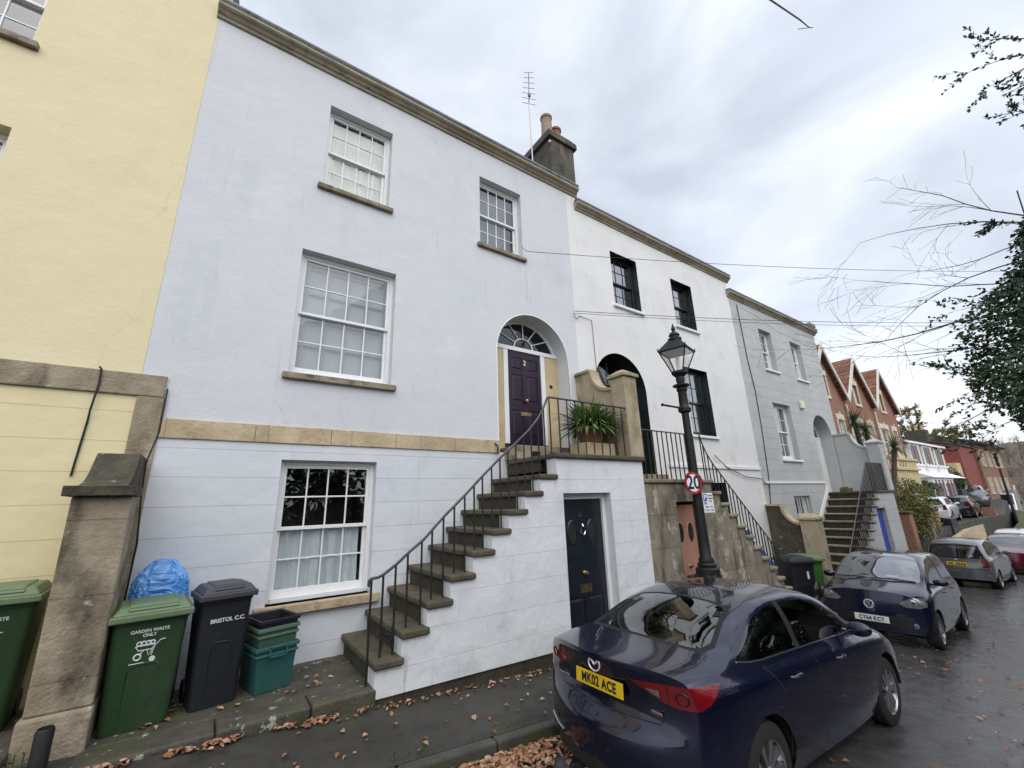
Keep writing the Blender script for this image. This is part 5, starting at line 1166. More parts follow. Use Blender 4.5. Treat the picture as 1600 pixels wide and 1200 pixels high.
def make_car(label, loc, yaw, pitch, st, spec, body_m, L, group='cars parked along the street'):
    t = thing('parked_car', label, 'car', loc, yaw, group, pitch)
    bm = car_surface(st, spec.get('nx', 18), spec['rb'], spec['fb'], spec['W2'], spec.get('fr', .9))
    lay = bm.faces.layers.int.new('rid')
    # wheel arches
    for xw in spec['axles']:
        R_ = spec['r']+.055; P = [(xw+R_*cos(2*pi*i/26), spec['r']+R_*sin(2*pi*i/26)) for i in range(26)]
        region(bm, lay, 99, P, 'xz', lambda c, n: abs(c.y) > .50 and abs(n.y) > .25)
    for co, no, ok in spec.get('cuts', ()):
        fs = [f for f in bm.faces if ok(f.calc_center_median())]
        bmesh.ops.bisect_plane(bm, geom=list(set(fs) | {e for f in fs for e in f.edges} | {v for f in fs for v in f.verts}), dist=1e-5, plane_co=co, plane_no=no)
    bm.normal_update()
    for rid, poly, plane, ok in spec['regions']: region(bm, lay, rid, poly, plane, ok)
    bmesh.ops.delete(bm, geom=[f for f in bm.faces if f[lay] == 99], context='FACES')
    tree = BVHTree.FromBMesh(bm)
    parts = {0: ('body', [body_m, M_seam])}
    ids = sorted({f[lay] for f in bm.faces}); objs = {}
    for rid in [0]+[i for i in ids if i not in (0, 50)]:
        name, ms = ('body', [body_m, M_seam]) if rid == 0 else spec['parts'][rid]
        fs = [f for f in bm.faces if f[lay] == rid or (rid == 0 and f[lay] == 50)]
        # separate islands left/right become objects of their own when asked for
        groups = {'all': fs}
        if rid in spec.get('split', ()): groups = {'l': [f for f in fs if f.calc_center_median().y > 0], 'r': [f for f in fs if f.calc_center_median().y <= 0]}
        for g in groups.values():
            if not g: continue
            vi = {}; vs = []; F = []; mi = []
            for f in g:
                q = []
                for v in f.verts:
                    if v.index not in vi or True:
                        if v not in vi: vi[v] = len(vs); vs.append(v.co.copy())
                    q.append(vi[v])
                F.append(tuple(q)); mi.append(1 if f[lay] == 50 else 0)
            mb = MB(); mb.v = [tuple(v) for v in vs]; mb.f = F; mb.m = mi; mb.sm = [True]*len(F)
            o = mb.build(name, ms, t, smooth=True)
            o.data.set_sharp_from_angle(angle=radians(50))
            if rid in spec.get('lift', ()): pass
            objs.setdefault(rid, []).append(o)
    body = objs[0][0]
    def surf(y, z, rear=True):
        h = tree.ray_cast(Vector((-2 if rear else L+2, y, z)), Vector((1 if rear else -1, 0, 0)))
        return h[0].x if h[0] else (0 if rear else L)
    def side(x, z, s):
        h = tree.ray_cast(Vector((x, s*3, z)), Vector((0, -s, 0))); return h[0].y if h[0] else s*.85
    r = spec['r']
    for xw in spec['axles']:
        for s in (-1, 1): wheel(t, xw, s*(spec['track']-.10), r, s, spec.get('spokes', 9), spec.get('rim', M_alloy))
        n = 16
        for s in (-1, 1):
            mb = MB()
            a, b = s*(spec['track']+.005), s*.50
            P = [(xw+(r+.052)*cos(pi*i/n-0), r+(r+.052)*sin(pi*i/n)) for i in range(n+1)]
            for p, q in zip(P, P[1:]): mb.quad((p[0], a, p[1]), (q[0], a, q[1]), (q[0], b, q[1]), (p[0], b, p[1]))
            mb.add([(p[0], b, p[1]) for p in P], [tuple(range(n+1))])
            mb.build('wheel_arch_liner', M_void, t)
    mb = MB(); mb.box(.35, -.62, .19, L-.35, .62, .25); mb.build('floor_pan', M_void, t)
    # seats and dash seen through the glass
    for sx in spec['seats']:
        for s in (-1, 1):
            mb = MB(); mb.box(sx, s*.36-.23, .35, sx+.48, s*.36+.23, .55); mb.prism([(sx+.06, .5), (sx-.16, 1.06), (sx-.05, 1.09), (sx+.16, .52)], 'xz', s*.36-.22, s*.36+.22); (mb.box(sx-.17, s*.36-.12, 1.07, sx-.08, s*.36+.12, 1.24) if sx > .4*L else None); mb.build('seat', M_seat, t, bevel=.04)
    dx = spec['dash']; mb = MB(); mb.prism([(dx-.28, .60), (dx-.30, .88), (dx+.25, .93), (dx+.25, .60)], 'xz', -.62, .62); mb.build('dashboard', M_seat, t, bevel=.03)
    mb = MB(); mb.tube([(dx-.40+.05*sin(2*pi*i/16)*.5, -.36+.18*cos(2*pi*i/16), .90+.17*sin(2*pi*i/16)) for i in range(17)], .016, 6); mb.build('steering_wheel', M_dark, t)
    # mirrors
    for s in (-1, 1):
        mx, mz = spec['mirror']; y0 = side(mx, mz-.05, s); mb = MB()
        bm2 = bmesh.new(); bmesh.ops.create_icosphere(bm2, subdivisions=3, radius=1)
        vs = [(mx+v.co.x*.075*(1 if v.co.x > 0 else .55), y0+s*(.13+v.co.y*.115), mz+.03+v.co.z*.068) for v in bm2.verts]; mb.add(vs, [tuple(v.index for v in f.verts) for f in bm2.faces], 0, True); bm2.free()
        mb.box(mx-.02, y0-s*.03, mz-.03, mx+.05, y0+s*.07, mz+.01); mb.build('wing_mirror', body_m, t)
    for hx, hz in spec.get('handles', ()):
        for s in (-1, 1):
            y0 = side(hx, hz, s); mb = MB(); mb.tube([(hx-.085, y0-s*.004, hz), (hx-.06, y0+s*.022, hz+.003), (hx+.06, y0+s*.022, hz+.006), (hx+.085, y0-s*.004, hz+.006)], .012, 8); mb.build('door_handle', spec.get('handle_m', body_m), t)
    def plate(word, zc, rear, w=.52, h=.111, m=None, sz=.098, tilt=None):
        xa, xb = surf(0, zc-h/2, rear), surf(0, zc+h/2, rear); s = 1 if rear else -1
        xe = min(surf(yy, zz, rear) for yy in (-w/2, 0, w/2) for zz in (zc-h/2, zc+h/2)) if rear else max(surf(yy, zz, rear) for yy in (-w/2, 0, w/2) for zz in (zc-h/2, zc+h/2))
        p = MB(); p.box(xe-s*.014, -w/2, zc-h/2, xe-s*.004, w/2, zc+h/2); pl = p.build('number_plate', m, t, bevel=.006)
        if word: text(word, sz, M_ink, pl, (xe-s*.0155, 0, zc-.002), (pi/2, 0, -pi/2 if rear else pi/2), .0006, .0036, sx=.80, name='plate_characters', space=1.08)
        return xe
    spec['extra'](t, body, surf, side, plate) if spec.get('extra') else None
    bm.free(); return t
zok = lambda lo=.0, s=0: (lambda c, n: n.z > lo)
sideok = lambda c, n: abs(c.y) > .42 and abs(n.y) > .20
# --- dark blue saloon in the foreground (rear towards the camera)
P_mz = paint('dark_navy_metallic', (.002, .0036, .021), (.003, .005, .027), .2)
def S(x, *p): return (x, list(p))
st = [S(.27, (.72, .27), (.775, .42), (.785, .62), (.775, .84), (.73, .985), (.60, 1.035), (.42, 1.055), (.20, 1.062), (0, 1.065)),
      S(.36, (.77, .25), (.83, .42), (.84, .64), (.825, .86), (.76, 1.0), (.62, 1.048), (.44, 1.066), (.22, 1.074), (0, 1.077)),
      S(.52, (.80, .23), (.872, .42), (.882, .66), (.865, .88), (.79, 1.012), (.66, 1.065), (.47, 1.085), (.23, 1.094), (0, 1.097)),
      S(.75, (.82, .22), (.892, .42), (.900, .66), (.882, .89), (.80, 1.015), (.70, 1.085), (.52, 1.125), (.27, 1.142), (0, 1.148)),
      S(1.05, (.83, .21), (.895, .42), (.902, .66), (.885, .89), (.80, 1.01), (.715, 1.145), (.585, 1.235), (.30, 1.265), (0, 1.275)),
      S(1.4, (.835, .20), (.892, .42), (.900, .66), (.885, .88), (.80, 1.0), (.71, 1.20), (.60, 1.325), (.32, 1.368), (0, 1.380)),
      S(1.8, (.835, .20), (.885, .42), (.897, .65), (.885, .87), (.80, .99), (.71, 1.225), (.59, 1.385), (.33, 1.432), (0, 1.445)),
      S(2.3, (.835, .19), (.885, .42), (.897, .64), (.885, .86), (.80, .975), (.71, 1.215), (.59, 1.385), (.33, 1.435), (0, 1.45)),
      S(2.75, (.835, .19), (.888, .42), (.897, .64), (.885, .85), (.80, .962), (.725, 1.17), (.625, 1.325), (.345, 1.378), (0, 1.395)),
      S(3.10, (.835, .20), (.89, .42), (.898, .64), (.885, .84), (.80, .945), (.755, 1.055), (.69, 1.145), (.37, 1.205), (0, 1.225)),
      S(3.38, (.83, .21), (.89, .43), (.90, .65), (.88, .83), (.80, .925), (.77, .965), (.70, .995), (.39, 1.035), (0, 1.05)),
      S(3.85, (.82, .22), (.885, .43), (.895, .65), (.872, .80), (.79, .875), (.70, .905), (.56, .925), (.33, .945), (0, .955)),
      S(4.2, (.78, .22), (.845, .40), (.85, .58), (.825, .72), (.74, .79), (.63, .825), (.48, .845), (.27, .865), (0, .875)),
      S(4.36, (.70, .23), (.765, .38), (.77, .54), (.745, .66), (.67, .72), (.56, .755), (.42, .775), (.24, .79), (0, .80))]
def mz_rb(z): return float(np.interp(z, [.2, .34, .50, .60, .66, .74, .86, .97, 1.03, 1.1], [.20, .25, .275, .27, .19, .145, .155, .205, .24, .215]))
def mz_extra(t, body, surf, side, plate):
    plate('MK02 ACE', .845, True, m=M_plY)
    # round winged badge
    mb = MB(); x = surf(0, .985)-.010; c = (x, 0, .985); n = 28
    mb.tube([(x, .062*cos(2*pi*i/n), .985+.052*sin(2*pi*i/n)) for i in range(n+1)], .0065, 6)
    for s in (-1, 1): mb.tube([(x, s*.055, .985+.022), (x, s*.034, .985+.024), (x, s*.012, .985+.004), (x, 0, .985-.006)], [.004, .006, .007, .007], 6)
    mb.build('badge', M_bright, t)
    for s, w in ((-1, .095), (1, .13)):
        mb = MB(); y0 = s*.50; x = min(surf(y0-w/2, .765), surf(y0+w/2, .765)); mb.box(x-.006, y0-w/2, .757, x+.004, y0+w/2, .777); mb.build('lettering_bar', M_chrome, t, bevel=.003)
    # chrome strip along the foot of the side glass
    for s in (-1, 1):
        P = [(.85, 1.048), (1.02, 1.026), (1.2, 1.014), (1.5, 1.008), (2.0, .996), (2.5, .985), (2.95, .972), (3.12, .972)]
        mb = MB(); mb.tube([(x, side(x, z, s)+s*.002, z) for x, z in P], .007, 6); mb.build('window_trim', M_chrome, t)
    mb = MB(); mb.tube([(.95, 0, 1.262), (.80, 0, 1.31), (.70, 0, 1.335)], [.03, .02, .006], 8) if 0 else None
    # dark lower diffuser, reflectors and exhausts
    mb = MB(); pts = [surf(y, .33)-.006 for y in (-.55, -.3, 0, .3, .55)]
    for a, b, xa, xb in zip((-.55, -.3, 0, .3), (-.3, 0, .3, .55), pts, pts[1:]):
        mb.quad((xa, a, .25), (xa, a, .40), (xb, b, .40), (xb, b, .25))
    mb.build('diffuser', M_dark, t)
    for s in (-1, 1):
        mb = MB(); xs_q = [surf(s*y, .42)-.007 for y in (.56, .66, .74)]
        mb.add([(xs_q[0], s*.56, .405), (xs_q[1], s*.66, .40), (xs_q[2], s*.74, .425), (xs_q[2], s*.74, .445), (xs_q[1], s*.66, .435), (xs_q[0], s*.56, .43)], [(0, 1, 4, 5), (1, 2, 3, 4)]); mb.build('reflector', M_rlamp, t)
        mb = MB(); mb.tube([(surf(s*y, .39)-.006, s*y, .372+.02*(y-.5)) for y in (.45, .55, .65, .76)], .006, 6); mb.build('bumper_trim', M_chrome, t)
    # wheel-lamp inner detail: dark round reversing ring in the right lamp
    for s in (-1, 1):
        mb = MB(); n = 20; mb.tube([(surf(s*(.69+.042*cos(2*pi*i/n)), .893+.038*sin(2*pi*i/n))-.002, s*(.69+.042*cos(2*pi*i/n)), .893+.038*sin(2*pi*i/n)) for i in range(n+1)], .006, 6); mb.build('lamp_ring', mat('dark_lamp_ring', (.05, .01, .012), rough=.2, metal=.5), t)
        mb = MB(); q = [(.43, .915), (.53, .915), (.53, .872), (.48, .882)]; mb.add([(surf(s*y, z)-.004, s*y, z) for y, z in q], [(0, 1, 2, 3)]); mb.build('reversing_lamp', M_clamp, t)
MZ_TL = [(.30, .948), (.60, .968), (.92, .985), (.92, .955), (.86, .90), (.79, .838), (.66, .828), (.55, .845), (.46, .875), (.39, .91)]
side_win = [(.84, 1.05), (.95, 1.095), (1.10, 1.16), (1.24, 1.225), (1.42, 1.285), (1.70, 1.335), (2.1, 1.35), (2.42, 1.325), (2.70, 1.245), (2.95, 1.125), (3.12, 1.02), (3.13, .985), (2.5, .995), (2.0, 1.006), (1.5, 1.018), (1.2, 1.022), (1.02, 1.030), (.90, 1.040)]
spec = dict(cuts=[(Vector((.50, 0, .97)), Vector((1, 0, -1.3)), lambda c: c.x < .75 and .72 < c.z < 1.08 and abs(c.y) > .5)], nx=20, rb=mz_rb, fb=lambda z: .22 if z < .6 else .20, W2=.80, axles=(.98, 3.68), r=.325, track=.875, seats=(1.55, 2.15), dash=3.0, mirror=(2.98, 1.0), handles=((1.55, .86), (2.52, .845)),
    parts={1: ('side_window', [M_cgd]), 2: ('rear_window', [M_cgl]), 3: ('windscreen', [M_cgl]), 4: ('tail_light', [M_rlamp])}, split=(1, 4),
    regions=[(1, side_win, 'xz', sideok),
             (50, [(1.86, 1.36), (1.95, 1.36), (1.93, 1.0), (1.84, 1.0)], 'xz', lambda c, n: sideok(c, n)),
             (50, [(.58, .0), (.585, .30), (.62, .52), (.66, .60), (.80, .635), (1.10, .555), (1.34, .50), (1.38, .30), (1.40, 0), (1.38, -.30), (1.34, -.50), (1.10, -.555), (.80, -.635), (.66, -.60), (.62, -.52), (.585, -.30)], 'xy', lambda c, n: n.z > .25 and c.z > 1.08), (2, [(0.622, 0.0), (0.626, 0.278), (0.658, 0.481), (0.694, 0.555), (0.82, 0.587), (1.09, 0.513), (1.306, 0.463), (1.342, 0.278), (1.36, 0.0), (1.342, -0.278), (1.306, -0.463), (1.09, -0.513), (0.82, -0.587), (0.694, -0.555), (0.658, -0.481), (0.626, -0.278)], 'xy', lambda c, n: n.z > .25 and c.z > 1.08),
             (3, [(2.66, 0), (2.68, .40), (2.74, .555), (3.05, .655), (3.32, .68), (3.38, .40), (3.40, 0), (3.38, -.40), (3.32, -.68), (3.05, -.655), (2.74, -.555), (2.68, -.40)], 'xy', lambda c, n: n.z > .25 and c.z > .98),
             (4, MZ_TL, 'yz', lambda c, n: c.x < .50-(.97-c.z)*1.3 and n.z < .8),
             (4, [(-a, b) for a, b in MZ_TL], 'yz', lambda c, n: c.x < .50-(.97-c.z)*1.3 and n.z < .8),
             (50, line_poly([(2.02, .96), (2.06, .70), (2.04, .45), (1.98, .26)]), 'xz', lambda c, n: abs(c.y) > .6 and abs(n.y) > .3), (50, line_poly([(3.10, .95), (3.16, .75), (3.14, .5), (3.10, .26)]), 'xz', lambda c, n: abs(c.y) > .6 and abs(n.y) > .3),
             (50, line_poly([(1.15, .98), (1.32, .80), (1.36, .60), (1.30, .50), (1.26, .26)]), 'xz', lambda c, n: abs(c.y) > .6 and abs(n.y) > .3),
             (50, line_poly([(.63, .64), (.50, .66), (.33, .66), (.20, .635), (.10, .62)], .008), 'xy', lambda c, n: n.z > .5 and c.z > .98), (50, line_poly([(.63, -.64), (.50, -.66), (.33, -.66), (.20, -.635), (.10, -.62)], .008), 'xy', lambda c, n: n.z > .5 and c.z > .98),
             (50, line_poly([(-.60, .98), (-.585, .80), (-.52, .70), (0, .685), (.52, .70), (.585, .80), (.60, .98)], .008), 'yz', lambda c, n: c.x < .32 and n.x < -.3)],
    extra=mz_extra)
P_LOC = (2.81, -3.36, .165-.0625*2.81+.035)
make_car('dark navy saloon car with a yellow rear number plate nearest the camera', (2.70, -3.38, -.085), radians(.8), radians(2.4), st, spec, P_mz, 4.58)
# --- small hatchbacks
def hatch(label, loc, yaw, pitch, body_m, L, W, Hh, wb, fo, r, front_extra, extra, parts, regions=(), split=(1, 4, 5), shape=None, dark_glass=False, rim=M_alloy, spokes=9, nx=16, handles=True):
    """short hatchback; x = 0 rear bumper, x = L nose"""
    k = W/2/.9; h = Hh/1.49; s = L/3.54
    q = lambda *p: [(a*k, b*h) for a, b in p]
    T_ = shape or dict(tail=.16, top=.62, ws0=2.25, ws1=2.95)
    st = [(.14*s, q((.74, .28), (.80, .42), (.81, .62), (.80, .82), (.75, .95), (.66, 1.16), (.52, 1.30), (.28, 1.335), (0, 1.345))),
          (.24*s, q((.78, .25), (.86, .42), (.865, .64), (.85, .84), (.79, .97), (.70, 1.20), (.575, 1.365), (.31, 1.405), (0, 1.415))),
          (.45*s, q((.81, .22), (.885, .42), (.895, .65), (.88, .85), (.805, .975), (.715, 1.24), (.60, 1.415), (.33, 1.455), (0, 1.465))),
          (1.0*s, q((.825, .20), (.89, .42), (.90, .65), (.885, .85), (.81, .97), (.725, 1.245), (.615, 1.435), (.34, 1.48), (0, 1.49))),
          (1.8*s, q((.825, .19), (.885, .42), (.90, .64), (.885, .84), (.81, .95), (.73, 1.235), (.62, 1.42), (.345, 1.47), (0, 1.482))),
          (2.15*s, q((.825, .19), (.888, .42), (.90, .63), (.885, .83), (.81, .94), (.745, 1.18), (.645, 1.345), (.355, 1.40), (0, 1.415))),
          (2.55*s, q((.825, .20), (.89, .43), (.90, .63), (.885, .82), (.81, .93), (.775, 1.04), (.715, 1.14), (.385, 1.195), (0, 1.212))),
          (2.84*s, q((.82, .21), (.89, .43), (.90, .63), (.88, .81), (.81, .905), (.775, .945), (.70, .985), (.40, 1.02), (0, 1.032))),
          (3.10*s, q((.81, .22), (.88, .43), (.885, .62), (.865, .78), (.79, .87), (.72, .905), (.60, .935), (.36, .958), (0, .968))),
          (3.30*s, q((.76, .23), (.835, .42), (.84, .60), (.82, .74), (.745, .825), (.66, .86), (.53, .885), (.31, .905), (0, .913))),
          (3.38*s, q((.70, .24), (.775, .40), (.78, .58), (.76, .71), (.69, .79), (.61, .83), (.49, .855), (.29, .873), (0, .88)))]
    sw = [(.36*s, 1.0*h), (.47*s, 1.30*h), (.62*s, 1.375*h), (1.4*s, 1.39*h), (1.95*s, 1.345*h), (2.25*s, 1.215*h), (2.55*s, 1.04*h), (2.62*s, .965*h), (1.8*s, .985*h), (1.0*s, 1.01*h)]
    fw = lambda a: [(a, 0), (a+.02, .40*k)]
    regs = [(1, sw, 'xz', lambda c, n: abs(c.y) > .42*k and abs(n.y) > .3),
            (50, [(1.30*s, 1.42*h), (1.39*s, 1.42*h), (1.41*s, .96*h), (1.32*s, .96*h)], 'xz', lambda c, n: abs(c.y) > .5*k and abs(n.y) > .3 and c.z > .97*h),
            (3, [(2.02*s, 0), (2.04*s, .42*k), (2.10*s, .575*k), (2.5*s, .685*k), (2.78*s, .70*k), (2.83*s, .40*k), (2.86*s, 0), (2.83*s, -.40*k), (2.78*s, -.70*k), (2.5*s, -.685*k), (2.10*s, -.575*k), (2.04*s, -.42*k)], 'xy', lambda c, n: n.z > .25 and n.x > .1 and c.z > .98*h),
            (50, line_poly([(1.36*s, .97*h), (1.34*s, .6*h), (1.30*s, .24*h)]), 'xz', lambda c, n: abs(c.y) > .6*k and abs(n.y) > .3), (50, line_poly([(2.5*s, .93*h), (2.56*s, .6*h), (2.5*s, .24*h)]), 'xz', lambda c, n: abs(c.y) > .6*k and abs(n.y) > .3)]
    spec = dict(nx=nx, rb=lambda z: float(np.interp(z, [.2*h, .5*h, .66*h, .75*h, .95*h, 1.35*h], [.11, .14, .13, .09, .07, .03])), fb=lambda z: float(np.interp(z, [.2*h, .5*h, .7*h, .9*h], [.13, .17, .15, .12])), W2=.80*k, fr=.5*s, axles=(L-fo-wb, L-fo), r=r, track=W/2-.02,
        seats=(.75*s, 1.45*s), dash=2.42*s, mirror=(2.42*s, .985*h), handles=((1.12*s, .83*h), (2.0*s, .815*h))[0 if L > 3.6 else 1:] if handles else (),
        parts={1: ('side_window', [M_cgd if dark_glass else M_cgl]), 3: ('windscreen', [M_cgl]), **parts}, split=split, regions=regs+list(regions), extra=extra, rim=rim, spokes=spokes)
    return make_car(label, loc, yaw, pitch, st, spec, body_m, L)
def mirror_poly(P): return [(-a, b) for a, b in P]
# dark blue city car facing the camera
P_vw = paint('deep_night_blue_metallic', (.003, .005, .027), (.0045, .0065, .033), .22)
HL = [(.44, .745), (.52, .70), (.70, .695), (.80, .73), (.80, .80), (.74, .865), (.62, .865), (.52, .81)]
def vw_extra(t, body, surf, side, plate):
    xe = plate('CY64 KCY', .455, False, m=M_plW)
    mb = MB(); z = .70; x = surf(0, z, False)+.012; n = 28
    mb.tube([(x, .072*cos(2*pi*i/n), z+.072*sin(2*pi*i/n)) for i in range(n+1)], .007, 6)
    mb.tube([(x, .035, z+.063), (x, 0, z+.008), (x, -.035, z+.063)], .006, 6)
    mb.tube([(x, .067, z+.026), (x, .030, z-.060), (x, 0, z+.0), (x, -.030, z-.060), (x, -.067, z+.026)], .007, 6); mb.build('badge', M_bright, t)
    mb = MB(); mb.lathe((x-.014, 0, z), [(.07, 0), (.07, .006)], 24, axis='x'); mb.build('badge_backing', M_dark, t)
    for s in (-1, 1):
        mb = MB(); z = .40; y = s*.60; x = surf(y, z, False)-.01; mb.lathe((x, y, z), [(.045, 0), (.045, .015), (.036, .018)], 18, axis='x'); mb.build('fog_lamp', M_clamp, t)
        mb = MB(); y = s*.63; x = surf(y, .78, False); mb.lathe((x-.02, y, .785), [(.052, 0), (.052, .024), (.035, .028)], 18, axis='x'); mb.build('headlight_bowl', M_chrome, t)
    for y0, y1 in ((-.05, .62), (-.62, -.02)):
        mb = MB(); mb.tube([(3.05, y0, 1.105), (3.02, (y0+y1)/2, 1.115), (2.97, y1, 1.09)], .011, 6); mb.build('wiper', M_dark, t)
    mb = MB(); mb.box(2.90, .18, 1.13, 2.902, .36, 1.17); mb.build('permit', M_sgnw, t)
hatch('dark blue city car facing the camera behind the navy saloon', (10.55+3.72, -2.80+.22, -.555-.21), pi+.062, radians(-3.2), P_vw, 3.72, 1.74, 1.59, 2.54, .60, .31, None, vw_extra,
      {3: ('windscreen', [M_cgs]), 2: ('rear_window', [M_cgl]), 5: ('headlight', [M_clamp]), 6: ('lower_grille', [M_dark])},
      [(2, [(-.55, 1.30), (.55, 1.30), (.64, .98), (-.64, .98)], 'yz', lambda c, n: c.x < .3 and n.x < -.3),
       (5, HL, 'yz', lambda c, n: c.x > 3.0 and n.z < .93), (5, mirror_poly(HL), 'yz', lambda c, n: c.x > 3.0 and n.z < .93),
       (6, [(-.60, .53), (.60, .53), (.52, .36), (-.52, .36)], 'yz', lambda c, n: c.x > 3.3),
       (50, line_poly([(-.46, .745), (-.2, .738), (.2, .738), (.46, .745)], .010), 'yz', lambda c, n: c.x > 3.1), (50, line_poly([(-.70, .30), (.70, .30)], .012), 'yz', lambda c, n: c.x > 3.1)])
# silver grey hatchback showing its tail
P_ho = paint('silver_grey_metallic', (.11, .11, .12), (.14, .14, .15), .28)
TL = [(.60, .99), (.74, .99), (.80, .72), (.60, .70)]
def ho_extra(t, body, surf, side, plate):
    x = plate('', .79, True, m=M_plY); mb = MB()
    for i in range(7):
        if i != 4: mb.box(x-.0155, -.22+.064*i, .755, x-.0145, -.18+.064*i, .825)
    mb.build('plate_characters', M_ink, t)
    mb = MB(); mb.tube([(surf(.05, 1.0)-.012, .05, .985), (surf(.0, 1.0)-.03, -.05, 1.02), (surf(-.3, 1.03)-.02, -.36, .99)], .011, 6); mb.build('wiper', M_dark, t)
    mb = MB(); x = surf(0, .93)-.006; mb.box(x, -.05, .905, x+.01, .05, .955); mb.build('badge', M_chrome, t, bevel=.012)
    mb = MB()
    for s in (-1, 1):
        q = [(.10, .47), (.72, .47), (.72, .455), (.10, .455)]; mb.add([(surf(s*y, z)-.004, s*y, z) for y, z in q], [(0, 1, 2, 3)])
    mb.build('bumper_strip', M_chrome, t)
hatch('silver grey hatchback showing its tail behind the dark blue city car', (21.9, -1.95, -1.13), radians(0), radians(2.2), P_ho, 3.95, 1.75, 1.62, 2.5, .70, .30, None, ho_extra,
      {2: ('rear_window', [M_cgl]), 4: ('tail_light', [M_rlamp])},
      [(50, [(-.60, 1.42), (.60, 1.42), (.71, .975), (-.71, .975)], 'yz', lambda c, n: c.x < .42 and n.x < -.3), (2, [(-.55, 1.385), (.55, 1.385), (.645, 1.0), (-.645, 1.0)], 'yz', lambda c, n: c.x < .42 and n.x < -.3),
       (4, TL, 'yz', lambda c, n: c.x < .42), (4, mirror_poly(TL), 'yz', lambda c, n: c.x < .42),
       (50, line_poly([(-.72, .635), (.72, .635)], .012), 'yz', lambda c, n: c.x < .2)], dark_glass=True, nx=12)
# maroon hatchback facing the camera, pale car behind it
P_ma = paint('dark_maroon_metallic', (.13, .008, .018), rough=.25)
hatch('maroon hatchback facing the camera behind the silver grey hatchback', (27.6+3.9, -2.32, -1.36), pi+.03, radians(-1.0), P_ma, 3.9, 1.7, 1.5, 2.5, .75, .30, None, None,
      {2: ('rear_window', [M_cgl]), 5: ('headlight', [M_clamp])}, [(2, [(-.55, 1.30), (.55, 1.30), (.64, .98), (-.64, .98)], 'yz', lambda c, n: c.x < .3 and n.x < -.3), (5, HL, 'yz', lambda c, n: c.x > 3.1 and n.z < .93), (5, mirror_poly(HL), 'yz', lambda c, n: c.x > 3.1 and n.z < .93)], nx=9)
P_wh = paint('pearl_white_car_paint', (.62, .64, .65), rough=.25)
hatch('white car parked beyond the maroon hatchback', (33.2, -2.05, -1.40), .03, radians(.8), P_wh, 4.0, 1.75, 1.55, 2.5, .75, .31, None, None,
      {2: ('rear_window', [M_cgd]), 4: ('tail_light', [M_rlamp])}, [(2, [(-.55, 1.36), (.55, 1.36), (.66, 1.03), (-.66, 1.03)], 'yz', lambda c, n: c.x < .3 and n.x < -.3), (4, TL, 'yz', lambda c, n: c.x < .42), (4, mirror_poly(TL), 'yz', lambda c, n: c.x < .42)], nx=8)
# cars on the rising side lane
def lane(label, x, y, z, yaw, m, L=4.0, Hh=1.5, rear=True):
    hatch(label, (x, y, z), yaw, 0, m, L, 1.75, Hh, 2.5, .75, .31, None, None,
      {2: ('rear_window', [M_cgl]), 4: ('tail_light', [M_rlamp]), 5: ('headlight', [M_clamp])}, [(2, [(-.55, 1.33), (.55, 1.33), (.66, 1.0), (-.66, 1.0)], 'yz', lambda c, n: c.x < .3 and n.x < -.3), (4, TL, 'yz', lambda c, n: c.x < .42), (4, mirror_poly(TL), 'yz', lambda c, n: c.x < .42), (5, HL, 'yz', lambda c, n: c.x > L-.8 and n.z < .93), (5, mirror_poly(HL), 'yz', lambda c, n: c.x > L-.8 and n.z < .93)], nx=6)
P_bk = paint('black_car_paint', (.010, .011, .014), rough=.22)
lane('black hatchback on the side lane with bright red tail lights', 40, .95, .38, .06, P_bk, Hh=1.42)
lane('dark grey car with a pale windscreen in front of the black hatchback', 50+4, 2.0, .62, pi+.1, paint('dark_grey_car_paint', (.03, .032, .036)))
lane('silver car farthest up the side lane', 57, 2.6, 1.0, .1, paint('bright_silver_car_paint', (.36, .37, .39)))
lane('white car half hidden by the garden hedge with its red lamp showing', 34.9, 1.15, .33, .05, P_wh)
# flatbed lorry with a grey box body
def lorry():
    x, y, z = 68.0, 2.3, -1.5
    t = thing('lorry', 'white lorry with a grey box body at the bottom of the street', 'lorry', (x, y, z), radians(184)); 
    mb = MB(); mb.box(-5.3, -1.0, .95, -.1, 1.0, 3.45); mb.build('box_body', mat('grey_tarpaulin', (.20, .20, .19), (.25, .25, .24), 1.2, .8), t, bevel=.04)
    mb = MB(); mb.prism([(.0, .45), (.0, 3.1), (.9, 3.1), (1.45, 2.0), (2.2, 1.6), (2.3, .45)], 'xz', -.95, .95); cab = mb.build('cab', P_wh, t, bevel=.08)
    mb = MB()
    for s in (-1, 1): mb.quad(*[(px, s*.956, pz) for px, pz in ((.25, 1.85), (1.35, 1.85), (.95, 2.8), (.25, 2.8))])
    mb.build('side_window', M_cgd, cab)
    mb = MB(); mb.quad((.97, -.85, 3.0), (1.50, -.85, 2.02), (1.50, .85, 2.02), (.97, .85, 3.0)); mb.build('windscreen', M_cgd, cab)
    mb = MB(); mb.box(-5.2, -.5, .55, .1, .5, .94); mb.build('chassis', M_dark, t)
    for wx in (-3.9, 1.4):
        for s in (-1, 1): wheel(t, wx, s*.85, .38, s, 6)
    mb = MB(); mb.box(2.302, -.9, .45, 2.36, .9, .8); mb.build('bumper', M_dark, t)
lorry()
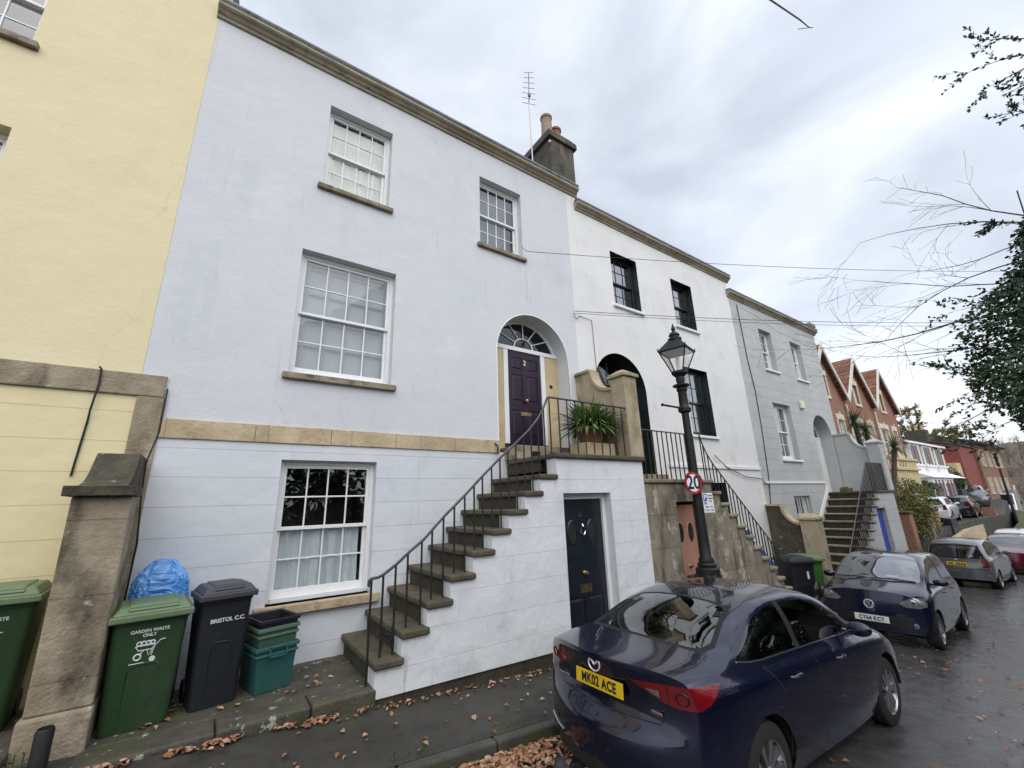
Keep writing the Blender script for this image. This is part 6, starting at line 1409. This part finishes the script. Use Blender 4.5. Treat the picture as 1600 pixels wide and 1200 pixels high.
def van(label, x, y, z, m, yaw):
    t = thing('van', label, 'van', (x, y, z), yaw, 'vans at the end of the street')
    mb = MB(); mb.prism([(0, .4), (0, 2.2), (.15, 2.35), (3.6, 2.3), (4.3, 1.45), (5.0, 1.2), (5.1, .4)], 'xz', -.95, .95); b = mb.build('body', m, t, bevel=.1)
    mb = MB(); mb.quad((3.66, -.8, 2.24), (4.3, -.8, 1.47), (4.3, .8, 1.47), (3.66, .8, 2.24)); mb.build('windscreen', M_cgd, b)
    mb = MB()
    for s in (-1, 1): mb.quad(*[(px, s*.956, pz) for px, pz in ((2.9, 1.45), (4.0, 1.45), (3.6, 2.1), (2.9, 2.1))])
    mb.build('side_window', M_cgd, b)
    for wx in (1.0, 4.2):
        for s in (-1, 1): wheel(t, wx, s*.85, .33, s, 6)
van('silver van parked behind the lorry with a pale roof', 86, 6.0, -.1, paint('van_silver', (.40, .42, .44)), pi)
van('grey van with a dull red roof edge beside the silver van', 84, 3.6, .1, paint('van_grey_red', (.30, .24, .25)), pi+.05)
# ------------------------------------------------------------------ houses farther down the street
def simple_window(h, x0, x1, z0, z1, y, fm=M_whitep, back=True, mull=1):
    mb = MB(); f = .06
    mb.box(x0, y, z0, x0+f, y+.08, z1); mb.box(x1-f, y, z0, x1, y+.08, z1); mb.box(x0+f, y, z1-f, x1-f, y+.08, z1); mb.box(x0+f, y, z0, x1-f, y+.08, z0+f)
    zm = (z0+z1)/2; mb.box(x0+f, y+.005, zm-.025, x1-f, y+.07, zm+.025)
    for i in range(1, mull+1): x = x0+(x1-x0)*i/(mull+1); mb.box(x-.02, y+.008, z0+f, x+.02, y+.06, z1-f)
    o = mb.build('window', fm, h); mb = MB(); mb.quad((x0+f, y+.05, z0+f), (x1-f, y+.05, z0+f), (x1-f, y+.05, z1-f), (x0+f, y+.05, z1-f)); mb.build('pane', M_glb, o)
    mb = MB(); mb.quad((x0, y+.3, z0), (x1, y+.3, z0), (x1, y+.3, z1), (x0, y+.3, z1)); mb.build('pane_backing', M_blindd, o); return o
YB = 2.0; T = H = thing('gabled_house', 'red brick house with three steep gables, white bargeboards and cream stone dressings', 'house', (30.6, YB, -.8))
gab = [(23.78, 28.33, 26.05), (28.33, 32.91, 30.6), (32.91, 37.43, 35.0)]; zE, zA = 7.05, 9.78
mb = MB(); ops = []
for a, b, c in gab: ops += [dict(x0=c-1.5, x1=c-.05, z0=4.15, z1=5.95, d=.15), dict(x0=c+.75, x1=c+1.5, z0=4.15, z1=5.95, d=.15), dict(x0=c-.45, x1=c+.35, z0=7.05, z1=8.45, d=.15)] if 0 else [dict(x0=c-1.55, x1=c-.15, z0=4.35, z1=5.95, d=.15), dict(x0=c+.75, x1=c+1.5, z0=4.35, z1=5.95, d=.15)]
facade(mb, 23.78, 37.43, -1.5, zE, ops, y=YB); shell(mb, 23.78, 37.43, -1.5, zE, YB, 10)
for a, b, c in gab:
    w0, w1, q0, q1 = c-.35, c+.35, 7.15, 8.30
    for P in ([(a, zE), (w0, zE), (w0, zE+(zA-zE)*(w0-a)/(c-a))], [(w1, zE), (b, zE), (w1, zE+(zA-zE)*(b-w1)/(b-c))], [(w0, zE), (w1, zE), (w1, q0), (w0, q0)], [(w0, q1), (w1, q1), (w1, zE+(zA-zE)*(b-w1)/(b-c)), (c, zA), (w0, zE+(zA-zE)*(w0-a)/(c-a))]):
        mb.add([(x, YB, z) for x, z in P], [tuple(range(len(P)))])
    for (x, s) in ((w0, 1), (w1, -1)): mb.quad(*[(x, YB, q0), (x, YB+.15, q0), (x, YB+.15, q1), (x, YB, q1)][::s])
mb.build('wall', [M_brick, M_cream], H)
for a, b, c in gab:
    simple_window(H, c-1.55, c-.15, 4.35, 5.95, YB+.1); simple_window(H, c+.75, c+1.5, 4.35, 5.95, YB+.1, mull=0); simple_window(H, c-.35, c+.35, 7.15, 8.30, YB+.1, mull=0)
    mb = MB()
    for x0, x1, z0, z1 in ((c-1.55, c-.15, 4.35, 5.95), (c+.75, c+1.5, 4.35, 5.95), (c-.35, c+.35, 7.15, 8.30)):
        mb.box(x0-.14, YB-.05, z1+.002, x1+.14, YB-.002, z1+.30); mb.box((x0+x1)/2-.1, YB-.07, z1+.05, (x0+x1)/2+.1, YB-.052, z1+.42); mb.box(x0-.16, YB-.06, z0-.14, x1+.16, YB-.002, z0-.002)
        mb.box(x0-.13, YB-.04, z0+.002, x0-.005, YB-.002, z1); mb.box(x1+.005, YB-.04, z0+.002, x1+.13, YB-.002, z1)
    mb.build('window_dressing', M_cream, H)
    # bargeboards and pantiled gable roof behind
    mb = MB()
    for e, s in ((a, 1), (b, -1)):
        k = (zA-zE)/(c-e)*s
        mb.prism([(e, zE-.10), (c, zA-.10), (c, zA+.22), (e, zE+.22)], 'xz', YB-.32, YB-.25)
    mb.build('bargeboard', mat('pale_bargeboard_paint', (.62, .60, .54), rough=.6), H)
    mb = MB()
    for e in (a, b):
        mb.prism([(e, zE+.06), (c, zA+.06), (c, zA+.18), (e, zE+.18)], 'xz', YB-.25, 9.9)
    mb.build('roof', M_tile, H)
mb = MB(); mb.tube([(28.33, YB-.08, 6.9), (28.33, YB-.08, -1)], .06, 8); mb.build('downpipe', M_cream, H); mb = MB(); mb.tube([(32.91, YB-.08, 6.9), (32.91, YB-.08, -1)], .06, 8); mb.build('downpipe', M_cream, H)
mb = MB(); mb.box(37.0, 3.2, 6.9, 38.1, 4.6, 8.3); mb.build('chimney', M_cream, H)
# stone bay with pierced parapet
mb = MB(); ops = [dict(x0=31.2, x1=32.1, z0=1.2, z1=2.75, d=.12), dict(x0=32.4, x1=33.5, z0=1.2, z1=2.75, d=.12)]
facade(mb, 30.5, 34.6, -1.3, 3.3, ops, y=1.05); shell(mb, 30.5, 34.6, -1.3, 3.3, 1.05, 2.0); mb.quad((30.5, 1.05, 3.3), (34.6, 1.05, 3.3), (34.6, 2, 3.3), (30.5, 2, 3.3)); B = mb.build('bay', [M_ystone, M_ystone], H)
mb = MB(); mb.box(30.4, .93, 3.302, 34.7, 1.99, 3.42); mb.box(30.5, 1.05, 3.421, 34.6, 1.2, 3.85); mb.box(30.4, .97, 3.851, 34.7, 1.28, 3.98)
mb.build('bay_parapet', M_ystone, B)
for k in range(3):
    for j in range(2): mb = MB(); mb.lathe((31.5+.45*k+.12*j, 1.052, 3.56+.17*j), [(.075, -.006), (.075, .0)], 12, axis='y'); mb.build('parapet_hole', M_void, B)
for o_ in ops: simple_window(B if 0 else H, o_['x0'], o_['x1'], o_['z0'], o_['z1'], 1.12, mull=0)
# white terrace with maroon bays
H = thing('white_terrace', 'white and maroon terraced houses with two storey bays beyond the brick gables', 'house', (42, 2.2, -.8))
mb = MB(); mb.box(37.5, 2.3, -1.5, 47.6, 9, 5.45); mb.build('wall', mat('white_terrace_paint', (.68, .68, .66), rough=.7), H)
mb = MB(); mb.prism([(1.95, 5.42), (5.5, 6.9), (9.1, 5.42), (9.1, 5.3), (1.95, 5.3)], 'yz', 37.45, 47.65); mb.build('roof', M_slate, H)
mb = MB(); mb.box(37.45, 1.85, 5.30, 47.65, 1.94, 5.44); mb.build('gutter_board', M_trim, H)
mb = MB(); mb.box(41.2, 4.2, 6.2, 42.6, 5.2, 7.2); mb.build('chimney', M_cream, H)
for k, x in enumerate((38.3, 41.4, 44.5)):
    mb = MB(); mb.box(x, 1.95, 3.9, x+2.5, 2.29, 5.25); mb.box(x+.05, 1.96, 2.9, x+2.45, 2.29, 3.9); (mb.box(x, 1.3, -1.4, x+2.6, 2.29, 2.95) if k < 2 else None); b_ = mb.build('bay', M_trim, H)
    mb = MB(); mb.box(x-.05, 1.88, 3.78, x+2.55, 1.949, 3.9); mb.build('sill_band', M_trim, b_)
    mb = MB(); mb.prism([(1.1, 2.96), (2.28, 3.5), (2.28, 2.96)], 'yz', x-.1, x+2.75); mb.build('porch_roof', M_trim, b_)
    for q in range(3):
        mb = MB(); mb.box(x+.12+.8*q, 1.92, 4.0, x+.62+.8*q, 1.948, 5.15); mb.build('window', M_blindd if q < 2 else M_cream, b_)
        mb = MB(); mb.box(x+.64+.8*q, 1.92, 3.92, x+.85+.8*q, 1.949, 5.2); mb.build('mullion', M_maroon, b_)
        if k == 2: continue
        mb = MB(); mb.box(x+.15+.85*q, 1.27, .3, x+.62+.85*q, 1.298, 2.6); mb.build('window', M_blindd if q else M_maroon, b_)
        mb = MB(); mb.box(x+.66+.85*q, 1.27, -.5, x+.9+.85*q, 1.299, 2.8); mb.build('mullion', M_maroon, b_)
# house with the red painted side wall
H = thing('red_walled_house', 'house with a plain brick red painted side wall past the white terrace', 'house', (59, 5, 0))
mb = MB(); mb.prism([(2.45, 1), (2.45, 6.05), (4.0, 6.5), (7.0, 6.5), (7.0, 1)], 'yz', 56, 62); mb.build('wall', M_redw, H)
mb = MB(); mb.prism([(2.3, 6.06), (4.0, 6.56), (7.1, 6.56), (7.1, 6.7), (4.0, 6.7), (2.3, 6.18)], 'yz', 55.9, 62); mb.build('roof', M_slate, H)
mb = MB(); mb.box(56.6, 4.4, 6.71, 57.8, 6.0, 7.9); c_ = mb.build('chimney', M_cap, H)
for k in range(3): mb = MB(); mb.lathe((57.2, 4.7+.45*k, 7.9), [(.14, 0), (.11, .5), (.13, .55)], 10); mb.build('chimney_pot', M_ystone, c_)
mb = MB(); mb.box(54.2, 2.6, .5, 55.99, 6.2, 4.45); mb.build('side_extension', M_ystone, H)
H = thing('brick_villa', 'brown brick house with a shallow slate roof at the far bend', 'house', (70, 3, 0))
mb = MB(); mb.box(62.05, 2.2, -.5, 76, 9, 6.6); mb.build('wall', M_brickb, H)
mb = MB(); mb.prism([(1.6, 6.6), (5.6, 8.0), (9.4, 6.6), (9.4, 6.5), (1.6, 6.5)], 'yz', 61.8, 76.3); mb.build('roof', M_slate, H)
for k in range(4):
    for z0 in (1.6, 4.3):
        simple_window(H, 63.2+3.1*k, 64.7+3.1*k, z0, z0+1.6, 2.12, M_cream, mull=1)
# ------------------------------------------------------------------ garden walls, piers and planting in front of them
def pier(label, x, y, z, w, h, m, mc):
    t = thing('gate_pier', label, 'gate pier', (x, y, z), group='brick piers of the front gardens')
    mb = MB(); mb.box(x-w/2, y-w/2, z-.6, x+w/2, y+w/2, z+h); mb.build('shaft', m, t); mb = MB(); mb.box(x-w/2-.05, y-w/2-.05, z+h+.001, x+w/2+.05, y+w/2+.05, z+h+.09); mb.build('cap', M_cap, t, bevel=.015)
pier('red brick gate pier nearest the grey house and its blue cellar door', 23.1, -.55, -.9, .5, 2.2, M_brick, M_cap)
pier('buff brick gate pier in front of the hedge', 31.4, .75, -.6, .7, 1.75, M_gardbr, M_cap)
pier('narrow red brick pier behind the buff brick pier', 33.2, .75, -.5, .55, 1.6, M_brick, M_cap)
mb = MB(); mb.prism([(21.0, -1.6), (26.7, -1.8), (26.7, -.62), (21.0, -.35)], 'xz', -.55, -.3); tag(mb.build('garden_wall', M_mossw if 0 else M_riser, origin=(24, -.4, -1.2)), 'low dark stone front garden wall behind the silver grey hatchback', 'wall')
mb = MB(); mb.prism([(29.8, -1.9), (43.5, -1.9), (43.5, .15), (36, -.05), (29.8, -.5)], 'xz', -.15, .12); w_ = mb.build('garden_wall', M_sillt, origin=(36, 0, -1.5)); tag(w_, 'tan stone retaining wall rising along the side lane', 'wall')
mb = MB(); mb.prism([(43.6, -2), (44.6, -2), (44.6, .2), (43.6, .95)], 'xz', -.3, .3); tag(mb.build('wall_end', M_brick, origin=(44, 0, -1.6)), 'dull red sloping end pier of the tan retaining wall', 'wall')
def bush(name, label, c, r, n, m, seed, size=(.06, .12), cat='bush', lobes=9, stem=True):
    t = thing(name, label, cat, (c[0], c[1], c[2]-r[2])); rr = random.Random(seed); mb = MB(); C = []
    for k in range(lobes):
        v = rv(rr); C.append((Vector((c[0]+v.x*r[0]*.6, c[1]+v.y*r[1]*.6, c[2]+v.z*r[2]*.6)), rr.uniform(.35, .6)))
    for i in range(n):
        p, s = rr.choice(C); v = rv(rr); v = v.normalized()*(v.length**.4)
        q = p+Vector((v.x*r[0]*s, v.y*r[1]*s, v.z*r[2]*s)); leaf(mb, q, v+rv(rr)*.8, rv(rr), rr.uniform(*size), rr.uniform(*size)*.6)
    mb.build('foliage', m, t)
    mb = MB()
    for k in range(5):
        p, s = C[k % len(C)]; mb.tube([(c[0]+.05*k-.1, c[1], c[2]-r[2]-.2), tuple((Vector((c[0], c[1], c[2]-r[2]))+p)/2), tuple(p)], [.03, .02, .008], 5)
    mb.build('stems', M_wood, t); return t
bush('hedge', 'straggly yellow green hedge in the front garden of the brick house', (29.0, .55, 1.15), (3.4, .85, 1.5), 8000, M_leafy, 31, (.07, .15), 'hedge', 22)
bush('shrub', 'bright green rounded shrub by the drain pipe of the white terrace', (37.2, 1.6, 2.1), (1.3, .8, .9), 1500, M_leafm, 32, (.1, .2))
bush('shrub', 'grey green spreading shrub in front of the maroon bays', (43.5, 2.6, 2.2), (2.6, 1.3, 1.25), 2400, mat('grey_green_leaf', (.05, .065, .03), (.08, .095, .05), 1, .6), 33, (.12, .25))
bush('shrub', 'dark conifer hedge beside the cream extension', (52.5, 2.9, 2.4), (1.8, 1.2, 1.6), 1500, M_leafd, 34, (.14, .28))
# cabbage palms
def palm(label, base, heads, seed):
    t = thing('cabbage_palm', label, 'palm tree', base); rr = random.Random(seed); mb = MB()
    b = Vector(base)
    for h in heads:
        h = Vector(h); mid = b.lerp(h, .55)+Vector((.15, 0, .1)); mb.tube([b, mid, h], [.13, .10, .085], 8)
    mb.build('trunk', M_wood, t); mb = MB()
    for h in heads:
        h = Vector(h)
        for i in range(150):
            d = rv(rr).normalized(); 
            if d.z < -.75: d.z *= -1
            L_ = rr.uniform(.65, 1.0); s = d.cross(Vector((0, 0, 1)))
            if s.length < .01: continue
            s = s.normalized()*.022; q = h.copy(); vs = []
            for k in range(5): vs += [q+s*(1-k/4.2), q-s*(1-k/4.2)]; d = (d+Vector((0, 0, -.16*k*.6))).normalized(); q = q+d*L_/4
            mb.add(vs, [(2*k, 2*k+1, 2*k+3, 2*k+2) for k in range(4)])
    mb.build('fronds', mat('palm_frond', (.05, .085, .03), (.10, .13, .055), 2, .5), t)
palm('cabbage palm with three spiky heads beside the grey pier', (23.6, .3, -.6), [(23.3, .0, 4.75), (23.9, .5, 5.3), (25.3, -.35, 4.1)], 3)
mb = MB(); mb.box(49.2, 1.9, 1.0, 51.0, 2.6, 2.15); tag(mb.build('skip', mat('navy_steel', (.012, .018, .04), rough=.5), origin=(50, 2.2, 1), bevel=.06), 'dark navy container at the end of the side lane', 'container')
mb = MB(); mb.box(31.0, 1.2, -.2, 33.2, 1.9, .9) if 0 else mb.box(34.0, .15, -.2, 35.2, .5, .62); tag(mb.build('storage_box', M_kbox, origin=(34.6, .3, -.2), bevel=.04), 'dark storage box past the narrow brick pier', 'box')
mb = MB()
for k in range(7):
    a = random.Random(k); mb.box(24.2+.10*k, -1.05+.03*k, -.95+.10*k, 25.6+.06*k, -.62-.02*k, -.86+.10*k)
tag(mb.build('timber_stack', mat('dark_red_timber', (.10, .035, .025), (.05, .03, .025), 4, .8), origin=(24.9, -.8, -1)), 'stack of dark red timber on the garden wall behind the silver hatchback', 'timber')
lamp_post('small distant black lamp post on the grassy verge', 46, -.85, .0, False)
# ------------------------------------------------------------------ trees
def branch(mb, p, d, ln, r, rr, depth, droop=.0, twig=3, tips=None, kink=.22):
    n = 6; pts = [p.copy()]; q = p.copy(); dd = d.normalized(); R = [r]
    for k in range(n):
        dd = (dd+rv(rr)*kink+Vector((0, 0, -droop))).normalized(); q = q+dd*ln/n; pts.append(q.copy()); R.append(max(.0028, r*(1-.8*(k+1)/n)))
        if depth > 0 and k > 0:
            for _ in range(twig if k % 2 else twig-1):
                if rr.random() < .55: branch(mb, q, dd+rv(rr)*.95, ln*rr.uniform(.28, .5), R[-1]*.6, rr, depth-1, droop, twig, tips, kink)
    mb.tube(pts, R, 5 if r > .012 else 4)
    if tips is not None: tips.append((pts, R))
def leafy(mb, tips, rr, n, size, m=0):
    for pts, R in tips:
        for _ in range(n):
            i = rr.randrange(len(pts)-1); p = pts[i].lerp(pts[i+1], rr.random()); leaf(mb, p, rv(rr)+(pts[i+1]-pts[i]).normalized()*.7, rv(rr), rr.uniform(*size), rr.uniform(*size)*.5, m)
# ivy clad tree on the right hand side, with bare limbs over the road
T = thing('ivy_tree', 'tree thickly clad in dark ivy at the right edge with bare limbs', 'tree', (13.0, -7.0, -.6)); rr = random.Random(41)
mb = MB(); mb.tube([(13.0, -7.0, -1.2), (13.0, -7.1, 2.5), (12.9, -7.1, 5), (12.9, -7.0, 7.2)], [.45, .36, .25, .06], 12); mb.build('trunk', M_wood, T)
mb = MB()
PR = [(2.3, .8), (2.8, 1.6), (3.5, 2.25), (4.4, 2.35), (5.4, 1.95), (6.4, 1.5), (7.2, 1.0), (8.0, .3)]
for i in range(62000):
    z = 2.35+5.65*rr.random()**1.25; ang = rr.uniform(0, 2*pi)
    rad = interp(PR, z)+.20*sin(3*ang+z*1.7)+.18*sin(5*ang-z*2.6)+.15*sin(z*4.1+ang*2)
    k = rr.random()**.4; p = Vector((12.95+rad*k*cos(ang), -7.15+rad*k*sin(ang), z)); o = Vector((cos(ang), sin(ang), .1))
    leaf(mb, p, o*.7+rv(rr)*.9+Vector((0, 0, -.3)), o+rv(rr)*.7, rr.uniform(.06, .12), rr.uniform(.045, .09))
mb.build('ivy', M_leafd, T)
mb = MB(); tips = []
limbs = [((12.9, -6.6, 7.2), (12.3, -4.6, 8.9), 0.0176, 2.9), ((12.9, -6.6, 7.1), (12.0, -4.3, 8.1), 0.0165, 3.1), ((12.9, -6.4, 5.9), (12.4, -3.8, 7.6), 0.0154, 3.2), ((12.9, -6.1, 5.5), (12.3, -2.6, 5.6), 0.0231, 3.9),
         ((12.9, -6.1, 5.0), (12.2, -3.2, 4.7), 0.0165, 3.2), ((12.9, -6.2, 6.6), (12.5, -4, 6.3), 0.0154, 2.9), ((12.9, -6.2, 4.3), (12.4, -4, 3.7), 0.0143, 2.6), ((13.0, -6.2, 5.8), (14.5, -4.2, 5.4), 0.0143, 2.8), ((13.0, -6.2, 7.0), (14.2, -4.6, 7.6), 0.0132, 2.7), ((13, -6.2, 4.0), (15, -4.5, 3.6), 0.0121, 2.4)]
for a, b, r_, ln in limbs: branch(mb, Vector(a), Vector(b)-Vector(a), ln, r_, rr, 2, .012, 2, tips, .22)
mb.build('bare_limbs', M_wood, T)
# leafy sprays sticking out of the ivy, and a top spray near the frame edge
mb = MB(); tips = []
mb.tube([(12.95, -6.3, 3.0), (12.92, -6.15, 5), (12.9, -6.3, 8.1)], .012, 5)
for a, b, ln in (((12.9, -6.0, 4.6), (12.4, -4.6, 4.2), 1.5), ((12.9, -6.0, 3.7), (12.4, -4.5, 3.3), 1.7), ((12.9, -6.1, 6.0), (12.6, -5.0, 6.1), 1.2), ((12.9, -6.1, 5.3), (12.5, -5, 5.0), 1.3), ((12.9, -6.0, 4.2), (12.6, -4.6, 4.5), 1.4), ((12.9, -6.4, 7.2), (12.6, -5.8, 7.5), .8)):
    branch(mb, Vector(a), Vector(b)-Vector(a), ln, .014, rr, 2, .01, 2, tips, .2)
mb.build('spray_stems', M_wood, T); mb = MB(); leafy(mb, tips, rr, 6, (.06, .12)); mb.build('spray_leaves', M_leafd, T)
T = thing('overhanging_branch', 'leafy evergreen branch reaching in at the upper right above the road', 'branch', (10.4, -7.6, 9.2)); mb = MB(); tips = []; rr = random.Random(52)
for a, b, ln in (((10.6, -7.2, 9.3), (10, -6.28, 9.35), 1.0), ((10.6, -7.2, 9.1), (10, -6.3, 9.0), .95), ((10.6, -7.2, 9.4), (10.1, -6.6, 10.1), .9), ((10.6, -7.2, 8.9), (10, -6.4, 8.55), .9), ((10.6, -7.2, 8.2), (10, -6.45, 7.95), .85), ((10.6, -7.2, 8.6), (10.1, -6.6, 8.4), .7)):
    branch(mb, Vector(a), Vector(b)-Vector(a), ln, .012, rr, 1, .0, 2, tips, .18)
mb.tube([(10.6, -7.2, 9.2), (11.2, -8.6, 8.6), (12.9, -7.0, 7.5)], [.014, .03, .05], 6); mb.tube([(10.6, -7.2, 8.2), (10.6, -7.2, 9.4)], .012, 6)
mb.build('stems', M_wood, T); mb = MB(); leafy(mb, tips, rr, 17, (.05, .10)); mb.build('leaves', M_leafd, T)
mb = MB(); mb.tube([(8.0, -4.2, 12.4), (8.25, -4.7, 11.1), (8.22, -4.80, 10.75), (8.1, -4.88, 10.55)], [.02, .014, .009, .004], 6); mb.tube([(8.22, -4.80, 10.75), (8.1, -4.66, 10.78)], .006, 5)
tag(mb.build('bare_twig', M_wood, origin=(8.2, -4.7, 11)), 'single bare twig hanging in from the top edge of the sky', 'branch')
# trees across the road (behind the viewer): they darken the low windows and the car sides
def roadside_tree(label, x, y, z, h, r, n, m, seed):
    t = thing('roadside_tree', label, 'tree', (x, y, z), group='trees across the road'); rr = random.Random(seed); mb = MB(); b = Vector((x, y, z)); mb.tube([b, b+Vector((.1, .1, h*.5)), b+Vector((0, 0, h*.85))], [.22, .15, .05], 8)
    C = []
    for k in range(16):
        v = rv(rr); p = b+Vector((v.x*r, v.y*r*.8, h*.52+v.z*h*.42)); C.append((p, rr.uniform(.5, .8))); mb.tube([b+Vector((0, 0, h*.35)), (b+Vector((0, 0, h*.5))).lerp(p, .5), p], [.08, .05, .01], 5)
    mb.build('trunk', M_wood, t); mb = MB()
    for i in range(n):
        p, s = rr.choice(C); v = rv(rr); v = v.normalized()*(v.length**.5); leaf(mb, p+v*s*r*.62, v+rv(rr), rv(rr), rr.uniform(.22, .40), rr.uniform(.16, .28))
    mb.build('crown', m, t); return t
for k, (x, y, h, r) in enumerate(((-9, -13, 6.2, 2.6), (-4.5, -13.5, 5.8, 2.4), (0, -13, 6.4, 2.5), (4.5, -13.2, 6.0, 2.6), (9, -12.5, 6.6, 2.6), (14, -11.5, 6.4, 2.5), (19, -11, 7.0, 2.8), (25, -10.8, 7.5, 3.0))):
    roadside_tree(['dark evergreen across the road by the viewer', 'bushy evergreen across the road behind the parked cars'][k > 3]+[', the one farthest left', ', second from the left', ', straight behind the viewer', ', just right of the viewer', ' nearest the navy saloon', ' behind the ivy clad tree', ' opposite the silver hatchback', ' farthest down the street'][k], x, y, zr(x)-.1, h, r, 2600, M_leafd, 60+k)
mb = MB(); mb.prism([(-25, -.6), (34, -3), (34, .4), (-25, 3.1)], 'xz', -10.6, -10.3); tag(mb.build('boundary_wall', M_cap, origin=(4, -10.4, 0)), 'long stone boundary wall across the road behind the viewer', 'wall')
strip('verge', [-30+3*i for i in range(30)], lambda x: -40, lambda x: -10.35, lambda x, y: zr(x)-.02, M_soil, 3)
# tree behind the far roofs and the scrubby wood on the hill
def big_tree(label, x, y, z, h, r, n, m, seed, size=(.22, .45)):
    t = thing('broadleaf_tree', label, 'tree', (x, y, z), group='trees behind the far roofs'); rr = random.Random(seed); mb = MB(); b = Vector((x, y, z)); tips = []
    mb.tube([b, b+Vector((.2, 0, h*.45))], [.35, .22], 8)
    for k in range(9): branch(mb, b+Vector((0, 0, h*.4)), Vector((rr.uniform(-1, 1), rr.uniform(-1, 1), rr.uniform(.4, 1.3))), h*.62, .10, rr, 2, 0, 2, tips, .2)
    mb.build('trunk', M_wood, t); mb = MB(); leafy(mb, tips, rr, n, size); mb.build('crown', m, t)
big_tree('ochre leaved tree showing above the roof of the white terrace', 58, 8.5, .5, 9.2, 3.5, 30, M_leafo, 71)
big_tree('thinning ochre tree above the red walled house', 66, 8.6, .5, 9.0, 3.5, 22, M_leafo, 72)
mb = MB(); rr = random.Random(77)
for i in range(1500):
    t = rr.random()**1.3; y = rr.uniform(-40, 45); x = 97+150*t-.10*(y-8)
    z = -2.5+18.5*(1-math.exp(-t*3.2))*(.78+.22*sin(y*.035+1.9))+1.0*sin(y*.21+t*9)+.8*sin(y*.47+t*17)+.3
    b = Vector((x, y, z)); h = rr.uniform(1.6, 3.6)
    mb.tube([b, b+Vector((rr.uniform(-.2, .2), rr.uniform(-.2, .2), h*.6))], [.09, .05], 4, cap=False)
    for k in range(11):
        d = Vector((rr.uniform(-1, 1), rr.uniform(-1, 1), rr.uniform(.2, 1.4))); leaf(mb, b+Vector((0, 0, h*rr.uniform(.25, .7))), d, rv(rr), h*rr.uniform(.3, .6), .10)
o = mb.build('hillside_scrub', [mat('winter_twig_mass', (.10, .08, .062), (.155, .125, .09), .15, .95)], kind='stuff'); o['label'] = 'bare brown winter scrub covering the hillside'; o['category'] = 'scrub'
